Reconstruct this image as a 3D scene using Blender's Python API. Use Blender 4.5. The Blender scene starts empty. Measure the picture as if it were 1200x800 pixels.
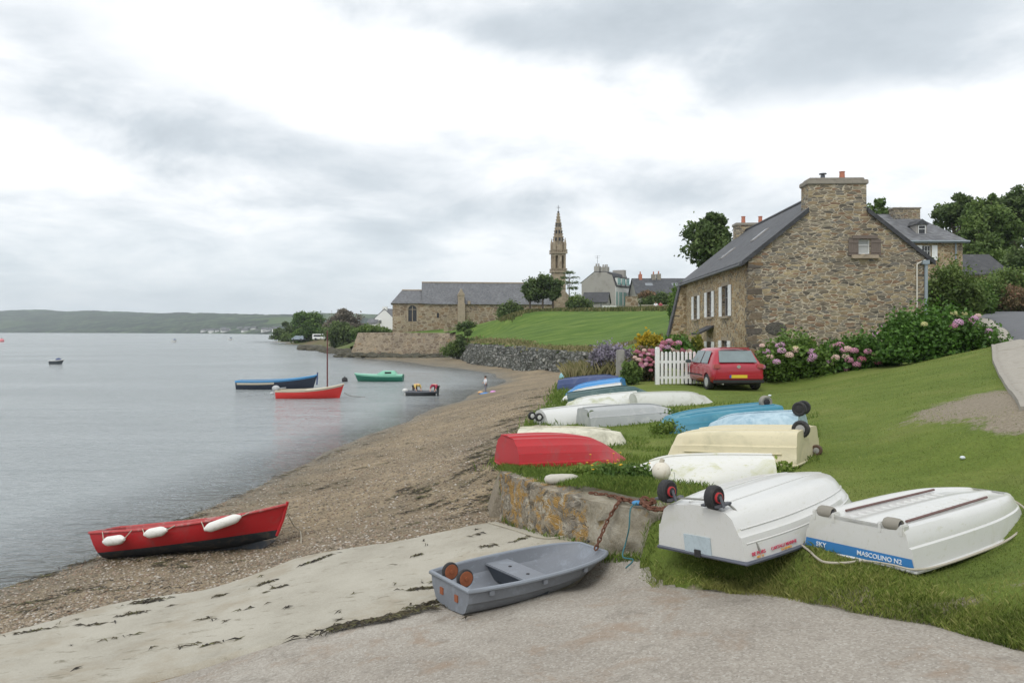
import bpy, bmesh, math, random
import numpy as np
from mathutils import Vector, Matrix, Euler, noise as mnoise
R = math.radians
rng = np.random.default_rng(7)
random.seed(7)
S = bpy.context.scene
COL = S.collection
# ---------------------------------------------------------------- camera
CZ, F, HY = 4.3, 950.0, 388.0
cam = bpy.data.cameras.new('camera'); camo = bpy.data.objects.new('camera', cam); COL.objects.link(camo)
camo.location = (0, 0, CZ); camo.rotation_euler = (R(90), 0, 0)
cam.sensor_width = 36; cam.lens = 36*F/1200; cam.shift_y = -0.01; cam.clip_end = 9000; cam.clip_start = .1
S.camera = camo
# ---------------------------------------------------------------- world: overcast sky
SUN_EL, SUN_AZ = 52, 200
W = bpy.data.worlds.new('World'); S.world = W; W.use_nodes = True
def build_world():
    nt = W.node_tree; nt.nodes.clear(); N = nt.nodes.new; Lk = nt.links.new
    def math_(op, a, b=None, c=None):
        m = N('ShaderNodeMath'); m.operation = op
        for k, q in enumerate((a, b, c)):
            if q is None: continue
            if isinstance(q, (int, float)): m.inputs[k].default_value = q
            else: Lk(q, m.inputs[k])
        return m.outputs[0]
    tc = N('ShaderNodeTexCoord'); sp = N('ShaderNodeSeparateXYZ'); Lk(tc.outputs['Generated'], sp.inputs[0])
    x, y, z = sp.outputs
    zz = math_('ADD', math_('MAXIMUM', z, 0.0), .26)
    cx = math_('DIVIDE', x, zz); cy = math_('DIVIDE', y, zz)
    cb = N('ShaderNodeCombineXYZ'); Lk(cx, cb.inputs[0]); Lk(cy, cb.inputs[1])
    n1 = N('ShaderNodeTexNoise'); n1.inputs['Scale'].default_value = 1.9; n1.inputs['Detail'].default_value = 11
    n1.inputs['Roughness'].default_value = .6; n1.inputs['Distortion'].default_value = .25; Lk(cb.outputs[0], n1.inputs['Vector'])
    n2 = N('ShaderNodeTexNoise'); n2.inputs['Scale'].default_value = .8; n2.inputs['Detail'].default_value = 4
    mp = N('ShaderNodeMapping'); mp.inputs['Location'].default_value = (3.1, 7.7, 0); Lk(cb.outputs[0], mp.inputs[0]); Lk(mp.outputs[0], n2.inputs['Vector'])
    # warped direction for the large cloud banks
    wx = math_('ADD', x, math_('MULTIPLY', math_('SUBTRACT', n1.outputs['Fac'], .5), .30))
    wz = math_('ADD', z, math_('MULTIPLY', math_('SUBTRACT', n2.outputs['Fac'], .5), .28))
    def bank(px, py, rx, rz, a):
        d = Vector(((px-600)/F, 1, (HY-py)/F)).normalized()
        ex = math_('DIVIDE', math_('SUBTRACT', wx, d.x), rx); ez = math_('DIVIDE', math_('SUBTRACT', wz, d.z), rz)
        r2 = math_('ADD', math_('MULTIPLY', ex, ex), math_('MULTIPLY', ez, ez))
        return math_('MULTIPLY', math_('EXPONENT', math_('MULTIPLY', r2, -1)), a)
    tot = None
    for b in [(900, 10, .30, .075, .55), (860, 100, .10, .05, .25), (330, 190, .20, .045, .33), (90, 90, .14, .06, .28),
              (430, 245, .24, .03, .24), (790, 235, .22, .045, .30), (160, 300, .22, .03, .22), (1080, 180, .06, .03, .14),
              (580, 90, .24, .07, -.42), (1010, 150, .16, .06, -.30), (240, 70, .15, .07, -.28), (1120, 100, .10, .05, -.3), (80, 240, .15, .04, -.2), (560, 10, .2, .03, .25)]:
        o = bank(*b); tot = o if tot is None else math_('ADD', tot, o)
    v = math_('ADD', tot, math_('MULTIPLY', math_('SUBTRACT', n1.outputs['Fac'], .5), 1.85))
    v = math_('ADD', v, math_('MULTIPLY', math_('SUBTRACT', n2.outputs['Fac'], .5), .5))
    v = math_('ADD', v, .17)
    cr = N('ShaderNodeValToRGB'); Lk(v, cr.inputs[0]); e = cr.color_ramp
    e.elements[0].position = 0.0; e.elements[0].color = (1.0, 1.0, 1.0, 1)
    e.elements[1].position = 1.0; e.elements[1].color = (.42, .47, .51, 1)
    m = e.elements.new(.26); m.color = (.80, .83, .855, 1)
    m = e.elements.new(.55); m.color = (.58, .63, .67, 1)
    # thin blue-grey veil low over the horizon
    hz = N('ShaderNodeMapRange'); hz.inputs[1].default_value = 0; hz.inputs[2].default_value = .16; hz.inputs[3].default_value = .75; hz.inputs[4].default_value = 0; Lk(z, hz.inputs[0])
    mix = N('ShaderNodeMix'); mix.data_type = 'RGBA'; Lk(hz.outputs[0], mix.inputs[0]); Lk(cr.outputs[0], mix.inputs[6]); mix.inputs[7].default_value = (.66, .745, .80, 1)
    bgc = N('ShaderNodeBackground'); bgc.inputs[1].default_value = 1.0; Lk(mix.outputs[2], bgc.inputs[0])
    sky = N('ShaderNodeTexSky'); sky.sky_type = 'NISHITA'; sky.sun_disc = False; sky.sun_elevation = R(SUN_EL); sky.sun_rotation = R(SUN_AZ)
    bgs = N('ShaderNodeBackground'); bgs.inputs[1].default_value = .1; Lk(sky.outputs[0], bgs.inputs[0])
    ms = N('ShaderNodeMixShader'); ms.inputs[0].default_value = .93
    out = N('ShaderNodeOutputWorld'); Lk(bgs.outputs[0], ms.inputs[1]); Lk(bgc.outputs[0], ms.inputs[2]); Lk(ms.outputs[0], out.inputs[0])
build_world()
sl = bpy.data.lights.new('sun', 'SUN'); so = bpy.data.objects.new('sun', sl); COL.objects.link(so)
sl.energy = 1.1; sl.angle = R(25); sl.color = (1, .965, .91)
# sun_rotation 200 deg (clockwise from +Y): behind the camera, a little to the left
az = R(SUN_AZ); sd = Vector((math.sin(az)*math.cos(R(SUN_EL)), math.cos(az)*math.cos(R(SUN_EL)), math.sin(R(SUN_EL))))
so.rotation_euler = sd.to_track_quat('Z', 'Y').to_euler()
S.view_settings.view_transform = 'Standard'; S.view_settings.look = 'None'; S.view_settings.gamma = 1
S.view_settings.use_curve_mapping = False; S.view_settings.exposure = 0.32
S.render.engine = 'CYCLES'
try:
    S.cycles.volume_bounces = 0; S.cycles.max_bounces = 6; S.cycles.transparent_max_bounces = 8
except Exception: pass

# ---------------------------------------------------------------- helpers
def P(px, py, z):
    Y = (CZ-z)*F/(py-HY); return np.array([(px-600)/F*Y, Y, z])
def AT(px, Y, py=None):            # point at depth Y seen at pixel
    return np.array([(px-600)/F*Y, Y, CZ+(HY-(py if py is not None else HY))*Y/F])

def node_mat(name):
    m = bpy.data.materials.new(name); m.use_nodes = True; nt = m.node_tree
    b = nt.nodes['Principled BSDF']; return m, nt, b, nt.nodes.new, nt.links.new
def coords(nt, scale=(1, 1, 1), world=True, loc=(0, 0, 0)):
    N, Lk = nt.nodes.new, nt.links.new
    mp = N('ShaderNodeMapping'); mp.inputs['Scale'].default_value = scale; mp.inputs['Location'].default_value = loc
    if world: g = N('ShaderNodeNewGeometry'); Lk(g.outputs['Position'], mp.inputs[0])
    else: g = N('ShaderNodeTexCoord'); Lk(g.outputs['Object'], mp.inputs[0])
    return mp.outputs[0]
def ramp(nt, fac, stops, interp='LINEAR'):
    c = nt.nodes.new('ShaderNodeValToRGB'); nt.links.new(fac, c.inputs[0]); r = c.color_ramp; r.interpolation = interp
    while len(r.elements) < len(stops): r.elements.new(.5)
    for e, (p, col) in zip(r.elements, stops):
        e.position = p; e.color = (*col, 1) if len(col) == 3 else col
    return c.outputs[0]
def noise(nt, vec, scale, detail=4, rough=.55, dist=0):
    n = nt.nodes.new('ShaderNodeTexNoise'); n.inputs['Scale'].default_value = scale; n.inputs['Detail'].default_value = detail
    n.inputs['Roughness'].default_value = rough; n.inputs['Distortion'].default_value = dist; nt.links.new(vec, n.inputs['Vector']); return n.outputs['Fac']
def voro(nt, vec, scale, feature='F1', rnd=1):
    n = nt.nodes.new('ShaderNodeTexVoronoi'); n.inputs['Scale'].default_value = scale; n.feature = feature
    n.inputs['Randomness'].default_value = rnd; nt.links.new(vec, n.inputs['Vector']); return n
def mixc(nt, fac, a, b, mode='MIX'):
    m = nt.nodes.new('ShaderNodeMix'); m.data_type = 'RGBA'; m.blend_type = mode
    for k, q in ((0, fac), (6, a), (7, b)):
        if isinstance(q, (int, float)): m.inputs[k].default_value = q
        elif isinstance(q, tuple): m.inputs[k].default_value = (*q, 1) if len(q) == 3 else q
        else: nt.links.new(q, m.inputs[k])
    return m.outputs[2]
def mth(nt, op, a, b=None, clamp=False):
    m = nt.nodes.new('ShaderNodeMath'); m.operation = op; m.use_clamp = clamp
    for k, q in enumerate((a, b)):
        if q is None: continue
        if isinstance(q, (int, float)): m.inputs[k].default_value = q
        else: nt.links.new(q, m.inputs[k])
    return m.outputs[0]
def bump(nt, h, bsdf, strength=.5, dist=.02, prev=None):
    b = nt.nodes.new('ShaderNodeBump'); b.inputs['Strength'].default_value = strength; b.inputs['Distance'].default_value = dist
    nt.links.new(h, b.inputs['Height'])
    if prev is not None: nt.links.new(prev, b.inputs['Normal'])
    if bsdf is not None: nt.links.new(b.outputs[0], bsdf.inputs['Normal'])
    return b.outputs[0]
_mc = {}
def MAT(name, col, rough=.5, metal=0, var=.12, vs=6, bs=0, bscale=40, spec=.5, dirt=None, dirts=3, dirtth=.62, world=False, coat=0):
    if name in _mc: return _mc[name]
    m, nt, b, N, Lk = node_mat(name)
    vec = coords(nt, world=world)
    n = noise(nt, vec, vs, 6, .62)
    c = mixc(nt, n, tuple(max(0, q*(1-var)) for q in col), tuple(min(1, q*(1+var)) for q in col))
    if dirt:
        d = ramp(nt, noise(nt, vec, dirts, 9, .68, .6), [(dirtth-.09, (0, 0, 0)), (dirtth+.1, (1, 1, 1))])
        c = mixc(nt, d, c, dirt)
        sc = nt.nodes.new('ShaderNodeMapping'); sc.inputs['Scale'].default_value = (1, 5, 2.5); nt.links.new(vec, sc.inputs[0])
        c = mixc(nt, ramp(nt, noise(nt, sc.outputs[0], 9, 8, .75, .3), [(.57, (0, 0, 0)), (.66, (.75, .75, .75))]), c, dirt)
    Lk(c, b.inputs['Base Color'])
    b.inputs['Roughness'].default_value = rough; b.inputs['Metallic'].default_value = metal; b.inputs['Specular IOR Level'].default_value = spec
    if coat: b.inputs['Coat Weight'].default_value = coat; b.inputs['Coat Roughness'].default_value = .08
    if bs: bump(nt, noise(nt, vec, bscale, 5, .6), b, bs, .01)
    _mc[name] = m; return m

def link(o, parent=None):
    COL.objects.link(o)
    if parent is not None: o.parent = parent
    return o
def tag(o, label=None, cat=None, group=None, kind=None):
    if label: o['label'] = label
    if cat: o['category'] = cat
    if group: o['group'] = group
    if kind: o['kind'] = kind
    return o
def thing(name, label, cat, loc=(0, 0, 0), rot=0, group=None):
    o = bpy.data.objects.new(name, None); o.empty_display_size = .2; link(o)
    o.location = loc
    if isinstance(rot, (int, float)): o.rotation_euler = (0, 0, rot)
    else: o.rotation_euler = rot
    return tag(o, label, cat, group)
def copy_tree(o, parent=None):
    c = o.copy(); COL.objects.link(c)
    if parent is not None: c.parent = parent
    for ch in list(o.children): copy_tree(ch, c)
    return c
def npmesh(name, V, Fc, mat, parent=None, smooth=False, attrs=None, fattr=None):
    """V (n,3) array, Fc (m,k) int array with constant k"""
    me = bpy.data.meshes.new(name); V = np.asarray(V, np.float32); Fc = np.asarray(Fc, np.int32)
    m, k = Fc.shape
    me.vertices.add(len(V)); me.vertices.foreach_set('co', V.ravel())
    me.loops.add(m*k); me.loops.foreach_set('vertex_index', Fc.ravel())
    me.polygons.add(m); me.polygons.foreach_set('loop_start', np.arange(0, m*k, k, dtype=np.int32))
    if smooth: me.polygons.foreach_set('use_smooth', np.ones(m, bool))
    me.update(calc_edges=True)
    for kk, a in (attrs or {}).items():
        at = me.attributes.new(kk, 'FLOAT', 'POINT'); at.data.foreach_set('value', np.asarray(a, np.float32))
    for kk, a in (fattr or {}).items():
        at = me.attributes.new(kk, 'FLOAT', 'FACE'); at.data.foreach_set('value', np.asarray(a, np.float32))
    if mat: me.materials.append(mat)
    me.validate()
    return link(bpy.data.objects.new(name, me), parent)

class MB:
    def __init__(s): s.v = []; s.f = []; s.m = []; s.cur = 0
    def add(s, vs, fs, M=None):
        k = len(s.v)
        for p in vs:
            p = Vector(p)
            if M is not None: p = M @ p
            s.v.append(p)
        for f in fs: s.f.append([i+k for i in f]); s.m.append(s.cur)
        return s
    def box(s, c, d, M=None, rz=0, taper=1):
        x, y, z = d[0]/2, d[1]/2, d[2]/2
        T = Matrix.Translation(c) @ Matrix.Rotation(rz, 4, 'Z')
        if M is not None: T = M @ T
        vs = [(-x, -y, -z), (x, -y, -z), (x, y, -z), (-x, y, -z), (-x*taper, -y*taper, z), (x*taper, -y*taper, z), (x*taper, y*taper, z), (-x*taper, y*taper, z)]
        return s.add(vs, [(0, 3, 2, 1), (4, 5, 6, 7), (0, 1, 5, 4), (1, 2, 6, 5), (2, 3, 7, 6), (3, 0, 4, 7)], T)
    def bb(s, x0, x1, y0, y1, z0, z1, M=None): return s.box(((x0+x1)/2, (y0+y1)/2, (z0+z1)/2), (x1-x0, y1-y0, z1-z0), M)
    def tube(s, pts, r, n=8, M=None, cap=True, closed=False):
        pts = [Vector(p) for p in pts]; rs = r if isinstance(r, (list, tuple)) else [r]*len(pts)
        vs = []; fs = []; K = len(pts); prev = None
        for i, p in enumerate(pts):
            a = pts[(i-1) % K] if (i > 0 or closed) else pts[0]; b = pts[(i+1) % K] if (i < K-1 or closed) else pts[-1]
            d = (b-a); d = d.normalized() if d.length > 1e-9 else Vector((0, 0, 1))
            if prev is None: u = d.orthogonal().normalized()
            else:
                u = prev-d*prev.dot(d); u = u.normalized() if u.length > 1e-6 else d.orthogonal().normalized()
            prev = u; w = d.cross(u)
            for j in range(n):
                an = 2*math.pi*j/n; vs.append(p+(u*math.cos(an)+w*math.sin(an))*rs[i])
        for i in range(K if closed else K-1):
            for j in range(n):
                a, b = i*n, ((i+1) % K)*n; fs.append((a+j, a+(j+1) % n, b+(j+1) % n, b+j))
        if cap and not closed: fs.append(tuple(range(n-1, -1, -1))); fs.append(tuple((K-1)*n+j for j in range(n)))
        return s.add(vs, fs, M)
    def lathe(s, prof, n=20, M=None, axis='Z'):
        vs = []; fs = []; K = len(prof)
        for (r, z) in prof:
            for j in range(n):
                a = 2*math.pi*j/n; c, q = r*math.cos(a), r*math.sin(a)
                vs.append((c, q, z) if axis == 'Z' else ((c, z, q) if axis == 'Y' else (z, c, q)))
        for i in range(K-1):
            for j in range(n): fs.append((i*n+j, i*n+(j+1) % n, (i+1)*n+(j+1) % n, (i+1)*n+j))
        fs.append(tuple(range(n-1, -1, -1))); fs.append(tuple((K-1)*n+j for j in range(n)))
        return s.add(vs, fs, M)
    def sphere(s, c, r, M=None, n=12, m=8):
        if isinstance(r, (int, float)): r = (r, r, r)
        vs = []; fs = []
        for i in range(1, m):
            th = math.pi*i/m
            for j in range(n):
                a = 2*math.pi*j/n; vs.append((c[0]+r[0]*math.sin(th)*math.cos(a), c[1]+r[1]*math.sin(th)*math.sin(a), c[2]+r[2]*math.cos(th)))
        t = len(vs); vs.append((c[0], c[1], c[2]+r[2])); vs.append((c[0], c[1], c[2]-r[2]))
        for i in range(m-2):
            for j in range(n): fs.append((i*n+j, (i+1)*n+j, (i+1)*n+(j+1) % n, i*n+(j+1) % n))
        for j in range(n): fs.append((t, j, (j+1) % n)); fs.append((t+1, (m-2)*n+(j+1) % n, (m-2)*n+j))
        return s.add(vs, fs, M)
    def prism(s, poly, y0, y1, M=None):          # poly of (x,z), extruded along y
        n = len(poly)
        vs = [(p[0], y0, p[1]) for p in poly]+[(p[0], y1, p[1]) for p in poly]
        fs = [tuple(range(n)), tuple(range(2*n-1, n-1, -1))]+[(i, i+n, (i+1) % n+n, (i+1) % n) for i in range(n)]
        return s.add(vs, fs, M)
    def mesh(s, name, mats, angle=35, bevel=0, weld=True, fixn=True):
        me = bpy.data.meshes.new(name); me.from_pydata([tuple(p) for p in s.v], [], s.f)
        mats = mats if isinstance(mats, (list, tuple)) else [mats]
        for m in mats: me.materials.append(m)
        if len(mats) > 1: me.polygons.foreach_set('material_index', s.m)
        bm = bmesh.new(); bm.from_mesh(me)
        if weld: bmesh.ops.remove_doubles(bm, verts=bm.verts, dist=1e-5)
        if fixn: bmesh.ops.recalc_face_normals(bm, faces=bm.faces)
        if bevel:
            ed = [e for e in bm.edges if len(e.link_faces) == 2 and e.calc_face_angle(0) > R(30)]
            bmesh.ops.bevel(bm, geom=ed, offset=bevel, segments=2, affect='EDGES', clamp_overlap=True)
        bm.to_mesh(me); bm.free()
        if angle:
            me.polygons.foreach_set('use_smooth', [True]*len(me.polygons)); me.set_sharp_from_angle(angle=R(angle))
        me.update(); return me
    def build(s, name, mats, parent=None, angle=35, bevel=0, weld=True, fixn=True):
        return link(bpy.data.objects.new(name, s.mesh(name, mats, angle, bevel, weld, fixn)), parent)
def modmesh(me, mods):
    """apply modifiers (list of (type, dict)) to a mesh and return the resulting mesh"""
    o = bpy.data.objects.new('tmp', me); COL.objects.link(o)
    for ty, kw in mods:
        m = o.modifiers.new('m', ty)
        for k, v in kw.items(): setattr(m, k, v)
    dg = bpy.context.evaluated_depsgraph_get(); dg.update()
    r = bpy.data.meshes.new_from_object(o.evaluated_get(dg)); bpy.data.objects.remove(o); return r
def cut(o, boxes, extra=None):
    """boolean-cut local boxes (x0,x1,y0,y1,z0,z1) out of object o; extra: MB with further cutters"""
    mb = MB()
    for b in boxes: mb.bb(*b)
    if extra: k = len(mb.v); mb.v += extra.v; mb.f += [[i+k for i in f] for f in extra.f]; mb.m += extra.m
    cm = mb.mesh('cutter', [_mc['stone_plain']], angle=0, weld=False); co = bpy.data.objects.new('cutter', cm); COL.objects.link(co)
    name = o.data.name; mats = list(o.data.materials)
    me = modmesh(o.data, [('BOOLEAN', dict(operation='DIFFERENCE', object=co, solver='EXACT'))])
    bpy.data.objects.remove(co)
    if len(me.polygons) > 3:
        me.materials.clear()
        for m in mats: me.materials.append(m)
        me.polygons.foreach_set('material_index', [0]*len(me.polygons)); o.data = me
    return o
# ---------------------------------------------------------------- terrain heights
def warp(x, y):
    x = np.asarray(x, float); y = np.asarray(y, float)+6
    return np.stack([10*np.arctan2(x, y), 8*np.log(np.maximum(np.hypot(x, y), .5))], -1)
class RBF:
    def __init__(s, pts, c=.25, lam=1e-3):
        p = np.array(pts, float); s.q = warp(p[:, 0], p[:, 1]); s.c = c; n = len(p)
        D = np.sqrt(((s.q[:, None]-s.q[None])**2).sum(-1)+c*c)
        A = np.zeros((n+3, n+3)); A[:n, :n] = D-lam*np.eye(n)*-1*-1; A[:n, n] = 1; A[:n, n+1:] = s.q; A[n:, :n] = A[:n, n:].T
        b = np.zeros(n+3); b[:n] = p[:, 2]; s.w = np.linalg.lstsq(A, b, rcond=1e-10)[0]
    def __call__(s, x, y):
        x = np.asarray(x, float); sh = x.shape; q = warp(x.ravel(), np.asarray(y, float).ravel()); out = np.empty(len(q)); n = len(s.q)
        for i in range(0, len(q), 20000):
            k = q[i:i+20000]; D = np.sqrt(((k[:, None]-s.q[None])**2).sum(-1)+s.c**2)
            out[i:i+20000] = D @ s.w[:n]+s.w[n]+k @ s.w[n+1:]
        return out.reshape(sh)
low_px = [(0, 690, 0), (100, 657, 0), (160, 632, 0), (225, 605, 0), (330, 557, 0), (400, 522, 0), (480, 493, 0), (540, 470, 0), (580, 452, 0), (592, 445, 0), (580, 438, 0), (540, 432, 0), (500, 428, 0),
          (430, 420, 0), (415, 415, 0), (395, 408, 0), (370, 404, 0), (325, 400, 0),
          (0, 747, .6), (150, 708, .75), (350, 655, 1.0), (585, 613, 1.5), (330, 640, .42), (200, 660, .3), (250, 690, .7), (540, 500, .8), (450, 560, .75), (560, 560, 1.5), (585, 540, 1.75),
          (600, 480, 1.45), (620, 500, 1.75), (635, 465, 1.5), (650, 441, .9), (620, 436, .6), (600, 430, .4), (540, 421, .3), (520, 417, .3), (640, 452, 1.4), (560, 520, 1.2), (500, 600, 1.1),
          (500, 715, 1.37), (170, 800, 1.1), (640, 632, 1.62), (700, 648, 1.68), (760, 660, 1.72), (300, 720, 1.08), (560, 712, 1.41), (690, 672, 1.5), (640, 690, 1.46), (620, 665, 1.46), (660, 655, 1.57), (720, 680, 1.56), (100, 770, .85),
          (600, 800, 1.62), (800, 740, 1.76), (800, 695, 1.72), (900, 700, 1.78), (1000, 720, 1.9), (1100, 736, 1.97), (1200, 762, 2.04), (1000, 800, 1.95), (1200, 800, 2.1), (800, 800, 1.8), (300, 800, 1.3)]
low = [tuple(P(*p)) for p in low_px]
low += [(-14, 10, -.7), (-20, 18, -1.4), (-14, 25, -1), (-18, 40, -1.8), (-12, 60, -1.2), (-30, 90, -1.8), (-50, 130, -2), (-90, 200, -3), (-200, 400, -5), (-400, 900, -8), (-60, 30, -5), (-150, 100, -6), (-9, 80, -.8), (-2, 75, -.12), (-6, 84, -.35),
        (0, 0, 2.7), (6, 0, 2.8), (-6, 2, 1.6), (-9, 5, .8), (-12, 0, .5), (3, 10, 1.5), (6, 9, 1.8), (1, 12, 1.5), (2, 14, 1.6), (4, 20, 1.6), (6, 30, 1.5), (15, 20, 2), (10, 70, 1), (0, 110, .5), (-10, 150, .5), (30, 100, 1), (-200, 2000, -8), (500, 2000, -5), (300, 300, 1), (-25, 160, .2)]
h_low0 = RBF(low)
hi_px = [(588, 553, 2.2), (650, 575, 2.25), (700, 590, 2.25), (772, 601, 2.25), (860, 622, 2.2), (945, 645, 2.2), (1070, 675, 2.2), (1200, 690, 2.27),
         (745, 661, 1.74), (775, 684, 1.75), (850, 690, 1.80), (930, 697, 1.87), (1000, 716, 1.95), (1100, 731, 2.02), (1200, 757, 2.1), (1350, 790, 2.2), (930, 665, 2.05), (860, 655, 1.95), (1000, 688, 2.1), (1130, 700, 2.15),
         (850, 550, 2.2), (1000, 550, 2.3), (1200, 600, 2.4), (1200, 520, 2.75), (1012, 655, 2.17), (1172, 600, 2.28), (1100, 628, 2.22), (1050, 590, 2.22), (900, 600, 2.2), (1120, 560, 2.35), (820, 575, 2.2), (1170, 650, 2.25), (740, 560, 2.18), (905, 562, 2.2), (1200, 480, 3.1), (1165, 425, 3.5), (1163, 405, 3.8), (1000, 500, 2.5), (900, 480, 2.38), (700, 520, 2.13), (630, 488, 2.05),
         (640, 520, 2.13), (660, 455, 1.95), (665, 438, 1.85), (850, 457, 2.32), (770, 449, 2.4), (862, 448, 2.37), (920, 455, 2.36), (700, 445, 2.15), (745, 440, 2.45), (928, 443, 2.62), (1020, 431, 3.0), (1100, 420, 3.3), (1200, 400, 4.0), (1100, 480, 2.9),
         (690, 418, 2.2), (650, 415, 2.3), (600, 410, 2.3), (555, 407, 2.3), (740, 418, 2.6), (800, 560, 2.22), (760, 500, 2.2), (800, 480, 2.3)]
hi = [tuple(P(*p)) for p in hi_px]
hi += [tuple(AT(px, Y, py)) for (px, Y, py) in [(1148, 39, 377), (1180, 31, 387), (1200, 33, 380), (1150, 50, 366), (1200, 50, 366), (1300, 45, 366), (1190, 58, 362), (1100, 55, 372),
       (600, 120, 372), (560, 130, 380), (640, 125, 365), (700, 118, 364), (790, 100, 363), (740, 110, 363.5), (860, 95, 360), (700, 90, 391), (640, 95, 391), (760, 70, 392), (780, 48, 418), (600, 105, 391), (575, 118, 391)]]
hi += [(9, 30, 2.55), (9, 45, 2.6), (16, 36, 3.3), (20, 40, 4.2), (10, 60, 3.6), (20, 70, 5.5), (40, 80, 6.5), (60, 60, 7), (100, 100, 9), (40, 130, 7.6), (10, 150, 7.6), (-5, 150, 5.6), (-20, 160, 4.6), (-20, 141, 3.9), (-12, 135, 4.0), (-27, 141, 3.8),
       (-30, 170, 3), (-40, 210, 1.6), (-60, 260, 1.3), (-90, 345, .8), (-60, 330, 2), (0, 300, 6), (100, 300, 10), (300, 300, 14), (0, 600, 6), (-30, 450, 2), (400, 1500, 20), (0, 2500, 10), (12, 2, 2.8), (30, 10, 5), (60, 20, 7), (200, 50, 12), (20, 20, 4.2)]
hi += [tuple(P(*p)) for p in [(325, 400, 0), (370, 404, 0), (395, 408, 0), (345, 401, 0)]]
hi += [(-110, 345, -1), (-70, 240, -1.2), (-48, 200, -1), (-33, 165, 0)]
h_high0 = RBF(hi)
def und(x, y):
    return .012*np.sin(x*1.7+.6*np.sin(y*1.1))*np.cos(y*1.3+.5*np.sin(x*.9))+.006*np.sin(3.9*x+2*np.sin(y*2.3))*np.sin(4.3*y)
def h_low(x, y): return h_low0(x, y)+und(x, y)
def h_high(x, y): return h_high0(x, y)+und(x, y)*1.3
def H(x, y): return float(h_high(np.array([x]), np.array([y]))[0])
def HL(x, y): return float(h_low(np.array([x]), np.array([y]))[0])
def sdf(poly, x, y):
    poly = np.array(poly, float)[:, :2]; n = len(poly); d = np.full(x.shape, 1e9); ins = np.zeros(x.shape, bool)
    for i in range(n):
        ax, ay = poly[i]; bx, by = poly[(i+1) % n]; ex, ey = bx-ax, by-ay
        t = np.clip(((x-ax)*ex+(y-ay)*ey)/(ex*ex+ey*ey+1e-12), 0, 1)
        d = np.minimum(d, np.hypot(x-ax-t*ex, y-ay-t*ey))
        c = ((ay > y) != (by > y)) & (x < (bx-ax)*(y-ay)/(by-ay+1e-12)+ax); ins ^= c
    return np.where(ins, d, -d)
_dy = np.array([.05, .32, 0])
land_poly = [P(588, 553, 2.2)+_dy, P(640, 572, 2.25)+_dy, P(700, 588, 2.25)+_dy, P(772, 601, 2.25)+_dy, P(745, 661, 1.72), P(775, 684, 1.74), P(850, 690, 1.8), P(930, 697, 1.87), P(1000, 716, 1.93), P(1100, 731, 2.0),
             P(1200, 757, 2.08), P(1350, 790, 2.15), (12, 3, 0), (60, -5, 0), (2500, -100, 0), (2500, 2900, 0), (100, 2900, 0), (40, 900, 0), (-20, 500, 0), (-70, 400, 0), (-112, 360, 0), (-118, 335, 0), (-85, 262, 0), (-60, 222, 0), (-50, 196, 0), (-35, 163, 0), (-29.5, 150, 0), (-27, 138.2, 0), (-11, 129.2, 0), (-7, 118, 0), (-4.5, 102, 0), (0, 88, 0),
             (3.7, 71.5, 0), (6.6, 66.5, 0), (5.2, 56, 0), (3.4, 48, 0), (2.6, 40, 0), (1.7, 31, 0), (1.05, 24, 0), (.62, 20.5, 0), (.1, 16, 0), (-.2, 13.4, 0)]
land_poly = [(p[0], p[1]) for p in land_poly]
slip_poly = [P(585, 613, 1.5), P(620, 622, 1.58), P(700, 648, 1.68), P(650, 700, 1.45), P(500, 716, 1.3), P(170, 800, 1.1), (-5, 4, 0), (-9, 4.5, 0), (-10, 8.6, 0), P(0, 747, .6), P(150, 706, .75), P(350, 655, 1.0), P(470, 633, 1.3)]
slip_poly = [(p[0], p[1]) for p in slip_poly]
grav_poly = [P(500, 716, 1.3), P(170, 800, 1.1), (-5, 4, 0), (-5, -8, 0), (30, -8, 0), (30, 8, 0), (10, 12, 0), (2, 10.5, 0), P(740, 655, 1.7), P(690, 652, 1.66), P(640, 690, 1.42), P(560, 712, 1.35)]
grav_poly = [(p[0], p[1]) for p in grav_poly]
def polar(r0, r1, nr, a0, a1, na):
    r = r0*(r1/r0)**(np.arange(nr)/(nr-1)); a = np.radians(np.linspace(a0, a1, na)); RR, AA = np.meshgrid(r, a, indexing='ij')
    X = RR*np.sin(AA); Y = RR*np.cos(AA)-6
    i = np.arange(nr*na).reshape(nr, na)
    Fq = np.stack([i[:-1, :-1], i[:-1, 1:], i[1:, 1:], i[1:, :-1]], -1).reshape(-1, 4)
    return X.ravel(), Y.ravel(), Fq
def keep(X, Y, Z, Fq, m, extra=None):
    fm = m[Fq].any(1); Fq = Fq[fm]; u, inv = np.unique(Fq.ravel(), return_inverse=True)
    return np.stack([X[u], Y[u], Z[u]], 1), inv.reshape(-1, 4), u

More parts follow.
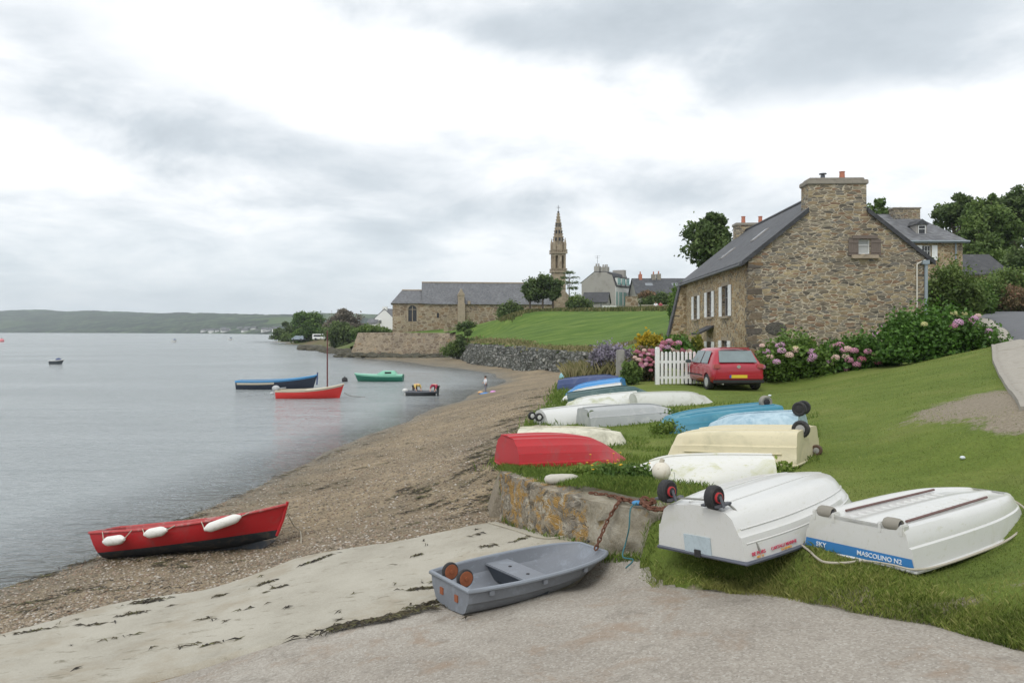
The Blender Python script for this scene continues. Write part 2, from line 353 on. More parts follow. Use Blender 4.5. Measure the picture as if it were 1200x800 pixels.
# ---------------------------------------------------------------- ground materials
def m_shingle():
    m, nt, b, N, Lk = node_mat('shingle')
    v = coords(nt)
    vo = voro(nt, v, 26); big = noise(nt, v, .35, 5, .6); mid = noise(nt, v, 3, 6, .7); vo2 = voro(nt, v, 9)
    c = ramp(nt, vo.outputs['Color'], [(0, (.09, .075, .055)), (.3, (.20, .16, .11)), (.55, (.31, .255, .18)), (.8, (.24, .17, .10)), (.95, (.50, .46, .38))])
    c = mixc(nt, .6, c, ramp(nt, mid, [(.32, (.115, .088, .048)), (.5, (.25, .195, .115)), (.68, (.37, .30, .19))]))
    c2 = ramp(nt, big, [(.35, (.7, .7, .7)), (.65, (1.1, 1.08, 1.05))]); c = mixc(nt, 1, c, c2, 'MULTIPLY')
    # wet band and weedy green tint near the water, from the height of the beach
    g = N('ShaderNodeNewGeometry'); s = N('ShaderNodeSeparateXYZ'); Lk(g.outputs['Position'], s.inputs[0])
    hz = mth(nt, 'ADD', s.outputs[2], mth(nt, 'MULTIPLY', mth(nt, 'SUBTRACT', noise(nt, v, .9, 5), .5), .35))
    wet = ramp(nt, mth(nt, 'MULTIPLY', hz, 2.2), [(.0, (1, 1, 1)), (.35, (.6, .6, .6)), (.8, (0, 0, 0))])
    c = mixc(nt, wet, c, mixc(nt, 1, c, (.52, .52, .42), 'MULTIPLY'))
    wd = mth(nt, 'MULTIPLY', ramp(nt, noise(nt, v, 1.3, 8, .72, .5), [(.56, (0, 0, 0)), (.66, (1, 1, 1))]), ramp(nt, hz, [(.7, (.25, .25, .25)), (1.3, (.75, .75, .75))]))
    c = mixc(nt, wd, c, ramp(nt, noise(nt, v, 14, 4), [(.35, (.05, .045, .03)), (.7, (.14, .13, .06))]))
    Lk(c, b.inputs['Base Color']); rr = mixc(nt, wet, (.9, .9, .9), (.45, .45, .45)); Lk(rr, b.inputs['Roughness'])
    n1 = bump(nt, vo.outputs['Distance'], None, .6, .03); bump(nt, noise(nt, v, 5, 7, .7), b, .6, .06, n1)
    return m
def m_concrete():
    m, nt, b, N, Lk = node_mat('slipway_concrete')
    v = coords(nt)
    n = noise(nt, v, 1.1, 9, .65); f = noise(nt, v, 60, 4, .7); vo = voro(nt, v, 45)
    c = ramp(nt, n, [(.25, (.24, .215, .165)), (.5, (.375, .35, .285)), (.75, (.45, .425, .355))])
    c = mixc(nt, .35, c, ramp(nt, f, [(.3, (.24, .225, .18)), (.7, (.50, .48, .42))]))
    c = mixc(nt, ramp(nt, noise(nt, v, .5, 6, .7), [(.5, (0, 0, 0)), (.64, (.7, .7, .7))]), c, (.27, .225, .155))
    c = mixc(nt, ramp(nt, noise(nt, coords(nt, (1, 2.3, 1), loc=(4, 2, 0)), 2.6, 8, .75, .4), [(.57, (0, 0, 0)), (.66, (.8, .8, .8))]), c, (.15, .135, .09))
    c = mixc(nt, ramp(nt, vo.outputs['Distance'], [(.0, (.35, .35, .35)), (.2, (0, 0, 0))]), c, (.55, .52, .46))
    Lk(c, b.inputs['Base Color']); b.inputs['Roughness'].default_value = .92
    n1 = bump(nt, f, None, .3, .008); bump(nt, noise(nt, v, 6, 6, .7), b, .3, .02, n1)
    return m
def m_gravel():
    m, nt, b, N, Lk = node_mat('road_gravel')
    v = coords(nt)
    vo = voro(nt, v, 55); f = noise(nt, v, 90, 3, .7); big = noise(nt, v, .8, 7, .65)
    c = ramp(nt, vo.outputs['Color'], [(0, (.16, .14, .12)), (.35, (.28, .25, .215)), (.7, (.37, .34, .295)), (.93, (.50, .48, .44))])
    c = mixc(nt, .5, c, ramp(nt, big, [(.3, (.22, .195, .16)), (.5, (.315, .285, .24)), (.7, (.41, .385, .335))]))
    rust = ramp(nt, noise(nt, coords(nt, (1, 1, 1), loc=(9, 3, 0)), 1.4, 8, .7, .5), [(.54, (0, 0, 0)), (.66, (.6, .6, .6))])
    c = mixc(nt, rust, c, (.25, .175, .115))
    c = mixc(nt, ramp(nt, noise(nt, coords(nt, loc=(2, 8, 0)), 2.7, 9, .75, .4), [(.56, (0, 0, 0)), (.66, (.55, .55, .55))]), c, (.155, .135, .11))
    # pale worn wheel tracks towards the right foreground
    g = N('ShaderNodeNewGeometry'); s = N('ShaderNodeSeparateXYZ'); Lk(g.outputs['Position'], s.inputs[0])
    tr = mth(nt, 'ADD', s.outputs[1], mth(nt, 'MULTIPLY', noise(nt, v, 1.1, 6), 1.6))
    c = mixc(nt, ramp(nt, mth(nt, 'MULTIPLY', tr, .1), [(.50, (.5, .5, .5)), (.62, (0, 0, 0))]), c, (.47, .455, .42))
    Lk(c, b.inputs['Base Color']); b.inputs['Roughness'].default_value = .95
    n1 = bump(nt, vo.outputs['Distance'], None, .5, .012); bump(nt, noise(nt, v, 7, 7, .7), b, .35, .02, n1)
    return m
def m_grass():
    m, nt, b, N, Lk = node_mat('grass_turf')
    v = coords(nt)
    g = N('ShaderNodeNewGeometry'); s = N('ShaderNodeSeparateXYZ'); Lk(g.outputs['Position'], s.inputs[0])
    big = noise(nt, v, .35, 7, .62); mid = noise(nt, coords(nt, (.6, 1.4, 1)), 1.8, 8, .72); f = noise(nt, v, 30, 4, .7)
    c = ramp(nt, mid, [(.28, (.075, .11, .017)), (.5, (.155, .21, .036)), (.72, (.26, .30, .07))])
    c = mixc(nt, .5, c, ramp(nt, big, [(.3, (.085, .135, .022)), (.5, (.16, .21, .04)), (.66, (.30, .29, .10))]))
    c = mixc(nt, .4, c, ramp(nt, f, [(.3, (.030, .055, .010)), (.7, (.17, .24, .05))]))
    # hillside meadow: purer green, mown swathes
    mv = coords(nt, (.25, .9, 1)); mm = noise(nt, mv, .8, 8, .72)
    mc = ramp(nt, mm, [(.32, (.050, .10, .016)), (.5, (.090, .155, .026)), (.68, (.155, .215, .045))])
    pen = ramp(nt, mth(nt, 'MULTIPLY', s.outputs[1], .001), [(.160, (0, 0, 0)), (.185, (1, 1, 1))]); mc = mixc(nt, pen, mc, ramp(nt, noise(nt, coords(nt, (1, .3, 1)), .12, 6, .7), [(.4, (.16, .13, .08)), (.6, (.10, .12, .04))]))
    far = ramp(nt, mth(nt, 'MULTIPLY', s.outputs[1], .01), [(.42, (0, 0, 0)), (.6, (1, 1, 1))]); c = mixc(nt, far, c, mc)
    # bare trodden earth, and sand near the beach edge
    at = N('ShaderNodeAttribute'); at.attribute_name = 'bare'
    bn = mth(nt, 'ADD', at.outputs['Fac'], mth(nt, 'MULTIPLY', mth(nt, 'SUBTRACT', noise(nt, v, 2.4, 9, .75), .5), 1.5))
    earth = ramp(nt, noise(nt, v, 25, 6, .7), [(.3, (.19, .155, .11)), (.6, (.32, .28, .215)), (.8, (.44, .41, .35))])
    c = mixc(nt, ramp(nt, bn, [(.45, (0, 0, 0)), (.62, (1, 1, 1))]), c, earth)
    Lk(c, b.inputs['Base Color']); b.inputs['Roughness'].default_value = .95; b.inputs['Specular IOR Level'].default_value = .2
    n1 = bump(nt, f, None, .8, .03); bump(nt, mid, b, .7, .12, n1)
    return m
def m_water():
    m, nt, b, N, Lk = node_mat('sea_water')
    v = coords(nt, (1, 1.7, 1))
    n1 = noise(nt, v, 2.6, 3, .55, .3); n2 = noise(nt, coords(nt, (.8, 1.5, 1), loc=(5, 1, 0)), .8, 3, .5, .4); n3 = noise(nt, coords(nt, (.3, 1, 1)), .07, 3, .5)
    n4 = noise(nt, coords(nt, (.6, 1.6, 1), loc=(2, 9, 0)), .21, 3, .55, .5)
    h = mth(nt, 'ADD', mth(nt, 'ADD', mth(nt, 'MULTIPLY', n1, .85), mth(nt, 'MULTIPLY', n2, 1.0)), mth(nt, 'MULTIPLY', n4, 3.2))
    amp = ramp(nt, n3, [(.35, (.45, .45, .45)), (.65, (1, 1, 1))]); h = mth(nt, 'MULTIPLY', h, amp)
    bp = N('ShaderNodeBump'); bp.inputs['Strength'].default_value = 1; bp.inputs['Distance'].default_value = .25; Lk(h, bp.inputs['Height'])
    nt.nodes.remove(b)
    fr = N('ShaderNodeFresnel'); fr.inputs[0].default_value = 1.36; Lk(bp.outputs[0], fr.inputs['Normal'])
    gl = N('ShaderNodeBsdfGlossy'); gl.inputs['Roughness'].default_value = .12; gl.inputs['Color'].default_value = (.96, .97, .97, 1); Lk(bp.outputs[0], gl.inputs['Normal'])
    df = N('ShaderNodeBsdfDiffuse'); df.inputs['Color'].default_value = (.26, .285, .29, 1)
    tr = N('ShaderNodeBsdfTransparent'); tr.inputs['Color'].default_value = (.74, .78, .74, 1)
    at = N('ShaderNodeAttribute'); at.attribute_name = 'depth'
    mr = N('ShaderNodeMapRange'); mr.inputs[1].default_value = 0; mr.inputs[2].default_value = .55; mr.inputs[3].default_value = .12; mr.inputs[4].default_value = 1; Lk(at.outputs['Fac'], mr.inputs[0])
    mb = N('ShaderNodeMixShader'); Lk(mr.outputs[0], mb.inputs[0]); Lk(tr.outputs[0], mb.inputs[1]); Lk(df.outputs[0], mb.inputs[2])
    ms = N('ShaderNodeMixShader'); Lk(fr.outputs[0], ms.inputs[0]); Lk(mb.outputs[0], ms.inputs[1]); Lk(gl.outputs[0], ms.inputs[2])
    Lk(ms.outputs[0], nt.nodes['Material Output'].inputs[0])
    return m
# ---------------------------------------------------------------- ground sheets
X, Y, Fq = polar(3, 4200, 520, -78, 80, 380)
hl = h_low(X, Y)
sg = tag(npmesh('beach', np.stack([X, Y, hl], 1), Fq, m_shingle(), smooth=True), kind='structure')
sd_land = sdf(land_poly, X, Y)
hh = h_high(X, Y); hh = np.where((Y < 12.2) & (Y > 8.7) & (X < 2.0), np.minimum(hh, 2.25+.15*np.maximum(sd_land-.3, 0)), hh); slope = np.where(Y > 60, .9, np.where((Y < 12.3) & (X < 1.6), 25, np.where((Y < 16) & (X < 1), 3, 1.3)))
zl = np.where(sd_land > 0, hh, hh+slope*sd_land)
Yf = Y[Fq].mean(1); Fl = Fq[np.where(Yf > 62, (sd_land[Fq] > .1).all(1), (sd_land[Fq] > -.9).any(1))]
gV, gF, gu = keep(X, Y, zl, Fl, np.ones(len(X), bool))
bare = np.zeros(len(X))
def spot(px, py, z, rx, ry, a):
    c = P(px, py, z); return a*np.exp(-((X-c[0])/rx)**2-((Y-c[1])/ry)**2)
bare = spot(1190, 476, 3.05, 1.25, 1.7, 1.2)+spot(1185, 500, 2.9, .5, .5, .5)+spot(1160, 455, 3.2, .8, 1.2, .35)+spot(930, 662, 2.0, .5, .18, .55)+spot(1000, 705, 2.0, .8, .2, .5)+spot(1130, 725, 2.0, .9, .18, .55)+spot(720, 448, 2.3, 1.6, 1.0, .5)+spot(820, 610, 2.2, .5, .4, .4)+spot(640, 566, 2.2, .25, .25, .4)
bare += np.where((Y < 60) & (Y > 13.2) & (X < 6) & (sd_land < .35), .5-sd_land*1.4, 0)+np.where((Y < 13.2) & (sd_land < .12), .42-sd_land*3, 0)+.25*np.exp(-((X-6)/5)**2-((Y-14)/1.5)**2)
bare += np.where((Y > 60) & (sd_land < 1.0), .3, 0)
rg = npmesh('grass_ground', gV, gF, m_grass(), smooth=True, attrs={'bare': bare[gu]}); tag(rg, kind='structure')
# water
sea_m = m_water()
wk = hl < .12
wV, wF, wu = keep(X, Y, np.zeros(len(X)), Fq, wk)
tag(npmesh('sea_water', wV, wF, sea_m, smooth=True, attrs={'depth': np.maximum(-hl[wu], 0)}), kind='structure')
# slipway and gravel track, finer local grids
def sheet(name, poly, x0, x1, y0, y1, st, off, mat, edge=.05, wob=0):
    xs = np.arange(x0, x1, st); ys = np.arange(y0, y1, st); XX, YY = np.meshgrid(xs, ys, indexing='ij'); nx, ny = XX.shape
    x, y = XX.ravel(), YY.ravel(); s = sdf(poly, x, y)
    if wob: s = s+wob*(np.sin(x*2.3+np.sin(y*1.9)*1.3)+np.sin(y*3.1+x*1.7))*.5
    i = np.arange(nx*ny).reshape(nx, ny); Fx = np.stack([i[:-1, :-1], i[1:, :-1], i[1:, 1:], i[:-1, 1:]], -1).reshape(-1, 4)
    z = h_low(x, y)+np.clip(s*off/edge, -off*1.6, off)
    V, Fn, u = keep(x, y, z, Fx, s > -edge*1.5); o = npmesh(name, V, Fn, mat, smooth=True); return tag(o, kind='structure')
sheet('slipway', slip_poly, -11, 1.6, 3, 12.5, .06, .05, m_concrete(), .04, .02)
sheet('gravel_track', grav_poly, -5, 9, 1, 10.5, .07, .025, m_gravel(), .12, .06)
# asphalt road and concrete footway with a kerb, upper right
def hsheet(name, poly, st, off, mat, x0, x1, y0, y1, edge=.04):
    xs = np.arange(x0, x1, st); ys = np.arange(y0, y1, st); XX, YY = np.meshgrid(xs, ys, indexing='ij'); nx, ny = XX.shape
    x, y = XX.ravel(), YY.ravel(); s = sdf(poly, x, y)
    i = np.arange(nx*ny).reshape(nx, ny); Fx = np.stack([i[:-1, :-1], i[1:, :-1], i[1:, 1:], i[:-1, 1:]], -1).reshape(-1, 4)
    z = h_high(x, y)+np.clip(s*off/edge, -off*2, off)
    V, Fn, u = keep(x, y, z, Fx, s > -edge*3); return tag(npmesh(name, V, Fn, mat, smooth=True), kind='structure')
pv = [P(1200, 480, 3.1), P(1183, 450, 3.28), P(1166, 425, 3.5), P(1163, 405, 3.8), AT(1148, 39, 377), (27, 52, 0), (28.6, 51, 0), AT(1164, 38, 379.5), AT(1180, 31, 387), P(1200, 400, 4.0), (14.5, 18, 0), (11.5, 12, 0), (9.0, 8.5, 0), (7.0, 9.5, 0)]
rd = [(28.6, 51, 0), AT(1164, 38, 379.5), AT(1180, 31, 387), P(1200, 400, 4.0), (14.5, 18, 0), (11.5, 12, 0), (9.0, 8.5, 0), (14, 2, 0), (26, 18, 0), (32, 30, 0), (40, 45, 0), (60, 55, 0), (60, 60, 0), (26, 58, 0), (27, 52, 0)]
pv = [(p[0], p[1]) for p in pv]; rd = [(p[0], p[1]) for p in rd]
hsheet('footway', pv, .12, .06, MAT('footway_concrete', (.34, .315, .27), .9, var=.2, vs=3, bs=.3, bscale=60, dirt=(.2, .18, .14), world=True), 6, 30, 7, 53)
hsheet('road', rd, .2, .03, MAT('asphalt', (.125, .13, .14), .9, var=.2, vs=2, bs=.4, bscale=80, world=True), 8, 60, 1, 61)
mbk = MB()
for a, b in zip(pv[:5], pv[1:6]):
    n = max(2, int(math.dist(a, b)/.5))
    pts = [(a[0]+(b[0]-a[0])*k/n, a[1]+(b[1]-a[1])*k/n) for k in range(n+1)]
    mbk.tube([(x, y, H(x, y)+.01) for x, y in pts], .075, 4)
tag(mbk.build('kerb', MAT('kerb_stone', (.30, .28, .24), .9, var=.2, vs=5, world=True)), kind='structure')
# ---------------------------------------------------------------- masonry, slate, paint
def RUBBLE(name, tones, mortar, sc=(1, 1, 2.6), size=3.2, mw=.06, bs=.7, dist=.03, lichen=None, warpn=.12, wt=.5):
    if name in _mc: return _mc[name]
    m, nt, b, N, Lk = node_mat(name)
    v0 = coords(nt, sc)
    nz = N('ShaderNodeTexNoise'); nz.inputs['Scale'].default_value = 3; Lk(v0, nz.inputs['Vector'])
    va = N('ShaderNodeVectorMath'); va.operation = 'SCALE'; va.inputs['Scale'].default_value = warpn*2; Lk(nz.outputs['Color'], va.inputs[0])
    vb = N('ShaderNodeVectorMath'); vb.operation = 'ADD'; Lk(v0, vb.inputs[0]); Lk(va.outputs[0], vb.inputs[1]); v = vb.outputs[0]
    vo = voro(nt, v, size, rnd=.9); ve = voro(nt, v, size, 'DISTANCE_TO_EDGE', rnd=.9)
    sep = N('ShaderNodeSeparateColor'); Lk(vo.outputs['Color'], sep.inputs[0])
    n = len(tones); c = ramp(nt, sep.outputs[0], [(k/n, t) for k, t in enumerate(tones)], 'CONSTANT')
    c = mixc(nt, mth(nt, 'MULTIPLY', sep.outputs[1], .45), c, mixc(nt, 1, c, (.45, .45, .48), 'MULTIPLY'))
    c = mixc(nt, .55, c, ramp(nt, noise(nt, coords(nt), 9, 7, .7), [(.3, (.35, .33, .3)), (.5, (.9, .88, .85)), (.7, (1.35, 1.3, 1.2))]), 'MULTIPLY')
    if lichen and not name.startswith('quay'): c = mixc(nt, ramp(nt, noise(nt, coords(nt, loc=(3, 1, 2)), lichen[1], 8, .7, .4), [(lichen[2], (0, 0, 0)), (lichen[2]+.1, (.85, .85, .85))]), c, lichen[0])
    e = mth(nt, 'ADD', ve.outputs['Distance'], mth(nt, 'MULTIPLY', mth(nt, 'SUBTRACT', noise(nt, coords(nt), 22, 4), .5), mw*.9))
    ef = ramp(nt, e, [(mw*.6, (1, 1, 1)), (mw*1.5, (0, 0, 0))])
    if name.startswith('quay'): ef = mth(nt, 'MULTIPLY', ef, .45)
    c = mixc(nt, ef, c, mixc(nt, noise(nt, coords(nt), 4, 5), tuple(q*.75 for q in mortar), tuple(q*1.2 for q in mortar)))
    if name.startswith('quay'):
        c = mixc(nt, .5, c, ramp(nt, noise(nt, coords(nt), 7, 9, .75), [(.35, (.10, .09, .075)), (.5, (.25, .22, .17)), (.65, (.42, .38, .31))]))
        for cc, ss, th, lo in (((.38, .23, .065), 4.5, .50, (3, 1, 2)), ((.45, .42, .35), 6, .55, (7, 2, 1)), ((.06, .058, .048), 3.5, .56, (1, 8, 4)), ((.30, .14, .05), 8, .62, (0, 5, 9))):
            c = mixc(nt, ramp(nt, noise(nt, coords(nt, loc=lo), ss, 9, .72, .5), [(th, (0, 0, 0)), (th+.06, (.85, .85, .85))]), c, cc)
    if name.startswith('quay'):   # the end by the chains is a cast concrete block
        g_ = N('ShaderNodeNewGeometry'); s_ = N('ShaderNodeSeparateXYZ'); Lk(g_.outputs['Position'], s_.inputs[0])
        cm = ramp(nt, mth(nt, 'ADD', s_.outputs[0], mth(nt, 'MULTIPLY', mth(nt, 'SUBTRACT', noise(nt, coords(nt), 5, 7, .7), .5), .5)), [(.86, (0, 0, 0)), (.93, (1, 1, 1))])
        cc_ = ramp(nt, noise(nt, coords(nt), 4, 9, .72), [(.3, (.17, .15, .11)), (.45, (.31, .28, .215)), (.65, (.44, .41, .34))]); cc_ = mixc(nt, ramp(nt, noise(nt, coords(nt, loc=(4, 4, 4)), 3, 8, .7), [(.56, (0, 0, 0)), (.64, (.8, .8, .8))]), cc_, (.30, .20, .07))
        c = mixc(nt, cm, c, cc_)
    big = noise(nt, coords(nt), .45, 5, .6); c = mixc(nt, wt, c, ramp(nt, big, [(.3, (.72, .72, .74)), (.7, (1.2, 1.16, 1.08))]), 'MULTIPLY')
    Lk(c, b.inputs['Base Color']); b.inputs['Roughness'].default_value = .92; b.inputs['Specular IOR Level'].default_value = .25
    hh = ramp(nt, ve.outputs['Distance'], [(mw*.5, (0, 0, 0)), (mw*2.4, (1, 1, 1))])
    if name.startswith('quay'): hh = mth(nt, 'MULTIPLY', hh, mth(nt, 'SUBTRACT', 1.0, cm)); hh = mth(nt, 'ADD', hh, mth(nt, 'MULTIPLY', noise(nt, coords(nt), 11, 8, .75), 2.5))
    n1 = bump(nt, hh, None, bs, dist); bump(nt, noise(nt, coords(nt), 18, 6, .7), b, .4, dist*.6, n1)
    _mc[name] = m; return m
MAT('stone_plain', (.27, .245, .205), .9, var=.25, vs=5, bs=.4, bscale=12, dirt=(.14, .125, .10), world=True)
SP = _mc['stone_plain']
gable_m = RUBBLE('gable_rubble', [(.21, .185, .145), (.32, .265, .175), (.22, .21, .185), (.42, .35, .225), (.27, .185, .125), (.29, .265, .205), (.33, .26, .17), (.14, .13, .11), (.26, .23, .185)], (.47, .42, .33), size=3.3, sc=(1, 1, 3.1), mw=.05, warpn=.1, wt=.7)
facade_m = RUBBLE('facade_rubble', [(.36, .275, .16), (.44, .35, .215), (.31, .225, .125), (.50, .41, .27), (.28, .24, .18), (.40, .275, .15)], (.52, .44, .32), size=3.4, sc=(1, 1, 2.0), mw=.05)
church_m = RUBBLE('church_rubble', [(.27, .205, .14), (.33, .265, .185), (.24, .19, .14), (.37, .31, .225), (.29, .21, .135)], (.40, .345, .27), size=1.3, sc=(1, 1, 1.6), mw=.05, bs=.4)
terr_m = RUBBLE('terrace_rubble', [(.23, .185, .13), (.28, .235, .17), (.20, .16, .12), (.32, .27, .20)], (.31, .265, .2), size=1.3, sc=(1, 1, 1.9), mw=.05, lichen=((.33, .21, .09), .5, .58), bs=.4)
riprap_m = RUBBLE('riprap_stone', [(.22, .23, .22), (.17, .18, .17), (.28, .29, .275), (.19, .195, .18), (.33, .33, .31)], (.075, .08, .065), size=1.9, sc=(1, 1, 1.3), mw=.09, bs=1, dist=.15)
quay_m = RUBBLE('quay_rubble', [(.24, .21, .16), (.34, .30, .23), (.13, .125, .115), (.40, .36, .29), (.20, .16, .11), (.29, .27, .24)], (.25, .22, .17), size=6.5, sc=(1, 1, 1.5), mw=.035, lichen=((.38, .215, .055), 4.2, .55), bs=.6, dist=.03, warpn=.2)
ashlar = MAT('granite_trim', (.34, .28, .205), .9, var=.2, vs=4, bs=.3, world=True, dirt=(.17, .15, .12))
tower_m = RUBBLE('tower_granite', [(.38, .315, .23), (.43, .365, .28), (.34, .275, .20)], (.34, .29, .22), size=1.6, sc=(1, 1, 1.7), mw=.03, bs=.3, lichen=((.17, .155, .13), .6, .6))
def SLATE(name, col, var=.3, sc=3.2):
    if name in _mc: return _mc[name]
    m, nt, b, N, Lk = node_mat(name)
    br = N('ShaderNodeTexBrick'); br.inputs['Scale'].default_value = sc; br.offset = .5
    br.inputs['Color1'].default_value = (*[q*(1-var) for q in col], 1); br.inputs['Color2'].default_value = (*[q*(1+var) for q in col], 1); br.inputs['Mortar'].default_value = (*[q*.45 for q in col], 1)
    br.inputs['Mortar Size'].default_value = .012; br.inputs['Brick Width'].default_value = .7; br.inputs['Row Height'].default_value = .42
    # project along the roof: use x+y along and z down
    g = N('ShaderNodeNewGeometry'); s = N('ShaderNodeSeparateXYZ'); Lk(g.outputs['Position'], s.inputs[0]); cb = N('ShaderNodeCombineXYZ')
    Lk(mth(nt, 'ADD', s.outputs[0], s.outputs[1]), cb.inputs[0]); Lk(mth(nt, 'MULTIPLY', s.outputs[2], 1.35), cb.inputs[1]); Lk(cb.outputs[0], br.inputs['Vector'])
    c = mixc(nt, .6, br.outputs['Color'], ramp(nt, noise(nt, coords(nt, (1, 1, .5)), .8, 7, .65), [(.3, (.7, .7, .72)), (.7, (1.35, 1.33, 1.28))]), 'MULTIPLY')
    c = mixc(nt, ramp(nt, noise(nt, coords(nt), 2.5, 7, .7), [(.58, (0, 0, 0)), (.7, (.5, .5, .5))]), c, (.20, .195, .15))
    Lk(c, b.inputs['Base Color']); b.inputs['Roughness'].default_value = .62
    bump(nt, br.outputs['Fac'], b, .4, .01); b.inputs['Specular IOR Level'].default_value = .4
    _mc[name] = m; return m
slate = SLATE('slate', (.062, .066, .074)); slate_l = SLATE('slate_pale', (.13, .135, .145)); slate_d = SLATE('slate_dark', (.045, .047, .052))
white = MAT('white_paint', (.78, .79, .78), .5, var=.06, vs=3, dirt=(.55, .55, .5), dirts=2)
dkw = MAT('dark_window', (.018, .02, .024), .12, var=.1); frame_m = MAT('window_frame', (.30, .28, .26), .5)
zinc = MAT('zinc', (.28, .33, .36), .45, .3, var=.15); terracotta = MAT('terracotta', (.42, .16, .10), .8, var=.2)
render_g = MAT('grey_render', (.34, .325, .30), .9, var=.15, vs=.6, dirt=(.24, .225, .20), dirts=.5, world=True); render_w = MAT('white_render', (.72, .72, .70), .85, var=.08, vs=1, world=True)
teal_p = MAT('teal_paint', (.20, .42, .40), .5, var=.1); oakw = MAT('weathered_wood', (.155, .125, .105), .85, var=.3, vs=14); iron_m = MAT('black_iron', (.02, .02, .022), .6)

def wallquad(mb, p, u, n, w, h, t):
    """panel centred at p (Vector) width w along u, height h, thickness t along n"""
    u = Vector(u).normalized(); n = Vector(n).normalized(); z = Vector((0, 0, 1))
    M = Matrix((( u.x, n.x, z.x, p[0]), (u.y, n.y, z.y, p[1]), (u.z, n.z, z.z, p[2]), (0, 0, 0, 1)))
    mb.box((0, 0, 0), (w, t, h), M)
def window(parent, p, u, n, w, h, shutters=None, fm=None, rec=.14, sill=True, bars=1, sh_m=None, name='window', lintel=None, gm=None):
    """recessed sash: frame + pane + optional shutters folded on the wall, in parent coords; n points outwards"""
    p = Vector(p); u = Vector(u).normalized(); n = Vector(n).normalized(); z = Vector((0, 0, 1)); fm = fm or frame_m
    f = MB(); q = p-n*rec; s = .05 if w > .5 else .03
    for (c, ww, hh) in [(q+u*(w/2-s/2), s, h), (q-u*(w/2-s/2), s, h), (q+z*(h/2-s/2), w-2*s, s), (q-z*(h/2-s/2), w-2*s, s)]: wallquad(f, c, u, n, ww, hh, .05)
    for k in range(bars): wallquad(f, q+u*(w*((k+1)/(bars+1)-.5)), u, n, .035, h-2*s, .04)
    wallquad(f, q+z*h*.12, u, n, w-2*s, .03, .036)
    o = f.build(name, fm, parent, angle=0)
    g = MB(); wallquad(g, q-n*.03, u, n, w, h, .01); g.build('pane', gm or dkw, o, angle=0)
    if sill: g = MB(); wallquad(g, p-z*(h/2+.05)-n*.02, u, n, w+.2, .1, .26); g.build('sill', ashlar, parent, angle=0, bevel=.01)
    if lintel: g = MB(); wallquad(g, p+z*(h/2+lintel/2)-n*.05, u, n, w+.36, lintel, .13); g.build('lintel', ashlar, parent, angle=0, bevel=.012)
    if shutters:
        for sgn in (-1, 1):
            g = MB(); c = p+u*sgn*(w/2+shutters/2+.015)+n*.035
            wallquad(g, c, u, n, shutters, h, .035)
            for dz in (-.3, .3): wallquad(g, c+z*h*dz+n*.024, u, n, shutters*.96, .07, .013)
            for k in range(1, 4): wallquad(g, c+u*shutters*(k/4-.5)+n*.0195, u, n, .008, h*.98, .004)
            g.build('shutter', sh_m or white, parent, angle=0)
    return o
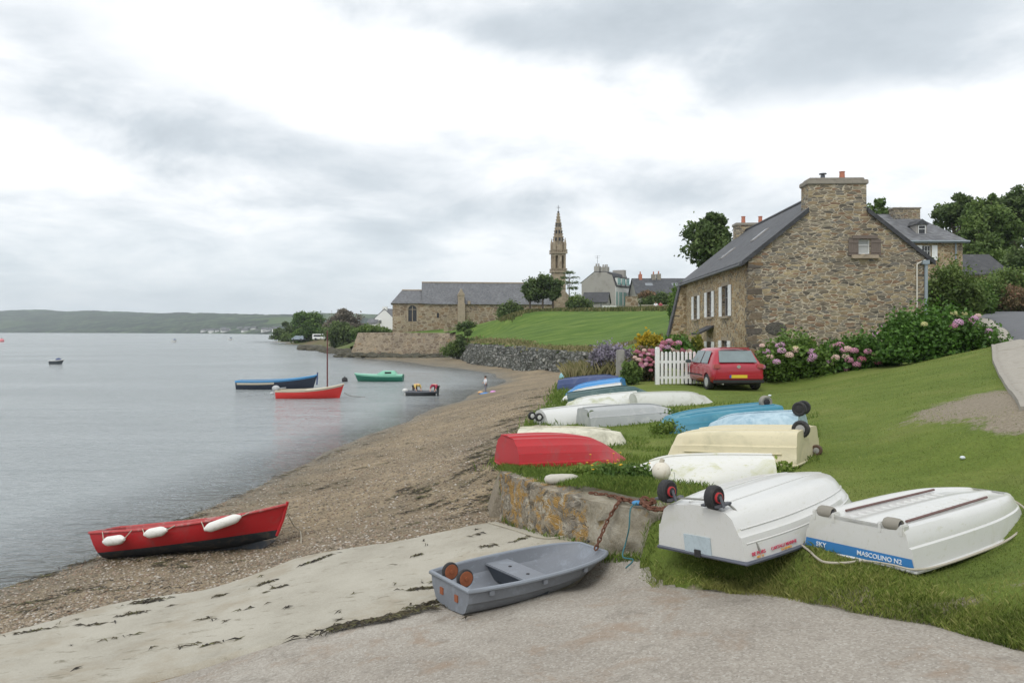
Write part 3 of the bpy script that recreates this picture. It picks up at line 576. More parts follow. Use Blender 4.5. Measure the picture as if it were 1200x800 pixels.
# ---------------------------------------------------------------- big stone house
HX0, HX1, HY0, HY1 = 9.62, 16.75, 33.0, 48.9
HEV, HRG, HB = 7.22, 10.08, 1.9
EYE = lambda py, Yd: CZ+(HY-py)*Yd/F
def stone_house():
    t = thing('stone_house', 'large rubble stone house with slate roof and white shutters behind the red car', 'house', (HX0, HY0, 2.5), R(-2.4))
    L, Wd = HY1-HY0, HX1-HX0; z0, ze, zr = HB-2.5, HEV-2.5, HRG-2.5
    TH = .5
    mb = MB(); mb.prism([(0, z0), (Wd, z0), (Wd, ze), (Wd/2, zr), (0, ze)], 0, L)
    mb.cur = 0; w = mb.build('wall', [gable_m, facade_m], t, angle=0)
    for pl in w.data.polygons:
        if abs(pl.normal.x) > .9: pl.material_index = 1
    me0 = w.data
    # window openings of the facade (x=0 face), from photographed positions
    def fy(px): k = (px-600)/F; return (HX0-k*HY0)/(k-.042)     # depth on the facade plane from pixel column
    ups = [(807.5, 833.5), (832, 859)]
    wins = []
    for (pa, pb, yt, yb) in [(813.5, 818, 347, 374), (829, 834.5, 342, 371.5), (846.5, 854, 335, 370.5)]:
        ya, yb_ = fy(pb), fy(pa); yc = (ya+yb_)/2; dpt = yc+HY0; zt = EYE(yt, dpt)-2.5; zb = EYE(yb, dpt)-2.5
        wins.append((yc, (yb_-ya), zt, zb))
    for (pa, pb, yt, yb) in [(812.5, 817.5, 401, 421), (829, 834.5, 400, 420), (846, 853, 399, 417)]:
        ya, yb_ = fy(pb), fy(pa); yc = (ya+yb_)/2; dpt = yc+HY0; zt = EYE(yt, dpt)-2.5; zb = EYE(yb, dpt)-2.5
        wins.append((yc, (yb_-ya), zt, max(zb, .3)))
    boxes = [(-.3, .32, yc-ww/2, yc+ww/2, zb, zt) for (yc, ww, zt, zb) in wins]
    gx0, gx1 = (1004-600)/F*HY0-HX0, (1017-600)/F*HY0-HX0; gz0, gz1 = EYE(298, HY0)-2.5, EYE(281.5, HY0)-2.5
    boxes.append((gx0, gx1, -.3, .32, gz0, gz1))
    mats = list(me0.materials); cut(w, boxes)
    w.data.polygons.foreach_set('material_index', [1 if abs(p.normal.x) > .9 and p.center.x < .02 else 0 for p in w.data.polygons])
    for (yc, ww, zt, zb) in wins:
        window(t, (0, yc, (zt+zb)/2), (0, 1, 0), (-1, 0, 0), ww, zt-zb, shutters=.56, lintel=.16, bars=1)
    wo = window(t, ((gx0+gx1)/2, 0, (gz0+gz1)/2), (1, 0, 0), (0, -1, 0), gx1-gx0, gz1-gz0, bars=0, sill=False, gm=MAT('curtain', (.42, .43, .42), .8), fm=white, rec=.1)
    for s in (-1, 1):
        g = MB(); c = Vector(((gx0+gx1)/2+s*((gx1-gx0)/2+.22), -.035, (gz0+gz1)/2-.02))
        for k in range(4): wallquad(g, c+Vector(((k-1.5)*.1, 0, 0)), (1, 0, 0), (0, -1, 0), .093, (gz1-gz0)+.1, .04)
        for dz in (-.2, .2): wallquad(g, c+Vector((0, -.03, dz)), (1, 0, 0), (0, -1, 0), .38, .06, .02)
        g.build('shutter', oakw, t, angle=0)
    g = MB(); g.box(((gx0+gx1)/2, -.03, gz1+.1), (1.0, .12, .13)); g.build('lintel', oakw, t, angle=0)
    g = MB(); g.box(((gx0+gx1)/2, -.05, gz0-.12), (1.05, .2, .14)); g.build('sill', ashlar, t, angle=0)
    # quoins up the near corner
    g = MB(); z = z0; k = 0
    while z < ze-.3:
        h = .22+.1*random.random(); a, b = (.62, .3) if k % 2 else (.32, .55)
        g.bb(-.012, a*random.uniform(.8, 1.1), -.012, b, z, z+h-.02); z += h; k += 1
    g.build('quoins', RUBBLE('quoin_stone', [(.17, .145, .115), (.24, .195, .14), (.145, .13, .115), (.25, .17, .10)], (.3, .27, .22), size=1.2, mw=.02), t, angle=0, bevel=.012)
    # roof: two slopes with overhang, ridge between
    ov = .28; sl = (zr-ze)/(Wd/2); CX0, CX1 = (946.5-600)/F*HY0-HX0, (1013-600)/F*HY0-HX0
    vz = lambda x: ze+sl*min(x, Wd-x)
    g = MB(); tk = .13
    for s in (0, 1):
        xe = -ov if s == 0 else Wd+ov; zE = ze-ov*sl+.02; xm = Wd/2; zM = zr+.02
        a = [(xe, zE), (xm, zM), (xm, zM+tk), (xe, zE+tk)]
        g.prism(a, .955, L+.1)
        xc = CX0 if s == 0 else CX1; zC = ze+sl*(xc if s == 0 else Wd-xc)+.02
        g.prism([(xe, zE), (xc, zC), (xc, zC+tk), (xe, zE+tk)], -.07, .954)
    rf = g.build('roof', slate, t, angle=0)
    g = MB(); g.tube([(Wd/2, .9, zr+.16), (Wd/2, L-.3, zr+.16)], .09, 8); g.build('ridge', slate_d, rf)
    g = MB(); g.prism([(-ov-.01, ze-ov*sl-.05), (CX0-.01, vz(CX0)-.05), (CX0-.01, vz(CX0)+.15), (-ov-.01, ze-ov*sl+.15)], -.12, -.072); g.build('verge', slate_d, rf, angle=0); g = MB(); g.prism([(Wd+ov+.01, ze-ov*sl-.05), (CX1+.01, vz(CX1)-.05), (CX1+.01, vz(CX1)+.15), (Wd+ov+.01, ze-ov*sl+.15)], -.12, -.072)
    g.build('verge', slate_d, rf, angle=0)
    for (yy, xx) in [(5.0, 1.75), (9.0, 1.15)]:
        g = MB(); zz = ze+xx*sl+tk+.04; M = Matrix.Translation((xx, yy, zz)) @ Matrix.Rotation(-math.atan(sl), 4, 'Y'); g.box((0, 0, 0), (.9, .6, .05), M); o = g.build('skylight', frame_m, rf, angle=0)
        g = MB(); g.box((0, 0, .03), (.8, .5, .012), M); g.build('pane', MAT('sky_glass', (.20, .22, .24), .25, .2), o, angle=0)
    # gutters and downpipes
    g = MB(); g.tube([(-ov-.05, -.05, ze-ov*sl+.0), (-ov-.05, L, ze-ov*sl+.0)], .06, 8); g.tube([(-.09, L-.35, ze-.25), (-.09, L-.35, z0+.8)], .045, 8); g.tube([(-ov-.05, L-.35, ze-ov*sl), (-.09, L-.35, ze-.25)], .045, 8); g.build('gutter', MAT('dark_gutter', (.06, .065, .07), .5), t)
    g = MB(); g.tube([(Wd-.08, -.09, ze-.2), (Wd-.08, -.09, z0+.6)], .065, 10); g.box((Wd-.12, -.12, ze-.15), (.26, .18, .16)); g.build('downpipe', zinc, t)
    g = MB(); g.tube([(Wd-.42, -.05, ze-.22), (Wd-.42, -.05, z0+.6)], .03, 8); g.tube([(Wd-.42, -.05, ze-.22), (Wd-.1, -.07, ze-.05)], .03, 8); g.build('downpipe', MAT('cream_pipe', (.6, .57, .5), .5), t)
    # chimneys
    cx0, cx1 = (946.5-600)/F*HY0-HX0, (1013-600)/F*HY0-HX0; ct = EYE(216, HY0)-2.5; cb = EYE(247, HY0)-2.5
    g = MB(); g.bb(cx0, cx1, -.004, .95, cb-.9, ct)
    c = g.build('chimney', gable_m, t, angle=0)
    g = MB(); g.bb(cx0-.07, cx1+.07, -.07, 1.02, ct-.03, ct+.16); g.bb(cx0+.05, cx1-.05, .05, .9, ct+.155, ct+.26); g.build('cap', SP, c, angle=0, bevel=.03)
    g = MB(); g.lathe([(.12, 0), (.10, .3), (.12, .3), (.12, .33)], 12, Matrix.Translation((cx0+1.5, .45, ct+.24))); g.build('chimney_pot', terracotta, c)
    g = MB(); g.tube([(cx0+.72, .45, ct+.22), (cx0+.72, .45, ct+.42)], .09, 10); g.tube([(cx0+.72, .45, ct+.46), (cx0+.72, .45, ct+.5)], .15, 10); g.tube([(cx0+.72, .45, ct+.4), (cx0+.72, .45, ct+.47)], .05, 8); g.build('flue_cowl', MAT('galvanised', (.10, .105, .12), .5, .4), c)
    y1 = L-.95; fc0, fc1 = Wd/2-.55, Wd/2+1.45; ft = EYE(265, HY1-.5)-2.5
    g = MB(); g.bb(fc0, fc1, y1, L, zr-1.2, ft); c2 = g.build('chimney', gable_m, t, angle=0)
    g = MB(); g.bb(fc0-.06, fc1+.06, y1-.06, L+.06, ft-.02, ft+.12); g.build('cap', SP, c2, angle=0)
    for dx in (.5, 1.5): g = MB(); g.lathe([(.13, 0), (.11, .42), (.13, .42), (.13, .46)], 12, Matrix.Translation((fc0+dx, y1+.5, ft+.1))); g.build('chimney_pot', terracotta, c2)
    # slate canopy over the door
    yc = fy(832); g = MB(); g.prism([(-.75, 1.62), (0, 2.0), (0, 2.08), (-.78, 1.70)], yc-.95, yc+.95); g.build('door_canopy', slate_d, t, angle=0)
    # round dark stone patch in the gable
    g = MB(); px = (909-600)/F*HY0-HX0; pz = EYE(385, HY0)-2.5
    g.lathe([(.44, 0), (.42, -.02), (.3, -.035), (.01, -.04)], 14, Matrix.Translation((px, 0, pz)) @ Matrix.Scale(.62, 4, (0, 0, 1)), axis='Y'); g.build('bricked_arch', RUBBLE('arch_patch', [(.09, .088, .085), (.12, .115, .10)], (.15, .14, .12), size=5), t, angle=0)
    g = MB(); g.box(((1000-600)/F*HY0-HX0, -.12, EYE(396, HY0)-2.5), (1.6, .25, .22)); g.build('stone_ledge', ashlar, t, angle=0, bevel=.02)
    g = MB(); g.bb(.1, 2.7, -.02, .01, 1.1, 1.15); 
    # sloping wing wall beyond the far end
    xw = (783-600)/F*(HY1-.6)-HX0-.64; g = MB(); zt = EYE(331, HY1-.6)-2.5; zb = EYE(395, HY1-.6)-2.5
    g.prism([(xw-.25, zb-1.6), (-.001, zb-1.6), (-.001, zt), (-.25, zt-.1), (xw, zb)], L-1.1, L-.5); g.build('wing_wall', facade_m, t, angle=0)
    g = MB(); g.prism([(-.0, zt+.0), (-.0, zt+.12), (-.3, zt+.0), (xw-.12, zb), (xw, zb-.05), (-.25, zt-.1)], L-1.15, L-.45); g.build('wing_coping', slate_d, t, angle=0)
    return t
stone_house()
# ---------------------------------------------------------------- leaves
def leaf_mat(name, tones, trans=.25, rough=.6, var=.35, patch=None):
    if name in _mc: return _mc[name]
    m, nt, b, N, Lk = node_mat(name)
    a = N('ShaderNodeAttribute'); a.attribute_name = 'rnd'
    n = len(tones); c = ramp(nt, a.outputs['Fac'], [(k/max(1, n-1), t) for k, t in enumerate(tones)])
    c = mixc(nt, .6, c, ramp(nt, noise(nt, coords(nt), .9, 4), [(.3, (1-var,)*3), (.7, (1+var,)*3)]), 'MULTIPLY')
    if patch: c = mixc(nt, ramp(nt, noise(nt, coords(nt, (.7, 1.3, 1), loc=(1, 3, 0)), .55, 8, .7), [(.46, (0, 0, 0)), (.64, (.8, .8, .8))]), c, patch); c = mixc(nt, ramp(nt, noise(nt, coords(nt, (.7, 1.3, 1), loc=(8, 2, 0)), 1.3, 6, .7), [(.45, (0, 0, 0)), (.65, (.75, .75, .75))]), c, (.055, .10, .018))
    Lk(c, b.inputs['Base Color']); b.inputs['Roughness'].default_value = rough; b.inputs['Specular IOR Level'].default_value = .3
    tr = N('ShaderNodeBsdfTranslucent'); Lk(c, tr.inputs[0]); ms = N('ShaderNodeMixShader'); ms.inputs[0].default_value = trans
    Lk(b.outputs[0], ms.inputs[1]); Lk(tr.outputs[0], ms.inputs[2]); Lk(ms.outputs[0], nt.nodes['Material Output'].inputs[0])
    _mc[name] = m; return m
def leaves(blobs, n, size, rg, clump=.22, K=14, shell=.55, up=0, aspect=.55):
    """blobs: list of (centre, (rx,ry,rz)); returns quads V,F,rnd for n leaves in uneven clumps"""
    vol = np.array([b[1][0]*b[1][1]*b[1][2] for b in blobs])**(2/3); cnt = np.maximum(1, (n*vol/vol.sum()).astype(int)); C = []; Rn = []
    for (c, r), k in zip(blobs, cnt):
        d = rg.normal(size=(K, 3)); d /= np.linalg.norm(d, axis=1)[:, None]; rad = rg.uniform(shell, 1.0, K)[:, None]
        cc = d*rad; tone = rg.uniform(0, 1, K); wgt = rg.uniform(.4, 1, K); idx = rg.choice(K, k, p=wgt/wgt.sum())
        p = cc[idx]+rg.normal(size=(k, 3))*clump*rg.uniform(.6, 1.3, K)[idx][:, None]
        C.append(np.array(c)+p*np.array(r)); Rn.append(np.clip(.55*tone[idx]+.45*rg.uniform(0, 1, k)+.15*p[:, 2], 0, 1))
    C = np.concatenate(C); Rn = np.concatenate(Rn); m = len(C)
    a = rg.normal(size=(m, 3)); a[:, 2] = a[:, 2]*(1-up)+up; a /= np.linalg.norm(a, axis=1)[:, None]
    b = rg.normal(size=(m, 3)); b -= (b*a).sum(1)[:, None]*a; b /= np.linalg.norm(b, axis=1)[:, None]
    s = (size*rg.uniform(.6, 1.35, m))[:, None]
    V = np.stack([C-a*s, C+b*s*aspect, C+a*s, C-b*s*aspect], 1).reshape(-1, 3); Fc = np.arange(m*4).reshape(-1, 4)
    return V, Fc, Rn
def plantmesh(name, data, mat, parent, clipz=None):
    V, Fc, r = data
    if clipz is not None: V[:, 2] = np.maximum(V[:, 2], clipz)
    return npmesh(name, V, Fc, mat, parent, fattr={'rnd': r})
bark = MAT('bark', (.10, .08, .06), .95, var=.35, vs=7, bs=.6, bscale=14)
def tree(name, label, cat, base, h, blobs, n, size, mat, trunk_r=.2, trunk_h=None, seed=1, group=None, limbs=True, lean=(0, 0), **kw):
    rg = np.random.default_rng(seed); t = thing(name, label, cat, tuple(base), group=group)
    th = trunk_h or h*.6; top = Vector((lean[0], lean[1], th)); mb = MB()
    mb.tube([(0, 0, -.4), (top.x*.2, top.y*.2, th*.3), (top.x*.6, top.y*.6, th*.7), tuple(top)], [trunk_r*1.3, trunk_r, trunk_r*.75, trunk_r*.4], 9)
    if limbs:
        for (c, r) in blobs:
            s = Vector((top.x*.5, top.y*.5, th*rg.uniform(.45, .8))); e = Vector(c); mid = s.lerp(e, .5)+Vector((0, 0, -.05*h*rg.uniform(0, 1)))
            mb.tube([s, mid, e], [trunk_r*.45, trunk_r*.28, trunk_r*.08], 6)
    mb.build('trunk', bark, t)
    plantmesh('crown', leaves(blobs, n, size, rg, **kw), mat, t); return t
def blobset(rg, h, w, n, z0=.35, flat=1.0, dep=None):
    out = []
    for k in range(n):
        f = rg.uniform(0, 1); z = h*(z0+(.98-z0)*f); rr = w*.5*(math.sin(math.pi*min(1, max(.12, .18+.8*f)))**.6)
        a = rg.uniform(0, 2*math.pi); q = rg.uniform(.2, .62)*rr; r = rr*rg.uniform(.38, .62)
        out.append(((q*math.cos(a), q*math.sin(a)*(dep or 1), min(z, h-r*.75*flat)), (r, r, r*.75*flat)))
    return out
dk_leaf = leaf_mat('dark_leaf', [(.032, .058, .02), (.08, .125, .038), (.15, .205, .065)])
md_leaf = leaf_mat('mid_leaf', [(.045, .08, .022), (.105, .165, .04), (.19, .26, .07)])
br_leaf = leaf_mat('bright_leaf', [(.035, .085, .016), (.08, .15, .028), (.15, .23, .05)])
yl_leaf = leaf_mat('yellow_leaf', [(.07, .10, .02), (.17, .20, .035), (.33, .30, .06)])
ol_leaf = leaf_mat('olive_leaf', [(.05, .06, .03), (.095, .105, .05), (.16, .165, .085)])
rd_leaf = leaf_mat('russet_leaf', [(.06, .075, .03), (.15, .12, .06), (.33, .19, .12)])
cy_leaf = leaf_mat('cypress_leaf', [(.045, .075, .02), (.10, .155, .036), (.17, .225, .06)])

# trees near the big house and on the right
def T(name, label, cat, px, Yd, ytop, ybase, wpx, n, size, mat, seed, nb=9, group=None, z0=.35, th=.6, tr=None, flat=1, K=14, clump=.22, dep=None):
    rg = np.random.default_rng(seed); x = (px-600)/F*Yd; zb = EYE(ybase, Yd); h = (ybase-ytop)*Yd/F; w = wpx*Yd/F
    return tree(name, label, cat, (x, Yd, zb), h, blobset(rg, h, w, nb, z0, flat, dep), n, size, mat, trunk_r=tr or h*.03, trunk_h=h*th, seed=seed, group=group, K=K, clump=clump)
T('pine_tree', 'dark pine rising behind the left chimney of the big stone house', 'tree', 838, 66, 249, 375, 74, 15000, .17, dk_leaf, 11, 13, z0=.5)
T('broadleaf_tree', 'green tree top showing between the two stone houses', 'tree', 1030, 78, 227, 345, 50, 5000, .2, md_leaf, 12, 9)
G = 'tall dark trees behind the barn'
T('broadleaf_tree', 'leftmost tall dark tree above the black barn roof', 'tree', 1122, 84, 226, 350, 66, 12000, .2, dk_leaf, 13, 11, G)
T('broadleaf_tree', 'tall dark tree above the right end of the barn roof', 'tree', 1158, 80, 228, 350, 72, 14000, .2, md_leaf, 14, 12, G)
T('pine_tree', 'tallest tree at the right edge with sky showing through its crown', 'tree', 1188, 86, 214, 350, 84, 15000, .18, dk_leaf, 15, 12, G, z0=.5, clump=.18)
T('broadleaf_tree', 'low dark tree at the right edge above the hedges', 'tree', 1206, 68, 278, 355, 76, 12000, .16, dk_leaf, 16, 9, z0=.1)
T('broadleaf_tree', 'spreading green tree just behind the left end of the barn', 'tree', 1142, 76, 258, 352, 70, 11000, .17, md_leaf, 17, 9, z0=.15)
def shrub(name, label, base, blobs, n, size, mat, seed, cat='shrub', group=None, stem=True, part='foliage', **kw):
    rg = np.random.default_rng(seed); t = thing(name, label, cat, tuple(base), group=group)
    if stem:
        mb = MB()
        for (c, r) in blobs[:8]: mb.tube([(c[0]*.3, c[1]*.3, -.2), (c[0]*.7, c[1]*.7, c[2]*.5), c], [.05, .035, .012], 5)
        mb.build('stem', bark, t)
    plantmesh(part, leaves(blobs, n, size, rg, **kw), mat, t, clipz=-.15); return t
def SH(name, label, px, Yd, ytop, ybase, wpx, n, size, mat, seed, nb=6, cat='shrub', group=None, dep=.6, **kw):
    rg = np.random.default_rng(seed); x = (px-600)/F*Yd; zb = EYE(ybase, Yd); h = (ybase-ytop)*Yd/F; w = wpx*Yd/F; bl = []
    for k in range(nb):
        u = (k+.5)/nb*2-1; hh = h*(1-.35*u*u)*rg.uniform(.8, 1.0); r = (w/nb*1.15, w*dep*.5, hh*.52)
        bl.append(((u*w*.42, rg.uniform(-.1, .1)*w, hh*.5), r))
    return shrub(name, label, (x, Yd, zb), bl, n, size, mat, seed, cat, group, **kw)
SH('cypress_hedge', 'feathery green conifer hedge right of the big house downpipe', 1116, 42, 312, 366, 62, 15000, .09, cy_leaf, 21, 7, 'hedge', clump=.3, up=.6, K=30)
SH('shrub', 'dark shrub under the barn roof, left of the russet hedge', 1160, 50, 322, 364, 44, 8000, .09, md_leaf, 22, 5, clump=.3, K=24)
SH('russet_hedge', 'clipped hedge with reddish tips across the road, at the right edge', 1190, 50, 336, 364, 62, 12000, .07, rd_leaf, 23, 6, 'hedge', clump=.34, K=30)
SH('shrub', 'bright green mounded bushes above the russet hedge', 1180, 54, 316, 352, 60, 8000, .1, md_leaf, 24, 6, clump=.3, K=24)
SH('shrub', 'small pale green bush just beyond the roadside conifer hedge', 1148, 47, 330, 367, 30, 6000, .08, br_leaf, 25, 5, clump=.3, K=24)

# second stone house, hip roof
def house2():
    Yd = 56; x1 = (1128-600)/F*Yd; x0 = (1028-600)/F*Yd; gz = 5.2
    t = thing('stone_house', 'stone house with hipped slate roof and dormer, up behind the big stone house', 'house', (x0, Yd, gz))
    W_, D_ = x1-x0, 8.0; ze = EYE(283, Yd)-gz; zr = EYE(251, Yd+4)-gz
    g = MB(); g.bb(0, W_, 0, D_, -1.5, ze); w = g.build('wall', facade_m, t, angle=0)
    wx0, wx1 = (1080.5-600)/F*Yd-x0, (1091.5-600)/F*Yd-x0; wz0, wz1 = EYE(305, Yd)-gz, EYE(287.5, Yd)-gz
    cut(w, [(wx0, wx1, -.3, .3, wz0, wz1)])
    window(t, ((wx0+wx1)/2, 0, (wz0+wz1)/2), (1, 0, 0), (0, -1, 0), wx1-wx0, wz1-wz0, shutters=.38, fm=white, bars=2)
    o = .3; g = MB(); rx0, rx1 = .4, (1067-600)/F*(Yd+4)-x0
    vs = [(-o, -o, ze), (W_+o, -o, ze), (W_+o, D_+o, ze), (-o, D_+o, ze), (rx0, D_/2, zr), (rx1, D_/2, zr)]
    g.add(vs, [(0, 1, 5, 4), (1, 2, 5), (2, 3, 4, 5), (3, 0, 4), (3, 2, 1, 0)])
    g2 = g.build('roof', slate_l, t, angle=0)
    g = MB(); g.bb(-o, W_+o, -o-.06, -o, ze-.12, ze+.02); g.tube([(W_-.5, -.06, ze-.1), (W_-.5, -.06, -1)], .05, 8); g.tube([(-o, -o-.1, ze-.02), (W_+o, -o-.1, ze-.02)], .06, 8); g.build('gutter', zinc, t)
    cx0, cx1 = (1049-600)/F*(Yd+3)-x0, (1080-600)/F*(Yd+3)-x0; g = MB(); g.bb(cx0, cx1, 3.2, 4.0, zr-2.2, EYE(244, Yd+3)-gz); c = g.build('chimney', gable_m, t, angle=0)
    g = MB(); g.bb(cx0-.06, cx1+.06, 3.14, 4.06, EYE(244, Yd+3)-gz, EYE(242.5, Yd+3)-gz); g.build('cap', SP, c, angle=0)
    dx = (1079-600)/F*(Yd+1)-x0; dz = EYE(270, Yd+1)-gz; g = MB(); g.bb(dx-.36, dx+.36, .9, 3, dz-.5, dz+.42); d = g.build('dormer', render_g, t, angle=0)
    g = MB(); g.prism([(dx-.5, dz+.40), (dx+.5, dz+.40), (dx, dz+.78)], .75, 3.4); g.build('dormer_roof', slate, d, angle=0)
    window(d, (dx, .88, dz), (1, 0, 0), (0, -1, 0), .5, .68, rec=-.03, bars=0, sill=False, fm=white)
    return t
house2()
def barn():
    Yd = 64; x0, x1 = (1112-600)/F*Yd, (1182-600)/F*Yd; gz = EYE(345, Yd)
    t = thing('barn', 'low building with black slate roof, left of the tall dark trees', 'barn', (x0, Yd, gz)); ze = EYE(321, Yd)-gz; zr = EYE(300, Yd+3)-gz; W_ = x1-x0
    g = MB(); g.add([(0, 0, -1), (W_, 0, -1), (W_, 6, -1), (0, 6, -1), (0, 0, ze), (W_, 0, ze), (W_, 6, ze), (0, 6, ze), (0, 3, zr), (W_, 3, zr)], [(0, 1, 5, 4), (1, 2, 6, 9, 5), (2, 3, 7, 6), (3, 0, 4, 8, 7), (4, 5, 9, 8), (6, 7, 8, 9)]); g.build('wall', facade_m, t, angle=0)
    g = MB()
    for s in (-1, 1):
        y0, y1 = (-.25, 3) if s < 0 else (6.25, 3); k = .25*(zr-ze)/3
        g.add([(-.2, y0, ze-k+.02), (W_+.2, y0, ze-k+.02), (W_+.2, y1, zr+.02), (-.2, y1, zr+.02), (-.2, y0, ze-k+.14), (W_+.2, y0, ze-k+.14), (W_+.2, y1, zr+.14), (-.2, y1, zr+.14)], [(0, 1, 2, 3), (4, 5, 6, 7), (0, 1, 5, 4), (1, 2, 6, 5), (2, 3, 7, 6), (3, 0, 4, 7)])
    g.build('roof', slate_d, t, angle=0)
barn()
# ---------------------------------------------------------------- church with bell tower
def church():
    a = np.array([(460-600)/F*146, 146.0]); b = np.array([(650-600)/F*150, 150.0]); d = b-a; L = float(np.hypot(*d)); ang = math.atan2(d[1], d[0]); gz = 3.6
    t = thing('church', 'long low stone church with grey slate roof above the sea wall', 'church', (a[0], a[1], gz), ang)
    def lx(px): # local x along the south wall from a pixel column
        k = (px-600)/F; s = (k*a[1]-a[0])/(d[0]-k*d[1]); return s*L
    ze = EYE(355, 150)-gz; z1 = EYE(332, 154)-gz; z2 = EYE(340.5, 152)-gz; xs = lx(495); W_ = 9.0
    g = MB(); g.prism([(0, -3.5), (L, -3.5), (L, ze), (0, ze)], 0, W_)
    w = g.build('wall', church_m, t, angle=0)
    g = MB(); g.add([(L, 0, ze), (L, W_, ze), (L, W_/2, z1-.1), (L-.5, 0, ze), (L-.5, W_, ze), (L-.5, W_/2, z1-.1)], [(0, 1, 2), (3, 5, 4), (0, 2, 5, 3), (1, 4, 5, 2)]); g.build('gable', church_m, t, angle=0)
    ax, bx = lx(482)-.55, lx(482)+.95; az0, az1 = EYE(376.5, 146.5)-gz, EYE(362.5, 146.5)-gz
    ex = MB(); cxa, ra = (ax+bx)/2, (bx-ax)/2; ARCH = [(ax, az0), (bx, az0)]+[(cxa+ra*math.cos(math.pi*k/10), az1+ra*math.sin(math.pi*k/10)) for k in range(11)]; ex.prism(ARCH, -.4, .45)
    cut(w, [(lx(512), lx(514.5), -.4, .4, EYE(372.5, 147)-gz, EYE(366.5, 147)-gz)], ex)
    g = MB(); g.prism(ARCH, .30, .34); p = g.build('arched_window', dkw, t, angle=0)
    g = MB(); g.bb((ax+bx)/2-.06, (ax+bx)/2+.06, .2, .3, az0, az1+.6); g.bb(ax, bx, .2, .29, az1-.05, az1+.05); g.build('tracery', ashlar, p, angle=0)
    g = MB()
    for k in range(13):
        an = math.pi*k/12; g.box(((ax+bx)/2+math.cos(an)*((bx-ax)/2+.16), -.01, az1+math.sin(an)*((bx-ax)/2+.16)), (.3, .1, .3))
    g.bb(ax-.3, ax, -.06, .05, az0, az1); g.bb(bx, bx+.3, -.06, .05, az0, az1); g.build('window_surround', ashlar, t, angle=0)
    g = MB(); g.bb(lx(512), lx(514.5), .28, .32, EYE(372.5, 147)-gz, EYE(366.5, 147)-gz); g.build('small_window', dkw, t, angle=0)
    # roofs: higher nave, lower hipped chancel
    o = .35; sl = (z1-ze)/(W_/2)
    g = MB(); g.add([(xs, -o, ze-o*sl), (L-.2, -o, ze-o*sl), (L-.2, W_/2, z1), (xs, W_/2, z1), (L-.2, W_+o, ze-o*sl), (xs, W_+o, ze-o*sl)], [(0, 1, 2, 3), (3, 2, 4, 5), (1, 4, 2), (0, 3, 5), (0, 5, 4, 1)]); g.build('nave_roof', slate_l, t, angle=0)
    s2 = (z2-ze)/(W_/2); hx = lx(471)
    g = MB(); g.add([(-o, -o, ze-o*s2-.01), (xs+1, -o, ze-o*s2-.01), (xs+1, W_/2, z2), (hx, W_/2, z2), (xs+1, W_+o, ze-o*s2-.01), (-o, W_+o, ze-o*s2-.01)], [(0, 1, 2, 3), (3, 2, 4, 5), (0, 3, 5), (0, 5, 4, 1)]); g.build('chancel_roof', slate_l, t, angle=0)
    g = MB(); g.tube([(xs, W_/2, z1+.03), (L-.2, W_/2, z1+.03)], .14, 6); g.tube([(hx, W_/2, z2+.03), (xs, W_/2, z2+.03)], .13, 6); g.build('ridge', ashlar, t)
    bx0, bx1 = lx(536), lx(544.5); zt = EYE(346, 147)-gz; zp = EYE(338, 147)-gz
    g = MB(); g.bb(bx0, bx1, -1.1, .02, -3.5, zt-1.5); g.bb(bx0+.1, bx1-.1, -.8, 1.2, zt-1.5, zt); g.prism([(bx0+.0, zt), (bx1-.0, zt), ((bx0+bx1)/2, zp)], -.9, 1.3); g.build('buttress', ashlar, t, angle=0)
    g = MB(); g.bb(lx(548), lx(551), -.5, .4, ze-.3, ze+.3); g.build('gutter_block', ashlar, t, angle=0)
    return t
church()
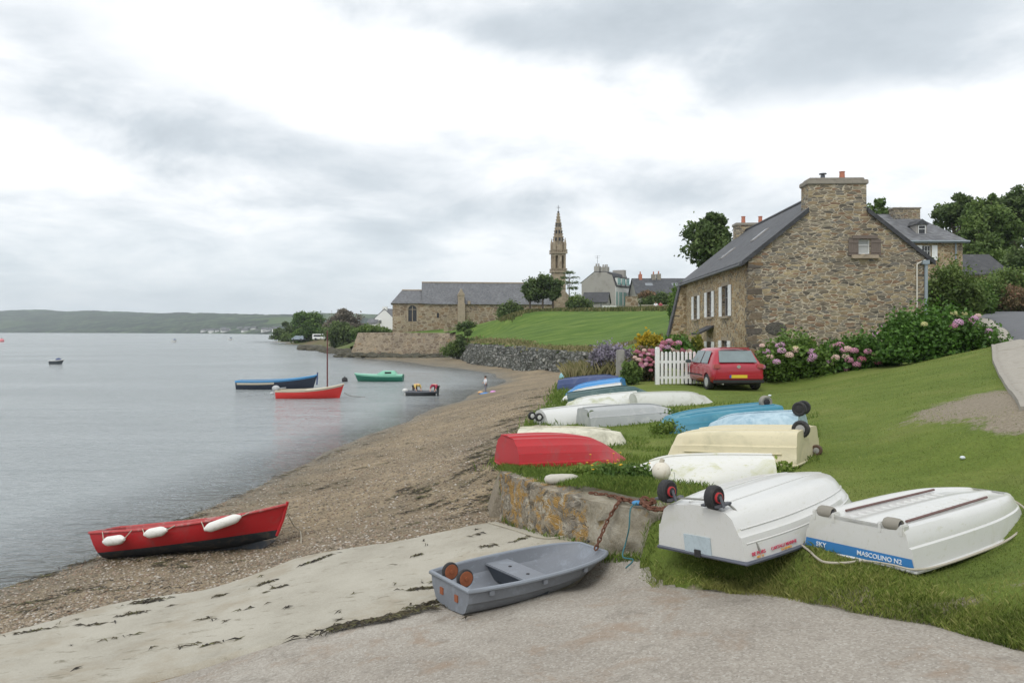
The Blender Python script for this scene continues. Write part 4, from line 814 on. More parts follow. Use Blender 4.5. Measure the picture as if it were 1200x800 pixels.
def tower():
    Yd = 159; cx = (654.3-600)/F*Yd; gz = EYE(364, Yd)-1
    t = thing('bell_tower', 'slender granite bell tower with crocketed stone spire beside the church', 'church tower', (cx, Yd, gz), R(12))
    Z = lambda py: EYE(py, Yd)-gz; w = 2.4
    def oct(r, z): return [(r*math.cos(math.pi/8+k*math.pi/4)/math.cos(math.pi/8), r*math.sin(math.pi/8+k*math.pi/4)/math.cos(math.pi/8), z) for k in range(8)]
    g = MB(); g.box((0, 0, (Z(319)-2)/2), (w, w, Z(319)+2), taper=.96); g.box((0, -.0, Z(362)), (w+.6, w+.6, Z(352)-Z(362)+3), taper=.85)
    g.build('shaft', tower_m, t, angle=0)
    g = MB(); g.prism([(w/2-.1, -2), (w/2+2.2, -2), (w/2+1.6, Z(352)), (w/2-.1, Z(340))], -.6, .6); g.prism([(-w/2+.1, -2), (-w/2-2.0, -2), (-w/2-1.6, Z(356)), (-w/2+.1, Z(344))], -.6, .6); g.build('buttress', tower_m, t, angle=0)
    g = MB(); g.bb(-w/2, w/2, -w/2, w/2, Z(319), Z(297)); b = g.build('belfry', tower_m, t, angle=0)
    zz0, zz1 = Z(315), Z(300); bx = []
    for q in (-.62, .62): bx += [(q-.27, q+.27, -2, 2, zz0, zz1)]
    cut(b, bx); cut(b, [(-2, 2, q-.27, q+.27, zz0+.001, zz1+.001) for q in (-.62, .62)])
    g = MB(); g.bb(-.25, .25, -.25, .25, Z(319), Z(298)); g.build('bell_frame', oakw, t, angle=0)
    for py, e, th in [(319.5, .22, .24), (297.5, .26, .22)]:
        g = MB(); g.box((0, 0, Z(py)+.1), (w+e*2, w+e*2, th)); c = g.build('cornice', ashlar, t, angle=0)
        g = MB()
        for s in (-1, 1):
            for k in range(8): g.box((s*(w/2+e-.05), (k-3.5)*(w+e*2-.1)/7, Z(py)+.45), (.07, .07, .5)); g.box(((k-3.5)*(w+e*2-.1)/7, s*(w/2+e-.05), Z(py)+.45), (.07, .07, .5))
            g.box((s*(w/2+e-.05), 0, Z(py)+.72), (.1, w+e*2, .09)); g.box((0, s*(w/2+e-.05), Z(py)+.72), (w+e*2, .1, .09))
        g.build('balustrade', ashlar, c, angle=0)
    g = MB(); r0 = w*.46; zA, zB, zC = Z(297)+.2, Z(286), Z(249.5)
    v = oct(r0, zA)+oct(r0, zB)+oct(r0*.92, zB+.01)+oct(.12, zC)
    fs = [tuple(range(7, -1, -1)), tuple(range(24, 32))]+[(k*8+j, k*8+(j+1) % 8, k*8+8+(j+1) % 8, k*8+8+j) for k in range(3) for j in range(8)]
    g.add(v, fs)
    for j in range(8):
        an = math.pi/8+j*math.pi/4
        for k in range(11):
            f = (k+.5)/11; rr = (r0*.92*(1-f)+.12*f)/math.cos(math.pi/8)+.05; g.box((rr*math.cos(an), rr*math.sin(an), zB+(zC-zB)*f), (.2, .2, .24), rz=an)
    sp = g.build('spire', tower_m, t, angle=0)
    for j in range(8):
        an = j*math.pi/4
        for f in (.06, .3, .52):
            g = MB()
            rr = (r0*.92*(1-f)+.12*f)-.02; M = Matrix.Rotation(an, 4, 'Z') @ Matrix.Translation((rr, 0, zB+(zC-zB)*f+.5)) ; g.box((0, 0, 0), (.1, .34*(1-f*.6), .7), M)
            g.build('spire_light', dkw, sp, angle=0)
    for sx in (-1, 1):
        for sy in (-1, 1):
            g = MB(); p = (sx*w*.45, sy*w*.45); g.box((p[0], p[1], zA+.8), (.4, .4, 1.7)); g.lathe([(.27, 0), (.04, 1.2)], 4, Matrix.Translation((p[0], p[1], zA+1.6))); g.build('pinnacle', ashlar, t, angle=0)
    g = MB(); g.sphere((0, 0, zC+.15), .22); g.tube([(0, 0, zC), (0, 0, zC+1.5)], .045, 6); g.tube([(-.35, 0, zC+1.05), (.35, 0, zC+1.05)], .04, 6); g.build('cross', iron_m, sp)
tower()
# ---------------------------------------------------------------- sea walls
def seawall(name, label, base, top, th, mat, jit=.0, cat='sea wall', step=1.0, capm=None, rows=7, seed=3):
    """base/top polylines [(x,y,z)] of equal length: battered face, level cap of width th going inland"""
    rg = np.random.default_rng(seed); B, Tt = [], []
    for i in range(len(base)-1):
        a, b = Vector(base[i]), Vector(base[i+1]); c, d = Vector(top[i]), Vector(top[i+1]); n = max(1, int((b-a).length/step))
        for k in range(n): B.append(a.lerp(b, k/n)); Tt.append(c.lerp(d, k/n))
    B.append(Vector(base[-1])); Tt.append(Vector(top[-1]))
    V = []; m = len(B)
    for i in range(m):
        inn = Tt[i]-B[i]; inn.z = 0
        dv = (Tt[min(i+1, m-1)]-Tt[max(i-1, 0)]); nn = Vector((-dv.y, dv.x, 0)).normalized()
        if nn.dot(inn) < 0 and inn.length > .02: nn = -nn
        for r in range(rows+1):
            f = r/rows; p = B[i].lerp(Tt[i], f)+Vector(rg.normal(size=3)*jit)*(1 if r < rows else .5); V.append(p)
        V.append(Tt[i]+nn*th*.5+Vector((0, 0, rg.normal()*jit*.5+.01))); V.append(Tt[i]+nn*th); V.append(Tt[i]+nn*th-Vector((0, 0, 1.5)))
    k = rows+4; fs = [(i*k+r, i*k+r+1, (i+1)*k+r+1, (i+1)*k+r) for i in range(m-1) for r in range(k-1)]
    fs.append(tuple(range(k))); fs.append(tuple((m-1)*k+r for r in range(k-1, -1, -1)))
    mb = MB(); mb.add(V, fs); o = mb.build(name, mat, None, angle=30 if jit == 0 else 50); return tag(o, label, cat)
seawall('terrace_wall', 'tall brown masonry sea wall below the church, dark weed at its foot', [(-25.5, 152, -.3), (-27.6, 137.3, -.3), (-20.3, 132.8, -.2), (-11, 127.8, 0), (-7.5, 124.5, .1)], [(-24.3, 152, 4.05), (-26.3, 138.5, 4.05), (-19.6, 133.9, 4.05), (-10.6, 129, 4.0), (-6.6, 125.6, 3.9)], 3.6, terr_m, .02)
seawall('riprap_wall', 'grey dry-stone sea wall below the green hillside', [(-10.5, 126.5, -.1), (-7.8, 116.5, .0), (-5.2, 100.8, .1), (-.6, 87.3, .1), (3.3, 70.6, .2), (6.6, 65.2, .7), (9.5, 61, 1.2)],
        [(-9.3, 126.5, 1.9), (-6.6, 117, 2.55), (-4, 101.5, 2.6), (.4, 88.2, 2.6), (4.0, 71.6, 2.55), (7.1, 66.6, 2.5), (10, 62, 2.6)], 3.4, riprap_m, .13, step=.45, rows=9)
rg_ = np.random.default_rng(5); mb = MB()
for k in range(700):
    f = rg_.uniform(0, 1); p = Vector((-28.5, 136.3, .15)).lerp(Vector((-6.5, 123.0, .2)), f); q_ = abs(rg_.normal()); p += Vector((rg_.normal()*.5, -q_*1.6+.5, rg_.uniform(-.1, .5)-q_*.25))
    r = rg_.uniform(.2, .55); mb.sphere(p, (r*1.4, r, r*.6), n=6, m=5)
for k in range(180):
    f = rg_.uniform(0, 1); p = Vector((-30, 150, .0)).lerp(Vector((-50, 196, .1)), f); p += Vector((rg_.normal()*1, rg_.normal()*1.5, rg_.uniform(-.2, .3))); r = rg_.uniform(.3, 1.0); mb.sphere(p, (r*1.2, r, r*.8), n=6, m=5)
tag(mb.build('weedy_rocks', MAT('weed_rock', (.055, .052, .035), .8, var=.5, vs=1.5, bs=.6, bscale=6, dirt=(.14, .115, .05), world=True), None, angle=50), 'dark weed-covered rocks along the foot of the terrace wall', 'rocks', kind='stuff')
# ---------------------------------------------------------------- hills across the water
def hills():
    m, nt, b, N, Lk = node_mat('wooded_hills')
    v = coords(nt); n = noise(nt, v, .012, 8, .72); vo = voro(nt, coords(nt, (1, .5, 4)), .006)
    c = ramp(nt, n, [(.35, (.010, .028, .020)), (.5, (.034, .064, .036)), (.65, (.09, .13, .07))])
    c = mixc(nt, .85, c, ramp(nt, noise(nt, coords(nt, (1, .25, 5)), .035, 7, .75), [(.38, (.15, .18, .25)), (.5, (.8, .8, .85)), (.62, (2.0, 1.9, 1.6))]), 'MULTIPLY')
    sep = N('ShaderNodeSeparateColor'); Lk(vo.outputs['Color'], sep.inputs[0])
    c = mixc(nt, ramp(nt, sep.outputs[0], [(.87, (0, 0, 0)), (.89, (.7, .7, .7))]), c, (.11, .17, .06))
    Lk(c, b.inputs['Base Color']); b.inputs['Roughness'].default_value = 1; bump(nt, noise(nt, v, .05, 6, .7), b, 1, 8)
    # shoreline and ridge by direction (x/y), distances in metres
    na, nr = 420, 60; V = []; rg = np.random.default_rng(9)
    for i in range(na):
        u = -1.0+1.25*i/(na-1)
        ds = np.interp(u, [-1.0, -.63, -.4, -.29, -.1, .25], [2600, 2300, 1600, 1080, 1150, 1400])
        depth = np.interp(u, [-1, -.3, .25], [1500, 1500, 1200])
        top = np.interp(u, [-1, -.632, -.53, -.45, -.40, -.34, -.30, -.24, -.18, 0, .25], [26, 25, 24, 22.0, 22, 20.5, 19.5, 21, 20, 20, 20])/F
        for j in range(nr):
            f = j/(nr-1); Y = ds+depth*f; x = u*Y
            prof = min(1, f/.62)**.9 if f < .62 else 1-.25*(f-.62)/.38
            z = top*(ds+depth*.62)*prof+CZ*prof
            q = mnoise.fractal(Vector((x*.004, Y*.004, 0)), 1, 2, 5)+.5*mnoise.noise(Vector((x*.0016, Y*.0016, 3)))
            z += prof*q*9*(1 if j else 0)+(.35*(mnoise.noise(Vector((x*.05, Y*.05, 0))))*6*prof)
            V.append((x, Y, max(z, -.5) if j else -1.0))
    Fh = [(i*nr+j, (i+1)*nr+j, (i+1)*nr+j+1, i*nr+j+1) for i in range(na-1) for j in range(nr-1)]
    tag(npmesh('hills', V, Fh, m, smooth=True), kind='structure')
hills()
# small white houses of the village over the water
def far_house():
    t = thing('village_house', 'tiny pale house in the village on the far shore', 'house', (0, 0, 0), group='village houses on the far shore')
    g = MB(); g.bb(-5, 5, -3.5, 3.5, -2, 4.6); g.build('wall', render_w, t, angle=0)
    g = MB(); g.prism([(-4.1, 4.4), (4.1, 4.4), (0, 8)], -5.3, 5.3, Matrix.Rotation(R(90), 4, 'Z')); g.build('roof', slate_l, t, angle=0)
    for dx in (-2.8, 0, 2.8):
        g = MB(); g.bb(dx-.5, dx+.5, -3.56, -3.5, 1.2, 2.8); g.build('window', dkw, t, angle=0)
    return t
fh = far_house(); rg = np.random.default_rng(21); k = 0
for i in range(46):
    px = rg.uniform(205, 325) if i > 8 else rg.uniform(246, 268); u = (px-600)/F
    ds = np.interp(u, [-1.0, -.63, -.4, -.29], [2600, 2300, 1600, 1080]); Yd = ds+rg.uniform(10, 150); f = (Yd-ds)/1500
    o = fh if i == 0 else copy_tree(fh); z = CZ+(HY-rg.uniform(388.5, 391.5))*Yd/F
    o.location = (u*Yd, Yd, max(1.0, z*.6+f*40)); o.rotation_euler.z = rg.uniform(-.8, .8); sc = rg.uniform(.55, .95); o.scale = (sc, sc, sc)
    if px < 230: o.scale = (.5, .5, .5)
# ---------------------------------------------------------------- houses around the church
def house_grey():
    Yd = 142; c = np.array([(721-600)/F*Yd, Yd]); gz = EYE(360, Yd); an = R(-32)
    t = thing('village_house', 'grey rendered house with teal windows and slate mansard roof right of the bell tower', 'house', (c[0], c[1], gz), an)
    Wg, Ld = 6.6, 6.0; Z = lambda py: EYE(py, Yd)-gz
    e = Z(335); mid = Z(323); top = Z(318)
    g = MB(); g.prism([(-Wg, -2), (0, -2), (0, e), (-.7, mid+.2), (-2.0, top-.1), (-4.2, top-.1), (-Wg, e+.8)], 0, Ld); w = g.build('wall', render_g, t, angle=0)
    g = MB(); g.bb(.0, .06, .05, Ld-.05, -2, e-.02); g.build('front_wall', render_w, t, angle=0)
    tk = .12; g = MB()
    for (a, b) in [((.2, e-.1), (-.7, mid+.3)), ((-.7, mid+.3), (-2.0, top+.02)), ((-2.0, top+.02), (-4.2, top+.02)), ((-4.2, top+.02), (-Wg-.25, e+.7))]:
        g.prism([a, b, (b[0]+.02, b[1]+tk), (a[0]+.04, a[1]+tk)], -.0 if False else .12, Ld+.2)
    g.build('roof', slate, t, angle=0)
    for k in range(3):
        yc = 1.1+k*1.9; window(t, (.09, yc, e*.42), (0, 1, 0), (1, 0, 0), .85, e*.62, shutters=.36, sh_m=teal_p, rec=.03, fm=white, sill=False)
        g = MB(); g.box((-.3, yc, e+.85), (1.0, 1.1, 1.35)); d = g.build('dormer', render_w, t, angle=0)
        g = MB(); g.box((-.35, yc, e+1.58), (1.3, 1.3, .12)); g.build('dormer_roof', slate_d, d, angle=0)
        window(d, (.22, yc, e+.85), (0, 1, 0), (1, 0, 0), .55, 1.1, shutters=.3, sh_m=teal_p, rec=.0, fm=teal_p, sill=False)
    g = MB(); g.bb(-4.2, -3.2, .15, 1.0, top-2, top+1.1); c1 = g.build('chimney', render_g, t, angle=0)
    g = MB(); g.bb(-2.9, -1.6, .15, 1.0, top-2, top+.9); c2 = g.build('chimney', render_g, t, angle=0)
    for cc, xs in ((c1, (-3.95, -3.45)), (c2, (-2.6, -2.2, -1.85))):
        for x in xs: g = MB(); g.lathe([(.14, 0), (.11, .5)], 8, Matrix.Translation((x, .55, top+.85+(.2 if cc is c1 else 0)))); g.build('chimney_pot', SP, cc)
    g = MB(); g.bb(-2.5, -.3, 4.3, 5.3, top-1.4, top+.55); g.build('chimney', render_g, t, angle=0)
    g = MB(); g.tube([(-3.7, .5, top+1.2), (-3.7, .5, top+3)], .03, 5); g.tube([(-4.3, .5, top+2.9), (-3.1, .5, top+2.9)], .02, 4); g.tube([(-4.1, .5, top+2.6), (-3.3, .5, top+2.6)], .02, 4); g.build('aerial', iron_m, t)
house_grey()
def gable_house(name, label, cat, px0, px1, Yd, ybase, yeave, yridge, depth, wallm, roofm, wins=(), chim=(), skyl=(), rot=0, under=1.5, hip=False):
    x0, x1 = (px0-600)/F*Yd, (px1-600)/F*Yd; gz = EYE(ybase, Yd); ze = EYE(yeave, Yd)-gz; zr = EYE(yridge, Yd+depth/2)-gz; W_ = x1-x0
    t = thing(name, label, cat, (x0, Yd, gz), rot)
    g = MB(); g.add([(0, 0, -under), (W_, 0, -under), (W_, depth, -under), (0, depth, -under), (0, 0, ze), (W_, 0, ze), (W_, depth, ze), (0, depth, ze), (0, depth/2, zr), (W_, depth/2, zr)], [(0, 1, 5, 4), (1, 2, 6, 9, 5), (2, 3, 7, 6), (3, 0, 4, 8, 7), (4, 5, 9, 8), (6, 7, 8, 9)]); g.build('wall', wallm, t, angle=0)
    g = MB(); k = .25*(zr-ze)/(depth/2)
    for s in (-1, 1):
        y0, y1 = (-.25, depth/2) if s < 0 else (depth+.25, depth/2)
        g.add([(-.2, y0, ze-k+.02), (W_+.2, y0, ze-k+.02), (W_+.2, y1, zr+.02), (-.2, y1, zr+.02), (-.2, y0, ze-k+.14), (W_+.2, y0, ze-k+.14), (W_+.2, y1, zr+.14), (-.2, y1, zr+.14)], [(0, 1, 2, 3), (4, 5, 6, 7), (0, 1, 5, 4), (1, 2, 6, 5), (2, 3, 7, 6), (3, 0, 4, 7)])
    rf = g.build('roof', roofm, t, angle=0)
    for (a, b, ya, yb, m) in chim:
        cx0, cx1 = (a-600)/F*(Yd+depth/2)-x0, (b-600)/F*(Yd+depth/2)-x0
        g = MB(); g.bb(cx0, cx1, depth/2-.5, depth/2+.5, zr-1, EYE(ya, Yd+depth/2)-gz); c = g.build('chimney', m, t, angle=0)
        g = MB(); g.lathe([(.13, 0), (.1, .5)], 8, Matrix.Translation(((cx0+cx1)/2, depth/2, EYE(ya, Yd+depth/2)-gz))); g.build('chimney_pot', terracotta, c)
    for (a, b, ya, yb) in wins:
        wx0, wx1 = (a-600)/F*Yd-x0, (b-600)/F*Yd-x0; z0, z1 = EYE(yb, Yd)-gz, EYE(ya, Yd)-gz
        window(t, ((wx0+wx1)/2, 0, (z0+z1)/2), (1, 0, 0), (0, -1, 0), wx1-wx0, z1-z0, rec=-.03, sill=False, fm=white)
    sl = (zr-ze)/(depth/2)
    for (a, b, py) in skyl:
        f = (yeave-py)/(yeave-yridge); yy = depth/2*f; xx = ((a+b)/2-600)/F*(Yd+yy)-x0
        M = Matrix.Translation((xx, yy, ze+yy*sl+.17)) @ Matrix.Rotation(math.atan(sl), 4, 'X'); g = MB(); g.box((0, 0, 0), ((b-a)/F*Yd, 1.0, .06), M); g.build('skylight', MAT('sky_glass', (.35, .38, .40), .08, .2), rf, angle=0)
    return t
gable_house('long_house', 'long low house with pale slate roof and two skylights beyond the hill', 'house', 746, 830, 138, 360, 343.5, 327, 9, render_g, slate, wins=[(754, 757, 347, 352), (790, 793, 347, 352)], chim=[(748.5, 752, 321.5, 0, terracotta), (763.5, 768, 321.5, 0, SP), (769.5, 774, 321, 0, SP)], skyl=[(756, 765, 334.5), (787, 795, 334.5)])
gable_house('shed', 'low dark slate shed in front of the grey house with teal windows', 'shed', 683, 711, 131, 360, 354, 343.5, 6, render_g, slate_d, wins=[(703, 705.5, 354.5, 359)], rot=R(-12))
def white_gable():
    Yd = 186; x = (439-600)/F*Yd; gz = EYE(384, Yd); t = thing('white_house', 'small white gabled house left of the church, above the terrace wall', 'house', (x, Yd, gz), R(-12)); z = lambda p: EYE(p, Yd)-gz
    g = MB(); g.prism([(0, -2), (5.0, -2), (5.0, z(375)), (2.4, z(362.5)), (0, z(373))], 0, 9); g.build('wall', render_w, t, angle=0)
    g = MB()
    for a, b in (((-.25, z(374.3)), (2.4, z(362.3))), ((5.3, z(376.5)), (2.4, z(362.3)))): g.prism([a, b, (b[0], b[1]+.2), (a[0], a[1]+.2)], -.02, 9.2)
    g.build('roof', slate_l, t, angle=0)
    g = MB(); g.bb(1.9, 2.9, .0, .7, z(364), z(359.5)); g.build('chimney', render_w, t, angle=0)
    window(t, (1.4, 0, z(377)), (1, 0, 0), (0, -1, 0), .6, .9, rec=-.03, sill=False, fm=white)
white_gable()
gable_house('white_lean_to', 'low white outbuilding left of the small white gabled house', 'outbuilding', 431, 441, 184, 384, 378.5, 374, 5, render_w, slate_l, wins=[(434, 436, 379.5, 382)])
def lowwall(name, label, px0, px1, Yd, yt, yb, mat, cat='wall', th=.35, Y2=None):
    Y2 = Y2 or Yd; a, b = AT(px0, Yd, yb), AT(px1, Y2, yb); v = Vector(b-a); g = MB(); h = (yb-yt)*Yd/F
    M = Matrix.Translation(Vector(a)) @ Matrix.Rotation(math.atan2(v.y, v.x), 4, 'Z'); l = v.length
    g.bb(0, l, 0, th, -1.2, h-.12, M); g.bb(-.05, l+.05, -.04, th+.04, h-.12, h, M); o = g.build(name, mat, None, angle=0)
    return tag(o, label, cat)
lowwall('garden_wall', 'pale garden wall at the top of the hill behind the two seated people', 752, 800, 118, 357, 364, MAT('tan_wall', (.36, .32, .26), .9, world=True))
lowwall('garden_wall', 'low white wall in front of the dark slate shed', 706, 722, 128, 358, 363, render_w)
lowwall('stone_wall', 'dark stone garden wall between the teal-windowed house and the long house', 733, 748, 132, 347, 362, church_m)
lowwall('churchyard_wall', 'low stone wall along the churchyard above the terrace wall', 520, 560, 137, 385, 391, church_m)
# ---------------------------------------------------------------- vegetation round the bay
SH('shrub', 'dark bush on the skyline between church and hill', 599, 126, 354, 374, 26, 3500, .2, dk_leaf, 31, 4, clump=.3, K=18)
SH('ivy_clump', 'ivy spilling over the corner of the terrace wall', 546, 127, 375, 392, 16, 2500, .17, dk_leaf, 32, 3, clump=.3, K=14)
T('bushy_tree', 'dark bushy tree standing at the end of the grey dry-stone wall', 'tree', 545, 115.5, 383, 418, 26, 6500, .16, dk_leaf, 33, 9, z0=.1)
SH('shrub', 'light green bramble left of the bushy tree by the sea walls', 531, 116, 399, 417, 22, 3500, .13, md_leaf, 34, 4, clump=.3, K=18)
G = 'palm-like trees on the hill by the church'
for (px, yt, w, s, lab) in [(621, 325, 25, 41, 'leftmost of the three round-crowned trees in front of the church'), (636, 321, 24, 42, 'tallest, middle one of the three round-crowned trees in front of the church'), (648, 325, 19, 43, 'round-crowned tree directly in front of the bell tower')]:
    rg = np.random.default_rng(s); Yd = 124; zb = EYE(366, Yd); h = (366-yt)*Yd/F; x = (px-600)/F*Yd; wd = w*Yd/F
    bl = [((rg.uniform(-.28, .28)*wd, rg.uniform(-.3, .3)*wd, h*rg.uniform(.46, .84)), (wd*.29, wd*.29, wd*.25)) for k in range(8)]
    tree('round_tree', lab, 'tree', (x, Yd, zb), h, bl, 6500, .2, dk_leaf, .16, h*.62, s, G, clump=.3, shell=.4)
rg = np.random.default_rng(50); zb = EYE(362, 136); x = (667-600)/F*136
bl = [((math.cos(a)*r, math.sin(a)*r, z), (.75, .75, .22)) for z, r in ((3.4, 1.6), (4.4, 1.3), (5.3, .9), (6.1, .3)) for a in rg.uniform(0, 6.28, 3)]
tree('monkey_puzzle_tree', 'thin open-branched tree just right of the bell tower', 'tree', (x, 136, zb), 6.5, bl, 900, .14, dk_leaf, .1, 6.2, 51, clump=.3)
SH('shrub', 'round green garden bush right of the bell tower foot', 678, 127, 344, 364, 22, 3500, .2, md_leaf, 52, 4, clump=.3, K=16)
SH('shrub', 'dark rounded bush in front of the slate shed', 681, 121, 350, 364, 22, 3000, .17, dk_leaf, 53, 4, clump=.3, K=16)
SH('garden_hedge', 'dark clipped hedge and shrubs in front of the long slate-roofed house', 776, 124, 344, 362, 52, 8000, .17, dk_leaf, 54, 8, 'hedge', dep=.2, clump=.3, K=20)
SH('shrub', 'reddish shrub against the long house roof', 760, 126, 341, 352, 18, 2000, .16, rd_leaf, 55, 3, clump=.3)
SH('shrub', 'bright green bush at the left corner of the big stone house', 796, 62, 340, 378, 22, 6000, .12, br_leaf, 56, 4, clump=.3, K=20)
# rough grass strip along the crest
def fr(n, fx, seed, h0, h1, wd, name, mat, label=None, cat=None, kind='stuff', zf=None, nseg=1, lean=.35):
    """blades: fx(rg,n)-> x,y arrays"""
    rg = np.random.default_rng(seed); x, y = fx(rg, n); n = len(x); z = (zf or h_high)(x, y)-.01
    h = rg.uniform(h0, h1, n); a = rg.uniform(0, 6.283, n); w = wd*rg.uniform(.6, 1.3, n)*np.maximum(1, np.hypot(x, y)/9); l = h*lean*rg.normal(size=n); b = rg.uniform(0, 6.283, n)
    dx, dy = np.cos(a)*w, np.sin(a)*w; lx, ly = np.cos(b)*l, np.sin(b)*l
    V = np.stack([np.stack([x-dx, y-dy, z], 1), np.stack([x+dx, y+dy, z], 1), np.stack([x+dx*.5+lx*.35, y+dy*.5+ly*.35, z+h*.6], 1), np.stack([x+lx, y+ly, z+h], 1)], 1)
    V = V[:, [0, 1, 2, 3]].reshape(-1, 3); o = npmesh(name, V, np.arange(n*4).reshape(-1, 4), mat, fattr={'rnd': rg.uniform(0, 1, n)}); return tag(o, label, cat, kind=kind)
gb = leaf_mat('grass_blade', [(.095, .135, .022), (.175, .24, .042), (.28, .33, .075), (.40, .39, .15)], .35, .7, .3, patch=(.34, .33, .11))
gw = leaf_mat('wild_blade', [(.075, .13, .022), (.14, .215, .04), (.24, .31, .07)], .35, .7, .25)
dry = leaf_mat('dry_blade', [(.12, .13, .045), (.24, .22, .10), (.36, .31, .17)], .35, .8, .2)
def crest(rg, n):
    px = rg.uniform(585, 800, n); Yd = np.interp(px, [560, 600, 640, 700, 740, 790], [131, 121, 125, 118, 110, 101])+rg.normal(size=n)*1.2; return (px-600)/F*Yd, Yd
fr(8000, crest, 61, .15, .6, .012, 'crest_grass', leaf_mat('crest_blade', [(.07, .10, .03), (.14, .15, .05), (.24, .22, .10)], .3, .8, .3), 'rough uncut grass along the top of the hillside', 'grass')
def shore_ed(rg, n):
    pts = np.array([(10, 62.5), (6.9, 67.5), (3.9, 72.5), (.3, 89), (-4.1, 103), (-6.8, 118)]); i = rg.integers(0, 5, n); f = rg.uniform(0, 1, n)[:, None]
    p = pts[i]*(1-f)+pts[i+1]*f+rg.normal(size=(n, 2))*.5+np.array([.9, 1.0]); return p[:, 0], p[:, 1]
fr(4200, shore_ed, 62, .08, .38, .012, 'wall_edge_grass', dry, 'dry grass fringe along the top of the grey dry-stone wall', 'grass')
# peninsula with trees and vans
G = 'trees on the point beyond the moored boats'
T('bushy_tree', 'leftmost smaller tree on the wooded point', 'tree', 336, 300, 377, 399, 34, 6000, .45, dk_leaf, 71, 8, G, z0=.1)
T('bushy_tree', 'large bright green tree in the middle of the wooded point', 'tree', 362, 270, 366, 400, 52, 13000, .42, br_leaf, 72, 11, G, z0=.12)
T('bare_crowned_tree', 'brownish thin-crowned tree behind the dark bushes on the point', 'tree', 401, 235, 362, 402, 50, 9000, .36, leaf_mat('brown_leaf', [(.09, .085, .06), (.15, .135, .10), (.20, .17, .13)]), 73, 10, G, z0=.2)
T('bushy_tree', 'dark dense tree at the waterside left of the terrace wall', 'tree', 401, 200, 378, 411, 50, 13000, .3, dk_leaf, 74, 12, G, z0=.06)
SH('shrub', 'green scrub above the left end of the terrace wall', 436, 160, 382, 391, 44, 6000, .22, md_leaf, 75, 7, clump=.3, K=16)
SH('shrub', 'low scrub at the tip of the wooded point', 336, 295, 391, 400, 18, 1500, .35, md_leaf, 76, 3, clump=.3)
SH('shrub', 'pale green bushes right of the dark dense waterside tree', 423, 172, 384, 397, 18, 2500, .22, br_leaf, 77, 4, clump=.3)
def van(label, px, Yd, ytop, yb, L, rot, colm, cat='van'):
    a = AT(px, Yd, yb); h = (yb-ytop)*Yd/F; t = thing('parked_van', label, cat, tuple(a), rot); w = 1.0
    g = MB(); g.prism([(-L/2, .35), (L/2, .35), (L/2+.02, h*.45), (L*.36, h*.52), (L*.22, h), (-L/2+.05, h), (-L/2, h*.6)], -w, w); g.build('body', colm, t, angle=0, bevel=.06)
    g = MB(); g.bb(-L*.42, L*.2, -w-.015, -w-.003, h*.56, h*.86); g.build('window', dkw, t, angle=0)
    g = MB(); g.prism([(L*.37, h*.55), (L*.385, h*.55), (L*.245, h*.94), (L*.23, h*.94)], -w+.12, w-.12); g.build('windscreen', dkw, t, angle=0)
    for sx in (-.3, .32):
        for sy in (-1, 1): g = MB(); g.tube([(L*sx, sy*w*.8, .33), (L*sx, sy*(w+.02), .33)], .33, 14); g.build('wheel', iron_m, t)
    return t
van('white van parked between the trees on the point', 376, 232, 391.2, 398.5, 4.6, R(8), white)
van('pale blue-grey car parked under the leftmost trees on the point', 350, 268, 393, 399, 4.2, R(170), MAT('blue_grey_paint', (.30, .36, .42), .3), 'car')
# ---------------------------------------------------------------- low quay wall in front of the upturned boats
qa = [P(588, 618, 1.5), P(640, 634, 1.62), P(700, 648, 1.68), P(778, 656, 1.72)]
qt = [P(588, 553, 2.22), P(640, 572, 2.27), P(700, 588, 2.27), P(780, 602, 2.27)]
qb = [(t_[0], t_[1]-.07, b_[2]-.12) for b_, t_ in zip(qa, qt)]
side_b = [(qb[0][0]+.12, 13.6, 1.75), (qb[0][0]-.03, 12.4, 1.6)]; side_t = [(qt[0][0]+.16, 13.6, 2.12), (qt[0][0]+.0, 12.4, 2.18)]
seawall('quay_wall', 'low lichen-stained rubble wall holding up the grass beside the slipway', side_b+qb+[(2.25, 8.55, 1.6)], side_t+[tuple(q) for q in qt]+[(2.3, 8.62, 2.2)], .55, quay_m, .022, cat='wall', step=.12, rows=8)
# ---------------------------------------------------------------- boats
SEC = {
 'round': [(0, 0), (.22, .015), (.42, .06), (.6, .14), (.74, .26), (.85, .42), (.93, .6), (.98, .8), (1, 1)],
 'chine': [(0, 0), (.3, .02), (.6, .05), (.72, .09), (.78, .16), (.84, .4), (.88, .46), (.92, .48), (.97, .75), (1, 1)],
 'flat': [(0, 0), (.4, .0), (.7, .015), (.8, .04), (.85, .12), (.90, .42), (.94, .455), (.965, .76), (.99, .80), (1, 1)],
 'tri': [(0, .03), (.1, .03), (.16, .09), (.4, .10), (.58, .095), (.64, .03), (.72, .0), (.80, .03), (.86, .16), (.9, .45), (.94, .48), (1, 1)],
 'tender': [(0, .02), (.12, .02), (.2, .05), (.5, .07), (.66, .1), (.78, .2), (.85, .38), (.9, .5), (.94, .53), (.98, .8), (1, 1)],
 'red': [(0, 0), (.1, .0), (.14, .05), (.36, .07), (.40, .03), (.50, .03), (.55, .11), (.70, .22), (.74, .21), (.83, .42), (.87, .42), (.93, .68), (.97, .70), (1, 1)],
}
